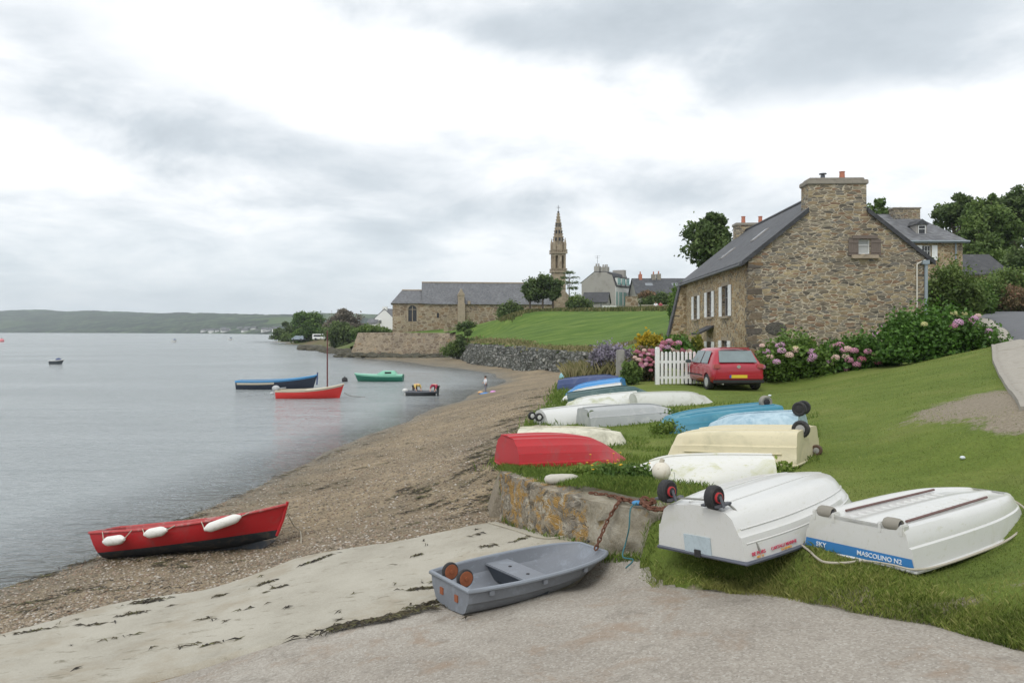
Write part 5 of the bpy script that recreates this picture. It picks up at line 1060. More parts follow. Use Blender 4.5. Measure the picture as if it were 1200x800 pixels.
class Hull:
    def __init__(s, L, B, D, sec='round', p=2.2, bow=0., stern=.82, sheer=.1, rocker=.12, rake=.25, n=22, fine=.6, srake=0., sterns=0.):
        s.__dict__.update(L=L, B=B, D=D, p=p, bow=bow, stern=stern, sheer=sheer, rocker=rocker, rake=rake, n=n, fine=fine, srake=srake, sterns=sterns); s.sec = SEC[sec]
        s.ts = [1-(1-i/n)**1.45 for i in range(n+1)]
    def w(s, t):
        if t < .38: f = t/.38; return s.B/2*(s.stern+(1-s.stern)*math.sin(f*math.pi/2))
        f = (t-.38)/.62; return s.B/2*(s.bow+(1-s.bow)*max(0, 1-f**s.p)**.75)
    def pt(s, t, u, v, inset=0):
        w = max(s.w(t)-inset, .0); zs = s.D*(1+s.sheer*t*t*t+s.sterns*(1-t)**3); zk = s.D*s.rocker*t**3+s.D*.15*max(0, t-.75)/.25*(1 if s.bow < .2 else .5)
        k = s.fine*t**3; uu = u*(1-k)+u*(v**.7)*k
        x = -s.L/2+t*(s.L-s.rake*(1-v)*t)-s.srake*v*(1-t)**4
        zz = zk+(zs-zk)*v+inset*(1-v)*.9
        if inset: x = max(-s.L/2+inset, min(x, s.L/2-inset*1.2))
        return (x, w*uu, zz)
    def ring(s, t, inset=0): return [s.pt(t, u, v, inset) for (u, v) in s.sec]
    def outer(s, mb, M=None, inset=0, flip=False):
        k = len(s.sec); R_ = []
        for t in s.ts:
            a = s.ring(t, inset); R_.append([(x, -y, z) for (x, y, z) in a[::-1]]+a[1:])
        K = 2*k-1; vs = [p for r in R_ for p in r]; fs = []
        for i in range(len(R_)-1):
            for j in range(K-1): fs.append((i*K+j, i*K+j+1, (i+1)*K+j+1, (i+1)*K+j))
        # transom and (blunt) bow plates, as fans over the section
        for i in (0, len(R_)-1):
            if i and s.bow < .02: continue
            for j in range(k-1):
                a, b, c, d = i*K+j, i*K+j+1, i*K+K-2-j, i*K+K-1-j
                if b == c: fs.append((a, b, d))
                else: fs.append((a, b, c, d))
        mb.add(vs, fs, M); return R_
    def shell(s, name, mat, parent, M=None, th=.025, inmat=None, angle=40):
        mb = MB(); Ro = s.outer(mb, M); no = len(mb.v)
        mb.cur = 1; Ri = s.outer(mb, M, inset=th); K = 2*len(s.sec)-1; n = len(s.ts); mb.cur = 0
        for i in range(n-1):
            for a in (0, K-1): mb.f.append([i*K+a, (i+1)*K+a, no+(i+1)*K+a, no+i*K+a]); mb.m.append(0)
        for i in (0, n-1): mb.f.append([i*K, i*K+K-1, no+i*K+K-1, no+i*K]); mb.m.append(0)
        return mb.build(name, [mat, inmat or mat], parent, angle=angle, weld=True)
    def line(s, u, v, side, t0=0, t1=1, out=0, n=None):
        ts = [t0+(t1-t0)*i/(n or 20) for i in range((n or 20)+1)]; r = []
        for t in ts: x, y, z = s.pt(t, u, v); r.append((x, side*(y+out), z))
        return r
    def sheerline(s, out=.0, dz=0):
        a = [s.pt(t, 1, 1) for t in s.ts]; port = [(x, y+out, z+dz) for (x, y, z) in a]; star = [(x, -y-out, z+dz) for (x, y, z) in a[::-1]]
        if s.bow < .02: star = star[1:]
        return port+star
def flipM(D, lift=0): return Matrix.Translation((0, 0, D+lift)) @ Matrix.Rotation(math.pi, 4, 'X')
def wheel(parent, loc, r, w, tyre, rimm, M=None, axis='Y', name='wheel', arm=None, face=None):
    mb = MB(); T = Matrix.Translation(loc)
    if M is not None: T = M @ T
    pr = [(r*.5, -w*.36), (r*.8, -w*.5), (r*.96, -w*.36), (r, 0), (r*.96, w*.36), (r*.8, w*.5), (r*.5, w*.36)]
    mb.lathe(pr, 20, T, axis=axis); o = mb.build(name, tyre, parent)
    g = MB(); g.lathe([(r*.03, -w*.53), (r*.2, -w*.55), (r*.52, -w*.44), (r*.52, w*.44), (r*.2, w*.55), (r*.03, w*.53)], 16, T, axis=axis); g.build('rim', rimm, o)
    if arm: g = MB(); g.tube(arm, .014, 6, M); g.build('axle', MAT('galvanised', (.10, .105, .12), .5, .4), o)
    return o
grp = MAT('gelcoat_white', (.60, .605, .585), .33, var=.05, vs=2, dirt=(.50, .50, .42), dirts=1.5, dirtth=.66, coat=.3)
grp_old = MAT('gelcoat_old', (.62, .63, .60), .45, var=.08, vs=3, dirt=(.36, .38, .22), dirts=2.2, dirtth=.6)
grp_green = MAT('gelcoat_lichen', (.66, .66, .62), .4, var=.06, vs=3, dirt=(.42, .43, .16), dirts=1.9, dirtth=.64)
grp_cream = MAT('gelcoat_cream', (.62, .56, .38), .45, var=.08, vs=2, dirt=(.45, .42, .28), dirts=1.7, dirtth=.62)
grp_cream2 = MAT('gelcoat_cream_pale', (.62, .60, .48), .55, var=.12, vs=4, dirt=(.34, .33, .25), dirts=2.5, dirtth=.56)
grp_grey = MAT('gelcoat_grey', (.36, .375, .375), .5, var=.12, vs=3, dirt=(.50, .50, .48), dirts=2)
grp_dull = MAT('gelcoat_dull', (.52, .53, .49), .55, var=.1, vs=3, dirt=(.36, .36, .3), dirts=2)
p_red = MAT('red_hull', (.42, .014, .02), .48, var=.12, vs=2.5, dirt=(.30, .05, .05), dirts=3, coat=.05)
p_blue = MAT('bright_blue_hull', (.05, .25, .56), .45, var=.12, vs=3, dirt=(.1, .2, .35)); p_navy = MAT('navy_hull', (.035, .06, .16), .5, var=.2, vs=3, dirt=(.10, .12, .2))
p_teal = MAT('teal_hull', (.035, .20, .29), .5, var=.15, vs=3, dirt=(.10, .28, .34), dirts=2); p_pale = MAT('pale_blue_hull', (.42, .55, .62), .55, var=.15, vs=4, dirt=(.25, .38, .46), dirts=4, dirtth=.5)
p_dkgreen = MAT('dark_green_hull', (.035, .085, .085), .5, var=.25, vs=3, dirt=(.10, .16, .15)); p_grey = MAT('tender_grey', (.175, .19, .215), .55, var=.08, vs=4, bs=.1, dirt=(.24, .27, .31), dirts=5)
p_black = MAT('black_antifoul', (.018, .024, .032), .7, var=.3, vs=5, dirt=(.07, .06, .05), dirts=6, dirtth=.58)
rubber = MAT('rubber', (.022, .022, .024), .75, var=.2, vs=10, dirt=(.06, .055, .05), dirts=9); redrim = MAT('red_rim', (.50, .045, .05), .45); greyrim = MAT('grey_rim', (.30, .30, .29), .6)
rustrim = MAT('rusty_rim', (.27, .085, .035), .8, var=.3, vs=20); greytyre = MAT('weathered_roller', (.25, .235, .20), .85, var=.2, vs=9)
rope_w = MAT('pale_rope', (.40, .37, .30), .9, var=.2, vs=30); rope_g = MAT('grey_rope', (.22, .22, .20), .9, var=.2, vs=30); gunw = MAT('grey_gunwale', (.10, .11, .14), .5)
def mount(name, label, stern, bow, D, group=None, roll=0, lift=0, cat='boat', follow=True, z_s=None, z_b=None):
    """empty midway between stern and bow ground points, x axis towards the bow, following the ground"""
    s, b = np.array(stern, float), np.array(bow, float)
    if z_s is None: s[2] = H(s[0], s[1]) if follow else s[2]
    else: s[2] = z_s
    if z_b is None: b[2] = H(b[0], b[1]) if follow else b[2]
    else: b[2] = z_b
    d = Vector(b-s); L = d.length; q = d.to_track_quat('X', 'Z'); e = (q.to_matrix() @ Matrix.Rotation(roll, 3, 'X')).to_euler()
    t = thing(name, label, cat, tuple((s+b)/2+np.array([0, 0, lift])), tuple(e), group); return t, L
UG = 'upturned dinghies on the grass'
def upturned(name, label, sp_, bp_, D, B, mat, sec='round', roll=0, lift=-.02, gun=None, gr=.018, keel=True, strakes=(), skegm=None, **kw):
    zs = kw.pop('z_s', None); zb = kw.pop('z_b', None)
    t, L = mount(name, label, sp_, bp_, D, UG, roll, lift, z_s=zs, z_b=zb)
    h = Hull(L, B, D, sec, **kw); M = flipM(D*(1+.0), 0)
    h.shell('hull', mat, t, M)
    g = MB(); g.tube(h.sheerline(.008), gr, 6, M, closed=True); g.build('gunwale', gun or mat, t)
    if keel:
        g = MB(); pts = [h.pt(tt, 0, h.sec[0][1]) for tt in [i/16*.9 for i in range(17)]]
        g.tube([(x, 0, z-.012) for (x, y, z) in pts], [.016]*16+[.006], 6, M); g.build('keel', skegm or mat, t)
    if strakes:
        for (u, v, t0, t1, r) in strakes:
            for sd_ in (-1, 1): g = MB(); g.tube(h.line(u, v, sd_, t0, t1, .002), r, 6, M); g.build('rubbing_strake', mat, t)
    return t, h, M
def XY(px, py, z=2.2): p = P(px, py, z); return (p[0], p[1], p[2])
def text(parent, s, M, size, mat, ext=.002, name='lettering', bold=True):
    c = bpy.data.curves.new(name, 'FONT'); c.body = s; c.size = size; c.extrude = ext; c.align_x = 'CENTER'; c.align_y = 'CENTER'
    if bold: c.offset = size*.015
    o = bpy.data.objects.new(name, c); COL.objects.link(o); dg = bpy.context.evaluated_depsgraph_get(); me = bpy.data.meshes.new_from_object(o.evaluated_get(dg)); bpy.data.objects.remove(o)
    me.transform(M); me.name = name; me.materials.clear(); me.materials.append(mat); return link(bpy.data.objects.new(name, me), parent)
# 1 white boat with the blue transom band, right foreground
st, bw = XY(1004, 657, 2.2), XY(1164, 601, 2.3)
sv = Vector(XY(1070, 672, 2.2))-Vector(XY(945, 645, 2.2))
t, h, M = upturned('upturned_dinghy', 'white flat-bottomed upturned boat with blue lettered band across its stern, nearest on the right', st, bw, .36, 1.16, grp, 'tri', roll=R(-1), lift=-.01, z_s=2.23, z_b=2.29, stern=.95, bow=.5, p=2.6, sheer=-.12, rocker=.12, rake=.1, fine=.1, keel=False)
for sd_ in (-1, 1):
    g = MB(); g.tube([(-h.L/2+.32, sd_*.30, .36-.016), (h.L/2-.72, sd_*.27, .36-.022)], .013, 6); g.build('runner', MAT('rust_brown_metal', (.14, .075, .065), .6, var=.3), t)
for k in range(13):
    g = MB(); x = -h.L/2+.12+k*.135; g.tube([(x, -.21, .36-.045), (x, .21, .36-.045)], .016, 6); g.build('floor_rib', grp, t)
xs = -h.L/2; wS = h.B/2*h.stern
g = MB(); hb = .105
g.add([(xs-.006, -wS*.985, .012), (xs-.006, wS*.985, .012), (xs-.006, wS*.945, hb), (xs-.006, -wS*.945, hb)], [(0, 1, 2, 3)]); bp = g.build('blue_band', MAT('band_blue', (.035, .19, .46), .4, var=.1, vs=5), t, angle=0)
Tm = Matrix.Translation((xs-.008, .36, .06)) @ Matrix(((0, 0, -1, 0), (-1, 0, 0, 0), (0, 1, 0, 0), (0, 0, 0, 1)))
lw = MAT('letter_white', (.7, .75, .8), .5)
text(t, 'SKY', Tm, .062, lw); Tm = Matrix.Translation((xs-.008, -.22, .06)) @ Matrix(((0, 0, -1, 0), (-1, 0, 0, 0), (0, 1, 0, 0), (0, 0, 0, 1)))
text(t, 'MASCOLINO N2', Tm, .058, lw)
for yy in (.33, -.33):
    for q in (-.10, .10): g = MB(); g.box((xs+.045, yy+q, .33), (.10, .045, .10)); g.build('wheel_bracket', grp, t, bevel=.01)
    wheel(t, (xs+.05, yy, .365), .062, .15, greytyre, rubber)
g = MB(); pts = []
pth = [(xs-.03, .58, .03), (xs-.10, .42, .0), (xs-.2, .28, -.012), (xs-.30, .12, .0), (xs-.22, -.02, .01), (xs-.07, -.12, .02), (xs-.035, -.35, .03), (xs-.03, -.54, .03), (xs+.2, -.63, .03), (xs+.8, -.66, .035), (xs+1.4, -.66, .05), (xs+2.0, -.56, .07), (xs+2.5, -.40, .12), (xs+h.L+.03, -.12, .22), (xs+h.L+.05, .12, .25)]
def smooth(pts, n=6):
    P_ = [Vector(p) for p in pts]; out = []
    for i in range(len(P_)-1):
        a, b, c, d = P_[max(i-1, 0)], P_[i], P_[i+1], P_[min(i+2, len(P_)-1)]
        for k in range(n):
            u = k/n; out.append(.5*((2*b)+(-a+c)*u+(2*a-5*b+4*c-d)*u*u+(-a+3*b-3*c+d)*u**3))
    out.append(P_[-1]); return out
g.tube(smooth(pth), .011, 6); g.build('rope', rope_w, t)
# 2 big white dinghy with red-hubbed wheels hanging over the wall
t, h, M = upturned('upturned_dinghy', 'large cream-white upturned boat with two black red-hubbed wheels on its stern, overhanging the low wall', XY(821, 652, 2.1), XY(972, 590, 2.3), .50, 1.32, grp, 'tender', roll=R(-3), lift=0, z_s=2.12, z_b=2.35, stern=.8, bow=.34, p=2.6, sheer=.0, rocker=.2, rake=.16, fine=.25, gun=gunw, gr=.02, keel=False, strakes=[(.86, .40, .02, .95, .009), (.95, .66, .02, .98, .010), (.30, .05, .05, .8, .008)])
xs = -h.L/2
for yy in (.36, -.22):
    wheel(t, (xs+.02, yy, .585), .118, .10, rubber, rubber, M=None, axis='Y', arm=[(xs-.0, yy-.12, .50), (xs+.02, yy-.07, .60)])
    g = MB(); g.lathe([(.052, -.066), (.052, .066)], 18, Matrix.Translation((xs+.02, yy, .585)), axis='Y'); g.build('hub', redrim, t)
    g = MB(); g.lathe([(.042, -.069), (.042, .069)], 16, Matrix.Translation((xs+.02, yy, .585)), axis='Y'); g.build('hub_centre', rubber, t)
    g = MB(); g.box((xs+.04, yy-.08, .515), (.20, .05, .02)); g.box((xs+.04, yy+.08, .515), (.20, .05, .02)); g.build('wheel_bracket', MAT('galvanised', (.10, .105, .12), .5, .4), t)
g = MB(); g.box((xs-.006, .02, .10), (.01, .32, .17)); g.build('number_plate', MAT('pale_plate', (.42, .50, .54), .5, dirt=(.25, .3, .33)), t)
g = MB(); g.box((xs-.012, .02, .015), (.03, .07, .07)); g.build('motor_pad', rubber, t)
g = MB(); a = []
for i in range(9):
    f = i/8; a.append((xs+.12+f*.05, -.22-f*.35, .52-f*f*.44))
g.tube([(xs+.05, .36, .515), (xs+.10, .05, .52), (xs+.12, -.22, .52)]+a[1:], .011, 6); g.build('lashing', rope_g, t)
# lettering along the near side
def side_text(t, h, M, s, tt, v, size, mat, side=1):
    """lettering laid on the hull flank at station tt, height v (boat upturned: side +1 is the flank on -y after the flip)"""
    A = Vector(h.pt(tt-.02, 1, v)); B_ = Vector(h.pt(tt+.02, 1, v)); 
    def sec_pt(tt, v):
        q = h.sec; v = min(max(v, q[0][1]+.001), 1.0); u = 1
        for i in range(len(q)-1):
            if q[i][1] <= v <= q[i+1][1] and q[i+1][1] > q[i][1]: f = (v-q[i][1])/(q[i+1][1]-q[i][1]); u = q[i][0]+(q[i+1][0]-q[i][0])*f; break
        return Vector(h.pt(tt, u, v))
    v = min(v, .93); p = M @ sec_pt(tt, v); px_ = (M @ sec_pt(tt+.02, v)-M @ sec_pt(tt-.02, v)).normalized(); up = (M @ sec_pt(tt, v-.06)-M @ sec_pt(tt, v+.06)).normalized()
    n = px_.cross(up).normalized(); up = n.cross(px_); p = p+n*.012
    T_ = Matrix(((px_.x, up.x, n.x, p.x), (px_.y, up.y, n.y, p.y), (px_.z, up.z, n.z, p.z), (0, 0, 0, 1)))
    return text(t, s, T_, size, mat)
lr = MAT('letter_red', (.55, .04, .10), .5); lo = MAT('letter_orange', (.75, .36, .04), .5)
side_text(t, h, M, 'BE PORS', .065, .86, .045, lr); side_text(t, h, M, 'CARTALLI MARINE', .20, .86, .042, lr)
side_text(t, h, M, 'REC 15', .07, .93, .028, lo); side_text(t, h, M, 'LA SERVICE', .21, .93, .028, lo)
# 3..n the other upturned dinghies
upturned('upturned_dinghy', 'smooth white round-bottomed upturned dinghy with yellow-green lichen, behind the white ball float', XY(905, 564, 2.2), XY(724, 560, 2.2), .39, 1.2, grp_green, 'round', roll=R(2), stern=.62, bow=0, p=2.0, sheer=.05, rocker=.3, rake=.28, gun=MAT('brown_gunwale', (.22, .07, .05), .6))
t, h, M = upturned('upturned_dinghy', 'boxy cream upturned boat with a wheel at its stern, second row', XY(948, 541, 2.25), XY(796, 531, 2.2), .50, 1.5, grp_cream, 'flat', stern=.93, bow=.72, p=2.5, sheer=-.05, rocker=.08, rake=.18, fine=0, keel=False, strakes=[(.965, .66, .1, .85, .014), (.5, .01, .02, .95, .02)])
wheel(t, (-h.L/2+.05, .18, .50), .14, .10, rubber, greyrim); wheel(t, (-h.L/2-.05, -.30, .12), .09, .08, MAT('brown_rubber', (.10, .06, .04), .8), greyrim)
t, h, M = upturned('upturned_dinghy', 'pale blue weathered upturned dinghy with two black wheels at its stern', XY(942, 517, 2.3), XY(822, 512, 2.25), .50, 1.35, p_pale, 'round', stern=.75, bow=.1, p=2.2, sheer=.05, rocker=.22, rake=.2)
for yy in (.28, -.08): wheel(t, (-h.L/2-.02, yy, .56), .13, .08, rubber, rubber, axis='Y', arm=[(-h.L/2, yy, .42), (-h.L/2-.02, yy, .56)])
t, h, M = upturned('upturned_dinghy', 'teal blue upturned boat with one grey wheel, left of the pale blue one', XY(905, 497, 2.3), XY(777, 506, 2.2), .40, 1.25, p_teal, 'flat', stern=.9, bow=.62, p=2.4, sheer=-.05, rocker=.15, rake=.2, fine=.1, keel=False, strakes=[(.45, .0, .03, .95, .02)])
wheel(t, (-h.L/2+.16, .05, .45), .14, .14, greytyre, rubber)
upturned('upturned_dinghy', 'bright red upturned plastic dinghy beside the end of the low wall', XY(594, 549, 2.15), XY(737, 540, 2.13), .50, 1.2, p_red, 'red', roll=R(2), stern=.86, bow=0, p=2.3, sheer=.05, rocker=.45, rake=.35, fine=.5, keel=False)
upturned('upturned_dinghy', 'cream upturned dinghy with a rounded end, directly behind the red one', XY(610, 519, 2.1), XY(735, 519, 2.15), .36, 1.1, grp_cream2, 'round', stern=.9, bow=.3, p=2.6, sheer=.0, rocker=.25, rake=.12)
t, h, M = upturned('upturned_dinghy', 'white upturned dinghy with two small wheels hanging off its beach end', XY(634, 498, 2.08), XY(742, 486, 2.2), .40, 1.2, grp, 'round', stern=.6, bow=.05, p=2.3, rocker=.35, rake=.3)
for yy in (.2, -.15): wheel(t, (-h.L/2-.12, yy, .26), .10, .07, rubber, grp, arm=[(-h.L/2, yy, .24), (-h.L/2-.12, yy, .26)])
t, h, M = upturned('upturned_dinghy', 'grey upturned dinghy with a pale strake, in front of the white wheeled one', XY(684, 499, 2.13), XY(798, 491, 2.2), .42, 1.15, grp_grey, 'chine', stern=.75, bow=.1, p=2.5, rocker=.3, rake=.3, strakes=[(.88, .46, .02, .95, .016)])
wheel(t, (-h.L/2+.08, -.3, .30), .10, .08, MAT('mossy_rubber', (.12, .15, .09), .8), greyrim)
upturned('upturned_dinghy', 'dull white upturned dinghy nearest the red car, pointed end to the right', XY(742, 476, 2.25), XY(838, 470, 2.35), .36, 1.15, grp_dull, 'round', stern=.7, bow=0, p=2.0, rocker=.3, rake=.3, gun=MAT('brown_gunwale', (.22, .07, .05), .6))
upturned('upturned_dinghy', 'white round-ended upturned dinghy left of the dull white pointed one', XY(747, 475, 2.2), XY(660, 480, 2.1), .37, 1.2, grp_old, 'round', stern=.8, bow=.25, p=2.4, rocker=.3, rake=.15)
t, h, M = upturned('upturned_skiff', 'narrow dark green upturned skiff lying across the white dinghies, tip in the air', XY(666, 472, 2.05), XY(763, 463, 2.3), .34, .95, p_dkgreen, 'chine', stern=.8, bow=0, p=1.7, rocker=.1, rake=.5, z_b=2.42, strakes=[(.88, .46, .02, .95, .012)])
upturned('upturned_dinghy', 'white upturned dinghy between the dark green skiff and the bright blue one', XY(730, 466, 2.15), XY(655, 470, 2.0), .42, 1.2, grp, 'round', stern=.8, bow=.15, p=2.3, rocker=.4, rake=.2)
upturned('upturned_dinghy', 'bright sky-blue upturned dinghy', XY(731, 461, 2.15), XY(658, 464, 2.0), .45, 1.2, p_blue, 'chine', stern=.85, bow=.1, p=2.3, rocker=.4, rake=.3)
upturned('upturned_dinghy', 'navy blue upturned boat, farthest of the row before the lavender', XY(662, 456, 2.0), XY(733, 455, 2.15), .46, 1.3, p_navy, 'chine', stern=.85, bow=.3, p=2.3, rocker=.2, rake=.3, gun=grp)
upturned('upturned_dinghy', 'pale turquoise boat half hidden in tall grass beyond the row', XY(664, 440, 1.9), XY(700, 438, 2.1), .35, 1.2, MAT('turquoise_hull', (.22, .45, .50), .5), 'round', stern=.85, bow=.3, p=2.3, rocker=.2, rake=.3)
# ---------------------------------------------------------------- grey tender on the slipway
def grey_tender():
    s, b = P(545, 713, 1.41), P(682, 673, 1.5); s[2], b[2] = HL(s[0], s[1])+.03, HL(b[0], b[1])+.0
    d = Vector(b-s); L = d.length+.36; e = d.to_track_quat('X', 'Z').to_euler()
    t = thing('grey_dinghy', 'grey plastic dinghy lying upright on the slipway with rusty wheels at its stern', 'boat', tuple((s+b)/2), tuple(e))
    h = Hull(L, .95, .30, 'tender', stern=.82, bow=.45, p=3.0, sheer=.05, rocker=.24, rake=.24, fine=.2, n=26)
    h.shell('hull', p_grey, t, th=.02); g = MB(); g.tube(h.sheerline(.012, -.004), .024, 8, closed=True); g.build('gunwale', MAT('tender_rim', (.22, .245, .28), .5, var=.08), t)
    x0 = -L/2; g = MB(); g.bb(x0+L*.37, x0+L*.53, -.45, .45, .225, .25); st_ = g.build('thwart', p_grey, t, bevel=.008)
    g = MB(); g.add([(x0+L*.40, -.37, .07), (x0+L*.51, -.37, .07), (x0+L*.51, -.43, .222), (x0+L*.38, -.43, .222), (x0+L*.40, .37, .07), (x0+L*.51, .37, .07), (x0+L*.51, .43, .222), (x0+L*.38, .43, .222)], [(0, 1, 2, 3), (4, 7, 6, 5), (0, 3, 7, 4), (1, 5, 6, 2)]); g.build('thwart_box', MAT('tender_dark', (.045, .055, .07), .6), t, angle=0)
    for yy in (-.17, .17): g = MB(); g.tube([(x0+L*.45, yy, .252), (x0+L*.45, yy, .256)], .02, 10); g.build('drain_cap', rubber, t)
    for yy in (.16, -.14):
        w_ = wheel(t, (x0+.10, yy, .345), .095, .05, rubber, rustrim, axis='Y'); g = MB(); g.lathe([(.076, -.032), (.076, .032)], 18, Matrix.Translation((x0+.10, yy, .345)), axis='Y'); g.lathe([(.02, -.04), (.02, .04)], 10, Matrix.Translation((x0+.10, yy, .345)), axis='Y'); g.build('disc', rustrim, w_); g = MB(); g.tube([(x0+.03, yy, .12), (x0+.03, yy, .33), (x0+.1, yy, .33)], .013, 6); g.build('axle', rustrim, w_)
        g = MB(); g.box((x0-.006, yy, .16), (.012, .06, .07)); g.build('rusty_bracket', rustrim, t)
    for side in (-1, 1):
        for tt in (.12, .45, .75): p = h.pt(tt, 1, .93); g = MB(); g.box((p[0], side*(p[1]+.012), p[2]-.03), (.05, .03, .045)); g.build('rope_cleat', p_grey, t)
    g = MB(); p = h.pt(1, 0, .9); g.sphere((p[0]-.05, 0, .40), .015, n=8, m=6); g.build('bow_eye', iron_m, t)
grey_tender()
# ---------------------------------------------------------------- red beached rowing boat with fenders
def red_boat():
    s, b = P(146, 657, .0), P(322, 640, .4); s[2], b[2] = .05, HL(b[0], b[1])+.02
    d = Vector(b-s); L = d.length+.55; q = d.to_track_quat('X', 'Z'); e = (q.to_matrix() @ Matrix.Rotation(R(-7), 3, 'X')).to_euler()
    t = thing('red_rowing_boat', 'red wooden rowing boat with black bottom beached on the shingle', 'boat', tuple((s+b)/2+np.array([0, 0, .02])), tuple(e))
    h = Hull(L, 1.4, .51, 'round', stern=.62, bow=0, p=2.0, sheer=.38, rocker=.12, rake=.24, srake=.12, fine=.75, n=26, sterns=.04)
    # planked hull with a straight waterline: black below, red above
    mb = MB(); h.outer(mb); o = mb.build('hull', [p_red, p_black], t, angle=40)
    me = o.data; bm = bmesh.new(); bm.from_mesh(me)
    bmesh.ops.bisect_plane(bm, geom=bm.verts[:]+bm.edges[:]+bm.faces[:], plane_co=(0, 0, .215), plane_no=(-.035, 0, 1))
    for f in bm.faces: f.material_index = 1 if f.calc_center_median().z < .215+.035*f.calc_center_median().x else 0
    bm.to_mesh(me); bm.free()
    me.polygons.foreach_set('use_smooth', [True]*len(me.polygons))
    mb = MB(); h.outer(mb, inset=.03); mb.build('inner_planking', MAT('red_inside', (.40, .07, .07), .6, var=.2, vs=6, dirt=(.35, .3, .27), dirts=3), t)
    g = MB(); g.tube(h.sheerline(0, .0), .026, 6, closed=True); g.build('gunwale', MAT('worn_red', (.42, .05, .05), .6, var=.3, vs=9, dirt=(.45, .35, .33)), t)
    for tt, wd in ((.16, .3), (.42, .24), (.68, .22)):
        p = h.pt(tt, .93, .72); g = MB(); g.box((p[0], 0, p[2]), (wd, 2*p[1]-.06, .03)); g.build('thwart', MAT('worn_thwart', (.40, .34, .28), .7, var=.2), t, angle=0)
    g = MB(); g.prism([(-L/2+.15, -.07), (L/2-.5, -.05), (L/2-.22, .1), (-L/2+.1, .02)], -.03, .03); g.build('keel', p_black, t, angle=0)
    g = MB(); p0, p1 = h.pt(1, 0, .05), h.pt(1, 0, 1); g.tube([(p0[0]+.0, 0, p0[2]), ((p0[0]+p1[0])/2+.02, 0, (p0[2]+p1[2])/2), (p1[0]+.02, 0, p1[2]+.05)], .028, 6); g.build('stem', p_red, t)
    g = MB(); g.box((-L/2-.06, 0, .25), (.03, .12, .5)); g.build('rudder_post', p_red, t, angle=0)
    Mw = Matrix.Translation(t.location) @ t.rotation_euler.to_matrix().to_4x4()
    # three fenders hanging on the near side
    fm = MAT('fender_white', (.72, .72, .68), .5, var=.06, vs=6, dirt=(.5, .5, .44))
    for (t0, t1, lab, dz0, dz1) in [(.12, .24, 'white fender hanging at the stern end of the red rowing boat', -.16, -.13), (.36, .47, 'white fender hanging amidships on the red rowing boat', -.08, -.05), (.66, .82, 'longest white fender, slanting near the bow of the red rowing boat', -.13, -.03)]:
        a = Vector(h.pt(t0, 1, 1)); b_ = Vector(h.pt(t1, 1, 1)); a.y = -(a.y+.11); b_.y = -(b_.y+.11); a.z += dz0; b_.z += dz1
        A, B2 = Mw @ a, Mw @ b_; c = (A+B2)/2; dd = B2-A; l = dd.length; r = .085
        ft = thing('fender', lab, 'fender', tuple(c), tuple(dd.to_track_quat('X', 'Z').to_euler()), 'fenders on the red rowing boat')
        g = MB(); pr = [(.01, -l/2-.02), (.03, -l/2-.015), (.04, -l/2+.01), (r*.8, -l/2+.05), (r, -l/2+.10), (r, l/2-.10), (r*.8, l/2-.05), (.04, l/2-.01), (.03, l/2+.015), (.01, l/2+.02)]; g.lathe(pr, 16, None, axis='X'); g.build('body', fm, ft)
        inv = ft.rotation_euler.to_matrix().transposed()
        for e_, tt in ((-1, t0-.03), (1, t1+.03)):
            pw = Mw @ Vector((h.pt(tt, 1, 1)[0], -h.pt(tt, 1, 1)[1]-.02, h.pt(tt, 1, 1)[2]+.01)); loc = inv @ (pw-c)
            g = MB(); g.tube([(e_*(l/2+.01), 0, 0), loc], .009, 5); g.build('lanyard', rope_w, ft)
    p = Mw @ Vector((L/2, 0, .55)); q_ = P(352, 615, .6)
    g = MB(); g.tube(smooth([p, (p+Vector(q_))/2-Vector((0, 0, .12)), Vector((q_[0], q_[1], HL(q_[0], q_[1])+.02)), Vector((q_[0]+.3, q_[1]-1.1, HL(q_[0]+.3, q_[1]-1.1)+.02))]), .010, 5); tag(g.build('mooring_line', rope_w), 'thin pale line running from the bow of the red rowing boat onto the shingle', 'rope')
red_boat()
# ---------------------------------------------------------------- boats afloat
def afloat(name, label, px0, px1, pyw, B, D, mats, wl, bow_right=True, sterns=.0, **kw):
    Y_ = CZ*F/(pyw-HY); a, b = (px0-600)/F*Y_, (px1-600)/F*Y_; L = abs(b-a)
    t = thing(name, label, 'boat', ((a+b)/2, Y_+B/2, 0), 0 if bow_right else math.pi); h = Hull(L, B, D+wl, **kw, sterns=sterns); M = Matrix.Translation((0, 0, -wl))
    mb = MB(); h.outer(mb, M); o = mb.build('hull', list(mats), t, angle=50); me = o.data; bm = bmesh.new(); bm.from_mesh(me)
    return t, h, M, o, bm
t, h, M, o, bm = afloat('moored_boat', 'long dark wooden boat with bright blue gunwale moored behind the red sailing dinghy', 274, 368, 456.5, 1.9, .60, [MAT('tarred_hull', (.022, .03, .05), .5), MAT('boat_blue', (.07, .27, .52), .5), MAT('cream_paint', (.48, .43, .33), .6), p_black], .25, sec='round', stern=.7, bow=0, p=2.0, sheer=.5, rocker=.1, rake=.3, fine=.7, n=26)
for (zc, sl_) in ((.44, 0), (.32, 0)):
    pass
for f in bm.faces: f.material_index = 0
bm.to_mesh(o.data); bm.free()
tsn = [i/22 for i in range(23)]
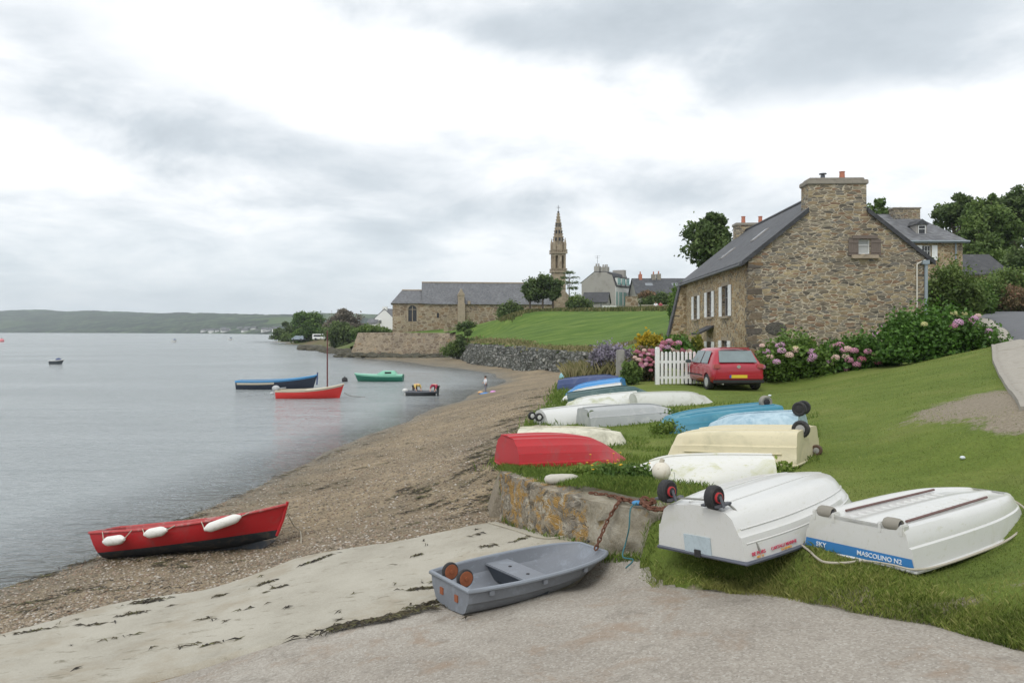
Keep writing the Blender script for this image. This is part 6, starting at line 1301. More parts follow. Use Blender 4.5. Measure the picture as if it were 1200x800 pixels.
def band(h, M, v0, v1, t0, t1, mat, name, parent, out=.012):
    for sd_ in (-1, 1):
        g = MB(); n = 24; vs = []
        def sp(tt, v):
            q = h.sec
            for i in range(len(q)-1):
                if q[i][1] <= v <= q[i+1][1]: f = (v-q[i][1])/max(1e-6, q[i+1][1]-q[i][1]); return q[i][0]+(q[i+1][0]-q[i][0])*f
            return 1
        for i in range(n+1):
            tt = t0+(t1-t0)*i/n
            for v in (v0, (v0+v1)/2, v1): x, y, z = h.pt(tt, sp(tt, v), v); vs.append((x, sd_*(y+out), z))
        g.add(vs, [(i*3+j, i*3+j+1, (i+1)*3+j+1, (i+1)*3+j) for i in range(n) for j in (0, 1)], M); g.build(name, mat, parent)
band(h, M, .88, 1.0, 0, .985, _mc['boat_blue'], 'blue_strake', t); band(h, M, .70, .87, .02, .5, _mc['cream_paint'], 'cream_strake', t)
g = MB(); g.tube(h.sheerline(.0), .05, 6, M, closed=True); g.build('gunwale', _mc['boat_blue'], t)
mb = MB(); h.outer(mb, M, inset=.06); mb.build('inner_planking', MAT('inside_grey', (.25, .26, .27), .7), t)
for tt in (.2, .42, .62): p = h.pt(tt, .93, .8); g = MB(); g.box((p[0], 0, p[2]-.25), (.28, 2*p[1]-.1, .04)); g.build('thwart', oakw, t)
g = MB(); g.tube([(h.L/2-.02, 0, .3), (h.L/2+.03, 0, h.D*(1+h.sheer)-.05)], .06, 6); g.build('stem', p_navy, t)
t, h, M, o, bm = afloat('moored_sailing_dinghy', 'red sailing dinghy with cream deck, bare dark red mast and outboard motor', 321, 400, 467.5, 1.7, .50, [MAT('orange_red_hull', (.60, .035, .03), .35, var=.1, vs=2)], .22, sec='round', stern=.72, bow=0, p=2.0, sheer=.55, rocker=.1, rake=.3, fine=.7, n=24)
bm.to_mesh(o.data); bm.free()
crm = MAT('cream_paint', (0, 0, 0)); band(h, M, .88, 1.0, 0, .985, crm, 'cream_strake', t)
g = MB(); g.tube(h.sheerline(0), .035, 6, M, closed=True); g.build('gunwale', crm, t)
g = MB(); a = [h.pt(.45+.55*i/12, 1, 1) for i in range(13)]; g.add([(x, y, z+.0) for x, y, z in a]+[(x, -y, z) for x, y, z in a]+[(x, 0, z+.07) for x, y, z in a], [(i, i+1, 27+i, 26+i) for i in range(12)]+[(13+i, 26+i, 27+i, 14+i) for i in range(12)], M); g.build('foredeck', crm, t)
mb = MB(); h.outer(mb, M, inset=.05); mb.build('inner_planking', crm, t)
mx = (380-600)/F*(CZ*F/79.5)-t.location.x; zt = EYE(387, 54)
g = MB(); g.tube([(mx, 0, .1), (mx, 0, 2.0), (mx, 0, zt)], [.05, .045, .03], 8); g.build('mast', MAT('mast_red', (.12, .03, .03), .5), t)
g = MB(); g.sphere((-h.L/2-.12, 0, .62), (.26, .17, .2)); g.box((-h.L/2-.14, 0, .25), (.14, .1, .6)); g.tube([(-h.L/2+.1, 0, .62), (-h.L/2+.5, .1, .66)], .03, 6); g.sphere((-h.L/2-.35, 0, .3), (.16, .1, .1)); g.build('outboard_motor', MAT('motor_grey', (.42, .44, .45), .4), t)
t, h, M, o, bm = afloat('moored_cabin_boat', 'green decked cabin boat with a pale green coachroof near the sea wall', 413, 471, 447.3, 1.7, .55, [MAT('green_hull', (.02, .15, .10), .4, var=.15)], .2, bow_right=False, sec='round', stern=.75, bow=0, p=2.0, sheer=.15, rocker=.1, rake=.3, fine=.6, n=24)
bm.to_mesh(o.data); bm.free(); pg = MAT('pale_green_deck', (.22, .52, .38), .45, var=.06)
band(h, M, .82, 1.0, 0, .985, pg, 'deck_edge', t)
g = MB(); a = [h.pt(i/16, 1, 1) for i in range(17)]; g.add([(x, y, z) for x, y, z in a]+[(x, -y, z) for x, y, z in a]+[(x, 0, z+.06) for x, y, z in a], [(i, i+1, 35+i, 34+i) for i in range(16)]+[(17+i, 34+i, 35+i, 18+i) for i in range(16)], M); g.build('deck', pg, t)
g = MB(); x0 = -h.L/2; zc = .55
g.add([(x0+.5, -.5, zc), (x0+2.3, -.42, zc+.02), (x0+2.3, .42, zc+.02), (x0+.5, .5, zc), (x0+.75, -.38, zc+.36), (x0+1.75, -.34, zc+.36), (x0+1.75, .34, zc+.36), (x0+.75, .38, zc+.36)], [(0, 1, 2, 3), (4, 7, 6, 5), (0, 4, 5, 1), (1, 5, 6, 2), (2, 6, 7, 3), (3, 7, 4, 0)]); g.build('coachroof', pg, t, bevel=.04)
for s_ in (-1, 1): g = MB(); g.box((x0+1.25, s_*.43, zc+.2), (.55, .03, .14)); g.build('window', dkw, t)
g = MB(); g.box((.1, -h.B/2-.02, .25), (.22, .02, .5)); g.build('yellow_stripe', MAT('yellow_stripe', (.42, .38, .12), .6), t)
# small tender and far specks
def small_tender(label, px, pyw, wpx, m1, group=None, cover=False, h=.35):
    Y_ = CZ*F/(pyw-HY); L = wpx*Y_/F; t = thing('moored_tender', label, 'boat', ((px-600)/F*Y_, Y_, 0), 0, group)
    hh = Hull(L, L*.45, h+.1, 'tender', stern=.8, bow=.3, p=2.5, sheer=.2); hh.shell('hull', m1, t, Matrix.Translation((0, 0, -.1)), th=.03)
    g = MB(); g.tube(hh.sheerline(0), .05, 6, Matrix.Translation((0, 0, -.1)), closed=True); g.build('gunwale', grp, t)
    if cover:
        g = MB(); g.sphere((L*.12, 0, h+.05), (L*.22, L*.16, h*.7)); g.build('motor_cover', p_navy, t); g = MB(); g.box((-L*.2, 0, h*.8), (.2, L*.36, .04)); g.build('thwart', oakw, t)
small_tender('small dark and white tender moored alone, far left on the water', 66.5, 426.5, 16, MAT('tender_black', (.06, .07, .08), .5), cover=True, h=.45)
small_tender('tiny distant boat left of the far village', 204, 401.2, 6, grp, cover=True, h=.8)
small_tender('tiny white distant boat below the far village', 270, 398.5, 5, grp, cover=True, h=.8)
def buoy(label, px, pyw, r, mat, cat='buoy'):
    Y_ = CZ*F/(pyw-HY); t = thing('mooring_buoy', label, cat, ((px-600)/F*Y_, Y_, 0)); g = MB(); g.sphere((0, 0, r*.5), r, n=14, m=10); g.build('float', mat, t); g = MB(); g.tube([(0, 0, r*1.4), (0, 0, r*1.8)], r*.14, 8); g.build('ring', iron_m, t)
buoy('black mooring buoy left of the green cabin boat', 404, 447, .26, rubber); buoy('pink mooring buoy at the far left edge of the water', 2, 400.5, .9, MAT('pink_buoy', (.62, .2, .22), .5))
Yb = CZ*F/79; g = MB(); g.tube(smooth([((401-600)/F*Yb, Yb+.6, .35), ((409-600)/F*Yb, Yb+.6, .12), ((417-600)/F*Yb, Yb+1.4, .02), ((424-600)/F*Yb, Yb+1.2, .01)]), .025, 5); tag(g.build('mooring_line', rope_g), 'dark mooring line running off the bow of the red sailing dinghy into the water', 'rope')
# ---------------------------------------------------------------- quay clutter
c = P(775, 577, 2.28); t = thing('ball_float', 'dirty white ball float sitting on the end of the low wall', 'float', (c[0], c[1], H(c[0], c[1])+.02)); g = MB(); g.sphere((0, 0, .115), .118, n=20, m=14); g.build('ball', MAT('float_white', (.66, .62, .53), .6, var=.1, vs=14, dirt=(.42, .35, .26), dirts=8), t); g = MB(); g.tube([(0, 0, .22), (.02, .02, .26)], .03, 8); g.build('eye', MAT('float_eye', (.42, .38, .3), .7), t)
c = P(659, 567, 2.28); t = thing('old_fender', 'long grey-white fender lying on top of the wall in front of the red dinghy', 'fender', (c[0], c[1], H(c[0], c[1])+.05), R(4)); g = MB(); g.lathe([(.01, -.24), (.045, -.22), (.065, -.16), (.07, 0), (.065, .14), (.045, .2), (.02, .22)], 16, None, axis='X'); g.build('body', MAT('old_fender', (.50, .48, .42), .8, var=.15, vs=12, dirt=(.33, .31, .26), dirts=9), t)
rust = MAT('rusty_chain', (.13, .055, .032), .9, var=.4, vs=22, bs=.6)
def chainobj(name, label, pts, step, r, lr_, mat):
    sm = smooth(pts, 14); g = MB(); acc = 0; last = sm[0]; k = 0
    for p in sm[1:]:
        d = p-last
        if d.length < step: continue
        q = d.to_track_quat('X', 'Z').to_matrix().to_4x4(); M = Matrix.Translation((p+last)/2) @ q @ Matrix.Rotation(R(90)*(k % 2)+.3, 4, 'X')
        g.tube([(math.cos(a)*lr_*1.25, math.sin(a)*lr_*.7, 0) for a in [i*math.pi/4 for i in range(8)]], r, 5, M, closed=True); last = p; k += 1
    return tag(g.build(name, mat, weld=False), label, 'chain')
WT = lambda px, py, z, dy=-.04: Vector(P(px, py, z))+Vector((0, dy, 0))
chainobj('rusty_chain', 'rusty chain lying along the wall top and hanging down its face', [WT(690, 577, 2.3, .0), WT(725, 583, 2.31, .02), WT(722, 590, 2.29, -.06), WT(712, 605, 2.13, -.1), WT(704, 622, 1.98, -.12), WT(696, 640, 1.8, -.16)], .045, .010, .028, rust)
chainobj('rusty_chain', 'heap of thick rusty chain on the wall beside the white ball float', [WT(725, 584, 2.32, .03), WT(742, 587, 2.33, .0), WT(757, 590, 2.34, .0), WT(768, 588, 2.35, .05), WT(752, 586, 2.36, .08), WT(760, 594, 2.33, -.03), WT(778, 596, 2.33, .0), WT(790, 594, 2.3, .1)], .05, .014, .034, rust)
brp = MAT('blue_rope', (.04, .14, .16), .85, var=.3, vs=30)
g = MB(); g.tube(smooth([WT(752, 586, 2.36, .05), WT(744, 590, 2.33, -.02), WT(737, 594, 2.29, -.12), WT(735, 615, 2.1, -.14), WT(731, 632, 1.92, -.15), WT(727, 646, 1.8, -.2), WT(738, 648, 1.78, -.26), WT(729, 656, 1.72, -.3)]), .008, 6); tag(g.build('blue_rope', brp), 'frayed blue-green rope hanging down the wall face', 'rope')
c = WT(747, 589, 2.33, .0); g = MB(); g.sphere(c, (.07, .05, .03), n=9, m=6); tag(g.build('rope_knot', MAT('blue_cloth', (.06, .22, .42), .8, var=.3, vs=30)), 'small bright blue knot of rope on the wall top between the rusty chains', 'rope')
sl_pts = [(573, 614), (600, 622), (630, 633), (655, 636), (680, 632), (700, 624)]
sp = []
for i, (px, py) in enumerate(sl_pts): p = P(px, py, [1.5, 1.54, 1.58, 1.62, 1.66, 1.8][i]); sp.append(Vector((p[0], p[1]-.1, HL(p[0], p[1]-.1)+.06+(.12 if i == 5 else 0))))
g = MB(); g.tube(smooth(sp), .013, 6); tag(g.build('mooring_rope', MAT('sand_rope', (.36, .33, .26), .9, var=.2, vs=30)), 'pale mooring rope lying along the slipway at the foot of the low wall', 'rope')
# ---------------------------------------------------------------- red hatchback
def car():
    c0 = P(861, 459, 2.30); Yc = c0[1]; t = thing('parked_car', 'small red hatchback with yellow rear number plate parked on the grass by the white gate', 'car', (c0[0]+.0, Yc+1.9, H(c0[0], Yc+1.9)-.02), R(95))
    red = MAT('car_red', (.36, .012, .03), .28, var=.03, coat=.6); glass = MAT('car_glass', (.20, .245, .25), .1, .3, var=.3, vs=2); blk = MAT('car_black', (.02, .02, .022), .6)
    L = 3.75; W_ = .83
    # local x: forward (nose at +x); rear at -L/2. stations: x, bottom z, belt z, top z, half width belt, half width top
    st = [(-1.86, .46, .78, .80, .70, .66), (-1.84, .34, .80, .92, .76, .70), (-1.78, .30, .84, .98, .80, .70), (-1.66, .26, .90, 1.14, .82, .66), (-1.50, .25, .92, 1.38, .825, .60), (-1.34, .25, .92, 1.50, .83, .58), (-1.0, .25, .92, 1.53, .83, .59), (-.5, .25, .91, 1.54, .83, .60), (0, .25, .90, 1.52, .83, .60),
          (.35, .25, .89, 1.44, .83, .60), (.75, .25, .88, 1.16, .82, .66), (.98, .25, .87, .98, .81, .70), (1.3, .25, .84, .93, .80, .68), (1.65, .27, .74, .82, .74, .62), (1.82, .34, .6, .68, .62, .52), (1.88, .42, .52, .56, .5, .44)]
    def ring(s):
        x, zb, zl, zt, wb, wt = s
        half = [(0, zb), (wb*.86, zb), (wb*.97, zb+.08), (wb, zb+(zl-zb)*.4), (wb*1.005, zl-.14), (wb*.97, zl), (wt+(wb-wt)*.45, zl+(zt-zl)*.5), (wt, zt-.06), (wt*.88, zt-.012), (0, zt+.015)]
        return [(x, y, z) for y, z in half]+[(x, -y, z) for y, z in half[-2:0:-1]]
    V = []; Fc = []; n = 18
    for s in st: V += ring(s)
    for i in range(len(st)-1):
        for j in range(n): Fc.append((i*n+j, i*n+(j+1) % n, (i+1)*n+(j+1) % n, (i+1)*n+j))
    Fc.append(tuple(range(n-1, -1, -1))); Fc.append(tuple((len(st)-1)*n+j for j in range(n)))
    g = MB(); g.add(V, Fc); body = g.build('body', red, t, angle=50)
    wa = MB()
    for sx in (-1.22, 1.17):
        for sy in (-1, 1): wa.tube([(sx, sy*.62, .30), (sx, sy*1.0, .30)], .335, 24)
    cut(body, [], wa); body.data.polygons.foreach_set('use_smooth', [True]*len(body.data.polygons)); body.data.set_sharp_from_angle(angle=R(42))
    g = MB(); g.bb(-1.6, 1.55, -.62, .62, .2, .5); g.build('underbody', blk, t)
    # rear window (on the sloping tailgate), side windows, windscreen
    def quadpatch(name, pts, mat, parent, th=.012, rows=1):
        a = [Vector(p) for p in pts]; nn = (a[1]-a[0]).cross(a[3]-a[0]).normalized(); g = MB(); vs = a+[p+nn*th for p in a]; g.add(vs, [(3, 2, 1, 0), (4, 5, 6, 7), (0, 1, 5, 4), (1, 2, 6, 5), (2, 3, 7, 6), (3, 0, 4, 7)]); return g.build(name, mat, parent, angle=0, bevel=.008)
    quadpatch('rear_window', [(-1.80, .60, 1.02), (-1.80, -.60, 1.02), (-1.465, -.52, 1.44), (-1.465, .52, 1.44)], glass, t, .02)
    g = MB(); g.tube([(-1.775, .28, 1.05), (-1.765, -.18, 1.07)], .012, 6); g.build('wiper', blk, t)
    g = MB(); g.box((-1.44, 0, 1.535), (.16, .9, .03)); g.build('spoiler', red, t, bevel=.01)
    for s in (-1, 1):
        def y(z, x=0): return s*(.83+(.60-.83)*((z-.90)/(1.50-.90))+.01)
        a = [(-1.30, y(.97), .97), (-.60, y(.97), .97), (-.60, y(1.42), 1.42), (-1.18, y(1.42), 1.42)]; b = [(-.52, y(.96), .96), (.52, y(.96), .96), (.22, y(1.40), 1.40), (-.52, y(1.43), 1.43)]
        for p in (a, b): quadpatch('side_window', p if s < 0 else [p[1], p[0], p[3], p[2]], glass, t, .012)
        g = MB(); g.box((.50, s*.92, .99), (.12, .17, .12)); g.box((.50, s*.84, .96), (.05, .1, .04)); g.build('wing_mirror', MAT('mirror_dark', (.05, .08, .085), .4), t, bevel=.02)
        g = MB(); g.bb(-1.90, -1.72, s*.58 if s > 0 else -.79, .79 if s > 0 else -.58, .80, .97); g.build('tail_light', MAT('tail_light', (.42, .10, .10), .2, var=.2), t, bevel=.03)
        g = MB(); g.bb(-.8, .85, s*.832-.01, s*.832+.01, .50, .545); g.build('side_strip', blk, t, angle=0)
        g = MB(); g.bb(-.35, -.2, s*.84-.01, s*.84+.012, .80, .825); g.build('door_handle', red, t)
        for x in (-1.22, 1.17):
            w_ = MB(); w_.lathe([(.17, -.09), (.26, -.10), (.29, -.07), (.295, 0), (.29, .07), (.26, .10), (.17, .09)], 24, Matrix.Translation((x, s*.74, .295)), axis='Y'); o = w_.build('wheel', rubber, t)
            g = MB(); g.lathe([(.02, -.085), (.06, -.10), (.17, -.092), (.19, -.07), (.19, .07), (.17, .092), (.06, .10), (.02, .085)], 20, Matrix.Translation((x, s*.745, .295)), axis='Y'); r = g.build('rim', MAT('alloy', (.50, .51, .52), .4, .3), o)
    quadpatch('windscreen', [(.93, -.64, 1.02), (.93, .64, 1.02), (.42, .54, 1.42), (.42, -.54, 1.42)], glass, t, .012)
    g = MB(); g.bb(-1.90, -1.80, -.80, .80, .28, .40); g.build('bumper_insert', blk, t, bevel=.02)
    g = MB(); g.bb(-1.905, -1.78, -.77, .77, .40, .62); g.build('bumper', red, t, bevel=.04)
    g = MB(); g.box((-1.912, .0, .525), (.012, .50, .11)); pl = g.build('number_plate', MAT('plate_yellow', (.66, .50, .035), .5), t, angle=0)
    g = MB(); g.box((-1.914, .28, .525), (.012, .055, .11)); g.build('plate_band', MAT('plate_blue', (.06, .09, .35), .5), pl, angle=0)
    g = MB(); g.tube([(-1.872, 0, .875), (-1.852, 0, .875)], .06, 18); g.build('badge', MAT('chrome', (.6, .61, .62), .2, .6), t)
    g = MB(); g.tube([(-1.88, .5, .25), (-1.6, .5, .25)], .025, 8); g.build('exhaust', MAT('chrome', (.6, .61, .62), .2, .6), t)
car()
bpy.data.objects['parked_car'].scale = (.98, 1.08, .92)
# ---------------------------------------------------------------- white picket gate
def picket():
    a = P(770, 450, 2.4); b = np.array([a[0]+2.45, a[1]+.3, 0]); a[2] = H(a[0], a[1]); ang = math.atan2(b[1]-a[1], b[0]-a[0]); L = float(np.hypot(b[0]-a[0], b[1]-a[1])); hh = 1.2
    t = thing('picket_gate', 'white painted picket gate and post between the flower bed and the red car', 'gate', (a[0], a[1], H(a[0], a[1])-.02), ang)
    g = MB(); g.bb(-.06, .08, -.07, .07, -.3, hh+.10); g.prism([(-.065, hh+.095), (.085, hh+.095), (.05, hh+.16), (-.03, hh+.16)], -.075, .075); g.build('post', white, t, angle=0, bevel=.008)
    for z in (.22, .78): g = MB(); g.bb(.10, L, -.0, .035, z, z+.09); g.build('rail', white, t, angle=0)
    n = 16; pk = None
    for k in range(n):
        x = .18+k*(L-.22)/(n-1)
        if pk is None:
            g = MB(); g.prism([(-.047, .04), (.047, .04), (.047, hh-.05), (.02, hh), (-.02, hh), (-.047, hh-.05)], -.028, -.003); pk = g.build('picket', white, t, angle=0); pk.location.x = x
        else: c = pk.copy(); COL.objects.link(c); c.parent = t; c.location.x = x
    g = MB(); g.tube([(1.0, .02, .26), (L-.4, .02, .8)], .025, 4); g.build('brace', white, t)
picket()
g = MB(); a = P(727, 448, 2.3); z = H(a[0], a[1]); g.box((a[0], a[1], z+.5), (.34, .3, 1.5), taper=.9); tag(g.build('stone_post', MAT('grey_post', (.30, .29, .26), .95, var=.25, vs=5, bs=.6, world=True, dirt=(.18, .18, .14)), bevel=.03), 'squat grey stone post among the grasses beside the lavender', 'post')
# ---------------------------------------------------------------- flower beds
bloom_m = {'pink': MAT('bloom_pink', (.60, .28, .40), .8, var=.25, vs=30), 'mauve': MAT('bloom_mauve', (.60, .36, .52), .8, var=.25, vs=30), 'pale': MAT('bloom_pale', (.72, .52, .46), .8, var=.2, vs=30), 'yellow': MAT('bloom_cream', (.62, .60, .28), .8, var=.2, vs=30), 'rose': MAT('bloom_rose', (.46, .15, .21), .8, var=.25, vs=30)}
def bloom_mesh(seed, r):
    rg = np.random.default_rng(seed); mb = MB(); n = 46
    for k in range(n):
        z = 1-2*(k+.5)/n*.8; a = k*2.399; q = math.sqrt(max(0, 1-z*z)); d = Vector((q*math.cos(a), q*math.sin(a), z*.85)); p = d*r
        u = d.orthogonal().normalized(); w = d.cross(u); s = r*.26; an = rg.uniform(0, 3); u2 = u*math.cos(an)+w*math.sin(an); w2 = d.cross(u2)
        mb.add([p+u2*s, p+w2*s+d*s*.3, p-u2*s, p-w2*s+d*s*.3, p-d*s*.8], [(0, 1, 4), (1, 2, 4), (2, 3, 4), (3, 0, 4), (0, 3, 2, 1)])
    return mb
_bl = {}
def bloom(parent, loc, kind, r=.11):
    if kind not in _bl: _bl[kind] = bloom_mesh(len(_bl)+3, .12).mesh('flower_head', bloom_m[kind], angle=0, weld=False, fixn=False)
    o = bpy.data.objects.new('flower_head', _bl[kind]); link(o, parent); o.location = loc; s = r/.12; o.scale = (s, s, s*.9); return o
def hydrangea(name, label, px, py, Yd, rx, ry, rz, n, seed, blooms, mat=None, group=None, lobes=9):
    """mounded bush centred over pixel px, base pixel py at depth Yd; blooms: [(px,py,kind,r)] photographed flower heads"""
    rg = np.random.default_rng(seed); x = (px-600)/F*Yd; z0 = H(x, Yd)
    t = thing(name, label, 'shrub', (x, Yd, z0), group=group); bl = []
    for k in range(lobes):
        u = (k+.5)/lobes*2-1; hh = rz*math.sqrt(max(.15, 1-.75*u*u))*rg.uniform(.9, 1.08); bl.append(((u*rx*.82, rg.uniform(-.15, .15)*ry, hh*.42), (rx*1.5/lobes, ry, hh*.62)))
    mb = MB()
    for (c, r) in bl: mb.tube([(c[0]*.8, 0, -.1), (c[0], c[1], c[2])], [.04, .015], 5)
    mb.build('stem', bark, t)
    V, Fc, r_ = leaves(bl, int(n*1.5), .068, rg, clump=.3, K=40, shell=.72, up=.35, aspect=.62); plantmesh('foliage', (V, Fc, r_), mat or hyd_leaf, t, clipz=-.1)
    for (bx, by, kind, rr) in blooms:
        # head sits on the near surface of the mound: march along the sight line
        d = np.array([(bx-600)/F, 1, (HY-by)/F]); best = None
        for s in np.linspace(Yd-ry*1.6, Yd+ry, 60):
            p = np.array([d[0]*s, s, CZ+d[2]*s])-np.array([x, Yd, z0])
            if any(((p[0]-c[0])/r[0])**2+((p[1]-c[1])/r[1])**2+((p[2]-c[2])/r[2])**2 < 1.0 for c, r in bl): best = p; break
        if best is None: p = np.array([d[0]*(Yd-.3), Yd-.3, CZ+d[2]*(Yd-.3)])-np.array([x, Yd, z0]); best = p
        bloom(t, tuple(best-d/np.linalg.norm(d)*.22), kind, rr*1.2)
    return t
hyd_leaf = leaf_mat('hydrangea_leaf', [(.026, .065, .012), (.06, .14, .02), (.11, .22, .035)], .2, .5)
hyd_leaf2 = leaf_mat('hydrangea_leaf_light', [(.045, .09, .016), (.095, .17, .027), (.16, .25, .05)], .2, .5)
hydrangea('hydrangea', 'tall dark green hydrangea mound with few pink heads, nearest the footway', 1096, 412, 27.5, 2.1, 1.0, 1.5, 15000, 81,
          [(1123, 378, 'mauve', .13), (1117, 382, 'pink', .11), (1142, 373, 'mauve', .10), (1140, 379, 'mauve', .10), (1135, 376, 'pink', .09), (1158, 388, 'mauve', .11), (1118, 367, 'yellow', .09), (1130, 368, 'yellow', .08), (1083, 380, 'yellow', .09), (1124, 370, 'yellow', .07), (1146, 370, 'pale', .08)])
hydrangea('hydrangea', 'middle hydrangea with the densest cluster of pink heads below the stone ledge', 1004, 430, 29.5, 1.35, .8, 1.05, 8000, 82,
          [(984, 404, 'pink', .12), (989, 411, 'pink', .13), (979, 419, 'pale', .12), (1001, 411, 'pink', .12), (1010, 421, 'rose', .12), (1017, 412, 'pink', .11), (1027, 392, 'mauve', .12), (1033, 408, 'pink', .09), (1004, 427, 'pink', .12), (1029, 424, 'rose', .13), (993, 409, 'pale', .12), (991, 418, 'pale', .11), (977, 406, 'pink', .11), (991, 433, 'pink', .1), (995, 422, 'pink', .12), (1025, 415, 'yellow', .08), (972, 425, 'mauve', .13), (1035, 384, 'mauve', .09)])
hydrangea('hydrangea', 'light green hydrangea with mauve and cream heads directly right of the red car', 928, 442, 29.3, 1.5, .8, 1.35, 9000, 83,
          [(898, 412, 'mauve', .11), (902, 418, 'pale', .10), (916, 404, 'mauve', .11), (916, 411, 'mauve', .12), (925, 416, 'pale', .12), (932, 410, 'pale', .12), (910, 424, 'mauve', .11), (951, 412, 'mauve', .12), (953, 418, 'mauve', .12), (893, 430, 'pink', .10), (949, 421, 'mauve', .12), (932, 408, 'yellow', .1), (912, 405, 'mauve', .09), (893, 405, 'pale', .08)], mat=hyd_leaf2)
# garden left of the gate
def HB(name, label, px, Yd, ytop, ybase, wpx, n, mat, seed, cat='shrub', size=.08, **kw): return SH(name, label, px, Yd, ytop, ybase, wpx, n, size, mat, seed, 5, cat, None, **kw)
HB('shrub', 'dark green garden shrub climbing by the far corner of the house facade', 798, 36, 394, 428, 34, 6000, md_leaf, 91, clump=.3, K=24)
HB('yellow_shrub', 'yellow-flowering shrub on the edge of the hill meadow', 762, 36, 388, 412, 26, 4500, leaf_mat('yellow_flower_leaf', [(.08, .13, .02), (.35, .30, .03), (.62, .42, .03)]), 92, clump=.3, K=20)
HB('shrub', 'yellow-green climbing shrub beside the house door', 816, 36, 392, 428, 15, 2500, yl_leaf, 93, clump=.3, K=20)
t = HB('pink_hydrangea', 'pink hydrangea showing above the white picket gate', 790, 33, 396, 424, 38, 5000, hyd_leaf, 94, clump=.3, K=24)
for (bx, by, kd) in [(778, 402, 'rose'), (784, 400, 'pink'), (789, 403, 'rose'), (776, 406, 'pink'), (795, 402, 'pink'), (782, 407, 'mauve'), (787, 410, 'pale'), (793, 412, 'pale'), (799, 411, 'rose'), (807, 412, 'pale'), (772, 410, 'pink')]:
    d = np.array([(bx-600)/F*32.6, 32.6, CZ+(HY-by)/F*32.6])-np.array(t.location); bloom(t, tuple(d), kd, .14)
t = HB('rose_shrub', 'mass of rose-pink flowers left of the white gate post', 759, 31, 405, 446, 36, 5000, leaf_mat('rose_leaf', [(.05, .07, .03), (.12, .13, .06), (.36, .16, .15)]), 95, clump=.3, K=22)
rg = np.random.default_rng(96)
for k in range(34):
    bx, by = rg.uniform(744, 768), rg.uniform(410, 434); d = np.array([(bx-600)/F*30.4, 30.4, CZ+(HY-by)/F*30.4])-np.array(t.location); bloom(t, tuple(d), ['rose', 'pink', 'pale', 'rose'][k % 4], .08)
HB('lavender_bush', 'grey-mauve lavender bush in front of the hill meadow', 718, 34, 403, 432, 46, 6000, leaf_mat('lavender_leaf', [(.16, .17, .13), (.24, .22, .26), (.33, .29, .38)]), 97, cat='lavender', size=.07, clump=.32, K=26)
HB('shrub', 'small leafy green bush right of the squat stone post', 740, 29.5, 424, 446, 20, 3500, md_leaf, 98, clump=.3, K=20)
def tall(rg, n):
    px = rg.uniform(665, 735, n); Yd = rg.uniform(33, 44, n); return (px-600)/F*Yd, Yd
fr(5200, tall, 101, .35, .95, .006, 'tall_grass', dry, 'pale tall grasses between the row of boats and the hill meadow', 'grass')
# ---------------------------------------------------------------- grass blades over the turf
boats_xy = [tuple(o.matrix_basis.translation)[:2] for o in bpy.data.objects if o.parent is None and o.name.startswith('upturned')]
def near(n, y0, y1, seed, pxr=(560, 1230)):
    def f(rg, m):
        u = rg.uniform(0, 1, m*3); Yd = y0*(y1/y0)**u; px = rg.uniform(*pxr, m*3); x = (px-600)/F*Yd; s = sdf(land_poly, x, Yd); ok = s > .02
        if True:
            ok &= sdf(pv, x, Yd) < -.05; ok &= sdf(rd, x, Yd) < -.05
            bz = np.zeros(len(x))
            for (bx, by, bzv, rx, ry, a) in [(1190, 476, 3.05, 1.25, 1.7, 1.2), (1185, 500, 2.9, .5, .5, .5), (1160, 455, 3.2, .8, 1.2, .35), (930, 662, 2.0, .5, .18, .55), (1000, 705, 2.0, .8, .2, .5), (1130, 725, 2.0, .9, .18, .55)]:
                c = P(bx, by, bzv); bz += a*np.exp(-((x-c[0])/rx)**2-((Yd-c[1])/ry)**2)
            ok &= rg.uniform(0, .9, m*3) > bz
        return x[ok][:m], Yd[ok][:m]
    return f
fr(150000, near(0, 5.6, 26, 1), 111, .012, .036, .0024, 'lawn_grass', gb, 'short mown grass of the boat lawn', 'grass', lean=.5)
def patchy(rg, n):                     # longer tufts round the boats, wall top and rough edges
    x, y = near(0, 6, 22, 2, (590, 960))(rg, n*2); q = np.sin(x*2.1+np.sin(y*1.7)*2)*np.cos(y*1.4+x*.6); d = np.full(len(x), 9.)
    for bx, by in boats_xy: d = np.minimum(d, np.abs(np.hypot(x-bx, (y-by)*1.4)-1.15))
    ok = (q > .45) & (y > 9.2) | (d < .35) & (y > 8.8); return x[ok][:n], y[ok][:n]
fr(26000, patchy, 112, .03, .10, .0032, 'rough_grass', gw, 'longer uncut grass tufts around the upturned boats', 'grass', lean=.45)
def walltop(rg, n):
    f = rg.uniform(0, 1, n); k = np.array([(q[0], q[1]) for q in qt]); s = np.interp(f, [0, .33, .66, 1], [0, 1, 2, 3]); i = np.minimum(s.astype(int), 2); u = (s-i)[:, None]
    p = k[i]*(1-u)+k[i+1]*u+np.stack([rg.normal(size=n)*.05, 42e-2+np.abs(rg.normal(size=n))*.5], 1); return p[:, 0], p[:, 1]
fr(13000, walltop, 113, .02, .085, .0035, 'wild_plants', gw, 'wild plants and long grass growing along the top of the low wall', 'wild plants', lean=.4)
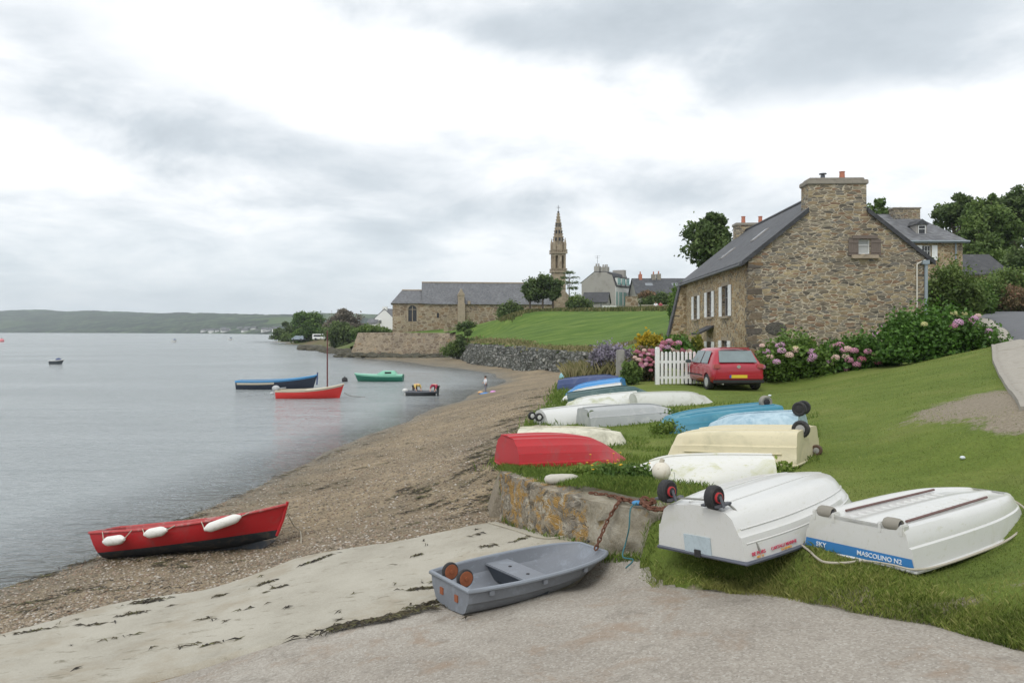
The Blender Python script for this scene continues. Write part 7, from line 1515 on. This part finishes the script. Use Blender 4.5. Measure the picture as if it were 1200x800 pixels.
def apron(rg, n):
    px = rg.uniform(752, 1210, n*2); a = np.interp(px, [745, 775, 850, 930, 1000, 1100, 1200], [661, 684, 690, 697, 716, 731, 757])-np.abs(rg.normal(size=n*2))*16+3
    z = np.interp(px, [745, 1200], [1.8, 2.1]); Yd = (CZ-z)*F/(a-HY); x = (px-600)/F*Yd; ok = (sdf(land_poly, x, Yd) > -.08); dens = .25+.75*(np.sin(px*.031)+np.sin(px*.013+1) > -.4)*(px < 930)+.35*(px > 930); ok &= rg.uniform(0, 1, n*2) < dens
    return x[ok][:n], Yd[ok][:n]
fr(24000, apron, 114, .015, .065, .0026, 'verge_grass', gb, 'ragged grass verge along the edge of the gravel track', 'grass', lean=.5)
def facefoot(rg, n):
    f = rg.uniform(0, 1, n); a = np.array([(q[0], q[1]-.06) for q in qb]); i = rg.integers(0, 3, n); u = rg.uniform(0, 1, n)[:, None]; p = a[i]*(1-u)+a[i+1]*u; k = (rg.uniform(0, 1, n) < .25) | (p[:, 0] > 1.0); p = p[k]; return p[:, 0], p[:, 1]-rg.uniform(0, .12, len(p))*(p[:, 0] > 1)
fr(1500, facefoot, 115, .03, .12, .004, 'foot_weeds', gw, 'small weeds at the foot of the low wall', 'weeds', zf=lambda x, y: h_low(x, y)+.03)
def beachtop(rg, n):
    pts = np.array([(-.05, 13.0), (.2, 16), (.72, 20.5), (1.15, 24), (1.8, 31), (2.7, 40), (3.6, 48)]); i = rg.integers(0, 6, n); u = rg.uniform(0, 1, n)[:, None]; p = pts[i]*(1-u)+pts[i+1]*u; p = p+np.stack([.12+rg.normal(size=n)*.22, rg.normal(size=n)*.2], 1); return p[:, 0], p[:, 1]
fr(9000, beachtop, 116, .05, .2, .005, 'bank_grass', gw, 'long grass fringe where the lawn meets the beach', 'grass')
# leafy dock plants on the wall top and little wildflowers
def weed(label, px, py, z, w, h, n, seed, mat=None):
    p = P(px, py, z); rg = np.random.default_rng(seed); bl = [((rg.uniform(-.4, .4)*w, rg.uniform(-.3, .3)*w, h*rg.uniform(.3, .6)), (w*.35, w*.3, h*.42)) for k in range(5)]
    shrub('weed_clump', label, (p[0], p[1], H(p[0], p[1])), bl, n, .035, mat or br_leaf, seed, cat='weeds', clump=.35, K=16)
weed('dark leafy weed clump left of the white ball float', 738, 570, 2.25, .55, .2, 1500, 121); weed('lush leafy weeds between the red dinghy and the ball float', 700, 560, 2.25, .6, .18, 1300, 122, gw)
weed('leafy weeds right of the grey upturned dinghy', 772, 492, 2.2, .7, .22, 900, 123); weed('weeds growing at the stern of the teal upturned boat', 780, 508, 2.2, .5, .25, 700, 124, gw); weed('weed tuft between the cream boat and the lichened white dinghy', 910, 556, 2.2, .4, .2, 600, 125, gw)
fy_ = MAT('flower_yellow', (.70, .42, .02), .7); fw_ = MAT('flower_white', (.7, .7, .66), .7); stem_m = MAT('flower_stem', (.10, .17, .03), .8)
def flower(px, py, z, h, kind, col, n):
    p = P(px, py, z+h); x, y = p[0], p[1]; z0 = H(x, y); o = thing('wildflower', 'small %s wildflower in the grass round the low wall and the red dinghy' % kind, 'flower', (x, y, z0), group='%s wildflowers' % kind)
    g = MB(); g.tube([(0, 0, 0), (.01, 0, h*.5), (0, 0, h)], .003, 4); g.build('stem', stem_m, o)
    g = MB()
    for k in range(7): a = k*math.pi*2/7; g.add([(0, 0, h), (.018*math.cos(a-.35), .018*math.sin(a-.35), h+.004), (.026*math.cos(a), .026*math.sin(a), h+.007), (.018*math.cos(a+.35), .018*math.sin(a+.35), h+.004)], [(0, 1, 2, 3)])
    g.sphere((0, 0, h+.004), (.011, .011, .008), n=8, m=5); g.build('flower_head', col, o, angle=0)
rg = np.random.default_rng(131)
for i, (px, py) in enumerate([(692, 533), (719, 531), (727, 530), (713, 541), (716, 542), (724, 538), (694, 562), (695, 567), (688, 549), (712, 556), (721, 545), (728, 566), (727, 567), (742, 553), (748, 550), (757, 547), (761, 546), (707, 550), (735, 549), (784, 541), (738, 557)]): flower(px, py, 2.2, rg.uniform(.10, .26), 'yellow', fy_, i)
for i, (px, py) in enumerate([(727, 560), (733, 557), (744, 562), (752, 566), (770, 561), (779, 556), (767, 552), (790, 563)]): flower(px, py, 2.2, rg.uniform(.08, .2), 'white', fw_, i)
p = P(1128, 556, 2.3); g = MB(); g.sphere((p[0], p[1], H(p[0], p[1])+.03), (.04, .03, .025), n=8, m=6); tag(g.build('litter_scrap', MAT('litter', (.65, .7, .75), .5)), 'scrap of white litter on the open lawn above the right foreground boat', 'litter')
p = P(902, 467, 2.4); g = MB(); g.sphere((p[0], p[1], H(p[0], p[1])+.04), (.05, .04, .03), n=8, m=6); tag(g.build('litter_scrap', MAT('litter', (.65, .7, .75), .5)), 'scrap of white litter on the lawn near the red car', 'litter')
# ---------------------------------------------------------------- pebbles, seaweed, stones
def scatter(name, label, cat, pts, rmin, rmax, mats, seed, flat=.55, zf=h_low):
    rg = np.random.default_rng(seed); x, y = pts; n = len(x); z = zf(x, y); r = rg.uniform(rmin, rmax, n)**1.0
    base = np.array([(1, 0, 0), (0, 1, 0), (-1, 0, 0), (0, -1, 0), (0, 0, 1), (0, 0, -1)], float); V = base[None]*(rg.uniform(.6, 1.2, (n, 6, 1)))
    a = rg.uniform(0, 6.28, n); c, s = np.cos(a), np.sin(a); X_ = V[..., 0]*1.3; Y_ = V[..., 1]; V = np.stack([X_*c[:, None]-Y_*s[:, None], X_*s[:, None]+Y_*c[:, None], V[..., 2]*flat], -1)*r[:, None, None]+np.stack([x, y, z+r*.15], -1)[:, None]
    f = np.array([(0, 1, 4), (1, 2, 4), (2, 3, 4), (3, 0, 4), (1, 0, 5), (2, 1, 5), (3, 2, 5), (0, 3, 5)]); Fc = (np.arange(n)[:, None, None]*6+f[None]).reshape(-1, 3)
    o = npmesh(name, V.reshape(-1, 3), Fc, mats, fattr={'rnd': np.repeat(rg.uniform(0, 1, n), 8)}, smooth=False); return tag(o, label, cat, kind='stuff')
peb_m = leaf_mat('pebble', [(.11, .095, .075), (.24, .20, .15), (.33, .28, .21), (.22, .15, .10), (.50, .47, .42)], 0, .85, .2)
grit_m = leaf_mat('grit', [(.17, .15, .13), (.30, .27, .23), (.40, .37, .33), (.66, .64, .60)], 0, .85, .15)
def beachpts(n, seed, y0, y1, pxr, poly_out=()):
    rg = np.random.default_rng(seed); Yd = y0*(y1/y0)**rg.uniform(0, 1, n); px = rg.uniform(*pxr, n); x = (px-600)/F*Yd; ok = (sdf(land_poly, x, Yd) < -.15) & (h_low(x, Yd) > -.05)
    for p in poly_out: ok &= sdf(p, x, Yd) < .0
    return x[ok], Yd[ok]
scatter('beach_pebbles', 'loose pebbles on the shingle beach', 'pebbles', beachpts(60000, 141, 9, 42, (-20, 660), (slip_poly, grav_poly)), .008, .034, peb_m, 142)
gx, gy = beachpts(30000, 143, 4.6, 9.5, (150, 1250)); k = sdf(grav_poly, gx, gy) > .05
scatter('track_gravel', 'loose grit and small stones on the gravel track', 'gravel', (gx[k], gy[k]), .003, .011, grit_m, 144, zf=lambda x, y: h_low(x, y)+.02)
weed_m = leaf_mat('seaweed', [(.015, .012, .009), (.035, .028, .018), (.065, .052, .026), (.10, .10, .035)], 0, .6, .3)
def kelp(name, label, spots, seed, zf, cat='seaweed', lr=(.05, .18)):
    """spots: (px,py,z,len_x,len_y,rot,count)"""
    rg = np.random.default_rng(seed); VV = []; 
    for (px, py, z, lx, ly, rot, cnt) in spots:
        c = P(px, py, z); k0 = rg.uniform(0, 6)
        for k in range(cnt):
            u = rg.normal()*lx*.5; v = rg.normal()*ly*.45+.35*ly*math.sin(u/lx*5+k0); x, y = c[0]+u*math.cos(rot)-v*math.sin(rot), c[1]+u*math.sin(rot)+v*math.cos(rot)
            a = rot+rg.normal()*.7; L = rg.uniform(*lr)*rg.uniform(.5, 1.5); w = rg.uniform(.002, .011); dx, dy = math.cos(a)*L/2, math.sin(a)*L/2; wx, wy = -math.sin(a)*w, math.cos(a)*w
            hz = zf(x, y)+.002; h1 = rg.uniform(.004, .03); VV += [(x-dx, y-dy, hz), (x+wx, y+wy, hz+h1), (x+dx, y+dy, hz+.003), (x-wx, y-wy, hz+h1*.6)]
    VV = np.array(VV); n = len(VV)//4; VV = VV.reshape(n, 4, 3); return tag(npmesh(name, VV.reshape(-1, 3), np.arange(n*4).reshape(-1, 4), weed_m, fattr={'rnd': rg.uniform(0, 1, n)}), label, cat, kind='stuff')
zs_ = lambda x, y: HL(x, y)+.05
kelp('seaweed', 'dark strands of seaweed washed onto the slipway and gravel', [(425, 748, 1.22, .5, .08, .35, 260), (470, 735, 1.28, .42, .07, .4, 230), (508, 716, 1.35, .25, .05, .5, 110), (400, 752, 1.2, .2, .06, .2, 70), (372, 672, .97, .26, .025, .75, 60), (312, 697, .9, .14, .04, .5, 36), (325, 705, .95, .12, .02, .1, 20),
      (258, 711, .8, .08, .04, .2, 18), (170, 716, .72, .2, .05, .3, 60), (155, 730, .75, .16, .05, .5, 36), (185, 711, .72, .2, .03, .2, 30), (240, 744, .85, .1, .03, .3, 8), (115, 745, .7, .15, .02, .2, 14), (495, 698, 1.3, .2, .04, .1, 45), (490, 662, 1.25, .1, .03, .3, 16), (575, 645, 1.45, .14, .03, .1, 20), (610, 640, 1.5, .14, .04, .2, 24), (525, 690, 1.3, .2, .04, .3, 30),
      *[(float(a_), float(b_), .95, .05, .02, float(c_), 3) for a_, b_, c_ in np.stack([np.random.default_rng(5).uniform(60, 560, 34), np.random.default_rng(6).uniform(650, 790, 34), np.random.default_rng(7).uniform(0, 3, 34)], 1)], (250, 770, 1.0, .2, .02, .4, 10), (220, 768, 1.0, .15, .02, .3, 8), (560, 632, 1.45, .1, .02, .2, 12), (40, 752, .62, .3, .03, .1, 30), (290, 725, 1.0, .2, .02, .3, 8), (140, 757, .8, .2, .02, .3, 10)], 151, zs_)
rg = np.random.default_rng(152); sp2 = []
for k in range(46):                    # broken tide lines up the beach
    f = rg.uniform(0, 1); px = np.interp(f, [0, .3, .6, 1], [585, 560, 600, 640])+rg.normal()*14; py = np.interp(f, [0, .3, .6, 1], [600, 540, 500, 452])+rg.normal()*6; sp2.append((px, py, np.interp(f, [0, 1], [1.4, 1.5]), rg.uniform(.2, .7), rg.uniform(.04, .16), rg.uniform(-.2, .5), int(rg.uniform(10, 46))))
for k in range(50):
    f = rg.uniform(0, 1); px = np.interp(f, [0, .5, 1], [0, 250, 520])+rg.normal()*22; py = np.interp(f, [0, .5, 1], [725, 632, 500])+rg.normal()*8; sp2.append((px, py, .4, rg.uniform(.1, .5), rg.uniform(.02, .06), rg.uniform(-.2, .6), int(rg.uniform(5, 22))))
for k in range(30): sp2.append((rg.uniform(585, 615), rg.uniform(500, 585), 1.6, rg.uniform(.15, .5), rg.uniform(.05, .2), rg.uniform(-.3, .8), int(rg.uniform(20, 90))))
for k in range(26): sp2.append((rg.uniform(470, 590), rg.uniform(560, 612), 1.25, rg.uniform(.15, .5), rg.uniform(.03, .08), rg.uniform(-.1, .6), int(rg.uniform(8, 40))))
for (a, b, pa, pb) in [(0, 690, 100, 657), (100, 657, 225, 606), (225, 606, 335, 556), (335, 556, 480, 494)]:
    for k in range(16): f = rg.uniform(0, 1); sp2.append((a+(pa-a)*f, b+(pb-b)*f+1.5, .02, rg.uniform(.15, .5), .05, .35+rg.normal()*.1, int(rg.uniform(2, 16))))
kelp('tide_wrack', 'broken lines of dark seaweed drying on the shingle', sp2, 153, lambda x, y: HL(x, y)+.012, lr=(.06, .26))
for (px, py, z, r, lab) in [(593, 541, 1.95, .0, ''), (634, 506, 2.0, .22, 'flat pale boulder at the edge of the lawn by the white wheeled dinghy'), (648, 479, 2.0, .2, 'flat sandy boulder on the beach edge before the dark green skiff')]:
    if not r: continue
    p = P(px, py, z); g = MB(); g.sphere((0, 0, 0), (r*1.5, r, r*.55), n=10, m=7); o = g.build('boulder', MAT('boulder_tan', (.30, .27, .21), .95, var=.2, vs=6, bs=.5, world=True)); o.location = (p[0], p[1], H(p[0], p[1])); tag(o, lab, 'rock')
# ---------------------------------------------------------------- people
def skinmesh(name, joints, edges, mat, parent, sub=2):
    me = bpy.data.meshes.new(name); me.from_pydata([j[:3] for j in joints], edges, []); o = bpy.data.objects.new('tmp', me); COL.objects.link(o)
    m = o.modifiers.new('s', 'SKIN'); m.use_smooth_shade = True
    sv = me.skin_vertices[0].data
    for i, j in enumerate(joints): sv[i].radius = (j[3], j[3]); sv[i].use_root = (i == 0)
    s = o.modifiers.new('u', 'SUBSURF'); s.levels = sub
    dg = bpy.context.evaluated_depsgraph_get(); dg.update(); r = bpy.data.meshes.new_from_object(o.evaluated_get(dg)); bpy.data.objects.remove(o); r.name = name
    r.materials.clear(); r.materials.append(mat); r.polygons.foreach_set('material_index', [0]*len(r.polygons)); return link(bpy.data.objects.new(name, r), parent)
skin = MAT('skin', (.50, .30, .22), .6, var=.06)
def person(label, loc, rot, top, bottom, hairc, pose='stand', h=1.7, hat=None, group=None):
    t = thing('person', label, 'person', loc, rot, group); k = h/1.7
    if pose == 'stand': J = dict(pel=(0, 0, .92), wai=(0, 0, 1.08), che=(.01, 0, 1.3), nec=(.01, 0, 1.46), hed=(.03, 0, 1.6), shL=(0, .17, 1.4), shR=(0, -.17, 1.4), elL=(.02, .24, 1.15), elR=(.08, -.22, 1.16), haL=(.1, .24, .92), haR=(.26, -.14, 1.05), hiL=(0, .09, .9), hiR=(0, -.09, .9), knL=(.03, .1, .5), knR=(-.02, -.1, .5), anL=(0, .11, .07), anR=(-.03, -.11, .07), toL=(.15, .12, .03), toR=(.12, -.12, .03))
    elif pose == 'bend': J = dict(pel=(-.1, 0, .86), wai=(.04, 0, .98), che=(.27, 0, 1.04), nec=(.44, 0, 1.02), hed=(.57, 0, .97), shL=(.38, .17, 1.02), shR=(.38, -.17, 1.02), elL=(.47, .2, .78), elR=(.47, -.2, .78), haL=(.6, .16, .6), haR=(.6, -.16, .6), hiL=(-.1, .1, .84), hiR=(-.1, -.1, .84), knL=(.0, .12, .46), knR=(-.03, -.12, .46), anL=(-.06, .12, .06), anR=(-.1, -.12, .06), toL=(.08, .13, .02), toR=(.04, -.13, .02))
    else: J = dict(pel=(0, 0, .42), wai=(.0, 0, .58), che=(.03, 0, .8), nec=(.05, 0, .96), hed=(.08, 0, 1.1), shL=(.02, .17, .9), shR=(.02, -.17, .9), elL=(.12, .23, .68), elR=(.12, -.23, .68), haL=(.32, .12, .6), haR=(.32, -.12, .6), hiL=(.02, .1, .42), hiR=(.02, -.1, .42), knL=(.42, .12, .45), knR=(.42, -.12, .45), anL=(.45, .12, .07), anR=(.45, -.12, .07), toL=(.6, .13, .03), toR=(.6, -.13, .03))
    Rd = dict(pel=.12, wai=.105, che=.12, nec=.05, hed=.095, shL=.055, shR=.055, elL=.04, elR=.04, haL=.032, haR=.032, hiL=.08, hiR=.08, knL=.055, knR=.055, anL=.038, anR=.038, toL=.03, toR=.03)
    E = [('pel', 'wai'), ('wai', 'che'), ('che', 'nec'), ('nec', 'hed'), ('che', 'shL'), ('che', 'shR'), ('shL', 'elL'), ('shR', 'elR'), ('elL', 'haL'), ('elR', 'haR'), ('pel', 'hiL'), ('pel', 'hiR'), ('hiL', 'knL'), ('hiR', 'knR'), ('knL', 'anL'), ('knR', 'anR'), ('anL', 'toL'), ('anR', 'toR')]
    def sub(keys, ex): ks = [q for q in J if q in keys]; return [(*(Vector(J[q])*k), (Rd[q]+ex)*k) for q in ks], [(ks.index(a), ks.index(b)) for a, b in E if a in ks and b in ks]
    j, e = sub(list(J), 0); skinmesh('body', j, e, skin, t)
    j, e = sub(['pel', 'wai', 'che', 'shL', 'shR', 'elL', 'elR'], .022); skinmesh('top', j, e, top, t)
    j, e = sub(['pel', 'hiL', 'hiR', 'knL', 'knR', 'anL', 'anR'], .014); skinmesh('trousers', j, e, bottom, t)
    hd = Vector(J['hed'])*k; g = MB(); g.sphere((hd.x-.02, 0, hd.z+.03), (.11*k, .10*k, .10*k)); g.build('hair', hairc, t)
    g = MB(); g.sphere((hd.x+.10*k, 0, hd.z-.01), (.02, .014, .02), n=6, m=5); g.build('nose', skin, t)
    if hat: g = MB(); g.sphere((hd.x-.01, 0, hd.z+.05), (.115*k, .11*k, .08*k)); g.build('hood', hat, t)
    return t
ylw = MAT('jacket_yellow', (.62, .45, .14), .7); rdj = MAT('jacket_crimson', (.35, .03, .07), .7); dkt = MAT('dark_waders', (.02, .03, .035), .6); whs = MAT('shirt_white', (.72, .74, .78), .7); bls = MAT('jeans_blue', (.12, .16, .26), .8); grt = MAT('trousers_grey', (.20, .20, .23), .8)
hr = MAT('hair_brown', (.07, .04, .025), .8)
Yw = CZ*F/75.5
person('person in a yellow jacket bending over the small dark boat in the shallows', ((485-600)/F*Yw, Yw+.8, -.32), R(-60), ylw, dkt, ylw, 'bend', 1.7, ylw)
person('person in a crimson jacket bending over the right end of the small dark boat', ((511-600)/F*Yw, Yw+.1, -.30), R(-110), rdj, dkt, rdj, 'bend', 1.7, rdj)
t = thing('small_boat', 'small low dark boat in the shallows between two bending people', 'boat', ((494-600)/F*Yw, Yw+.25, 0), R(4)); hb_ = Hull(2.15, 1.0, .36, 'tender', stern=.85, bow=.4, p=2.5, sheer=-.1); Mb = Matrix.Translation((0, 0, -.08)); hb_.shell('hull', MAT('small_boat_dark', (.05, .055, .06), .5), t, Mb, th=.03); g = MB(); g.tube(hb_.sheerline(0), .035, 6, Mb, closed=True); g.build('gunwale', MAT('small_boat_rim', (.16, .17, .2), .5), t)
g = MB(); g.sphere((-1.12, 0, .34), (.2, .13, .13)); g.box((-1.1, 0, .1), (.1, .08, .4)); g.build('outboard_motor', grp, t)
Yk = CZ*F/74; person('child in a white top standing in the shallow water', ((569-600)/F*Yk, Yk, -.05), R(200), whs, grt, hr, 'stand', 1.3)
pk = AT(570, Yk-1.2, 462); t = thing('inflatable_toy', 'small blue and pink beach inflatable at the water edge below the child', 'beach toy', (pk[0], pk[1], .02)); g = MB(); g.tube([(.42*math.cos(a), .26*math.sin(a), .1) for a in [i*math.pi/8 for i in range(16)]], .1, 8, closed=True); g.build('ring', MAT('toy_blue', (.08, .25, .55), .4), t)
g = MB(); g.sphere((.45, 0, .2), (.22, .2, .14)); g.build('cushion', MAT('toy_pink', (.6, .25, .55), .4), t); g = MB(); g.sphere((-.4, 0, .2), (.18, .2, .1)); g.build('end_cushion', MAT('toy_orange', (.6, .35, .15), .4), t)
Yp = 112; 
for (px, lab, tp, bt, rz) in [(768.5, 'person in a white shirt sitting at the top of the hill', whs, bls, R(-110)), (774, 'person in a red jacket sitting at the top of the hill', rdj, grt, R(-75))]:
    x = (px-600)/F*Yp; z = EYE(362.5, Yp); person(lab, (x, Yp, z-.15), rz, tp, bt, hr, 'sit', 1.75)
g = MB(); x = (771.5-600)/F*Yp; zb_ = EYE(362.5, Yp); g.bb(x-.9, x+.9, Yp+.0, Yp+.4, zb_+.16, zb_+.24); t = thing('bench', 'wooden bench under the two people at the top of the hill', 'bench', (0, 0, 0)); g.build('seat', oakw, t)
for s in (-.7, .7): g = MB(); g.bb(x+s-.05, x+s+.05, Yp+.05, Yp+.35, zb_-.6, zb_+.158); g.build('leg', oakw, t)
# ---------------------------------------------------------------- haze
if True:
    g = MB(); g.bb(-3400, 2600, -160, 4400, -12, 160); m, nt, b, N, Lk = node_mat('haze'); nt.nodes.remove(b)
    pv_ = N('ShaderNodeVolumePrincipled'); pv_.inputs['Color'].default_value = (.86, .93, 1, 1); pv_.inputs['Density'].default_value = .00017; pv_.inputs['Anisotropy'].default_value = .2
    Lk(pv_.outputs[0], nt.nodes['Material Output'].inputs['Volume']); tag(g.build('haze', m, angle=0), 'thin pale sea haze over the whole bay', 'haze', kind='stuff')
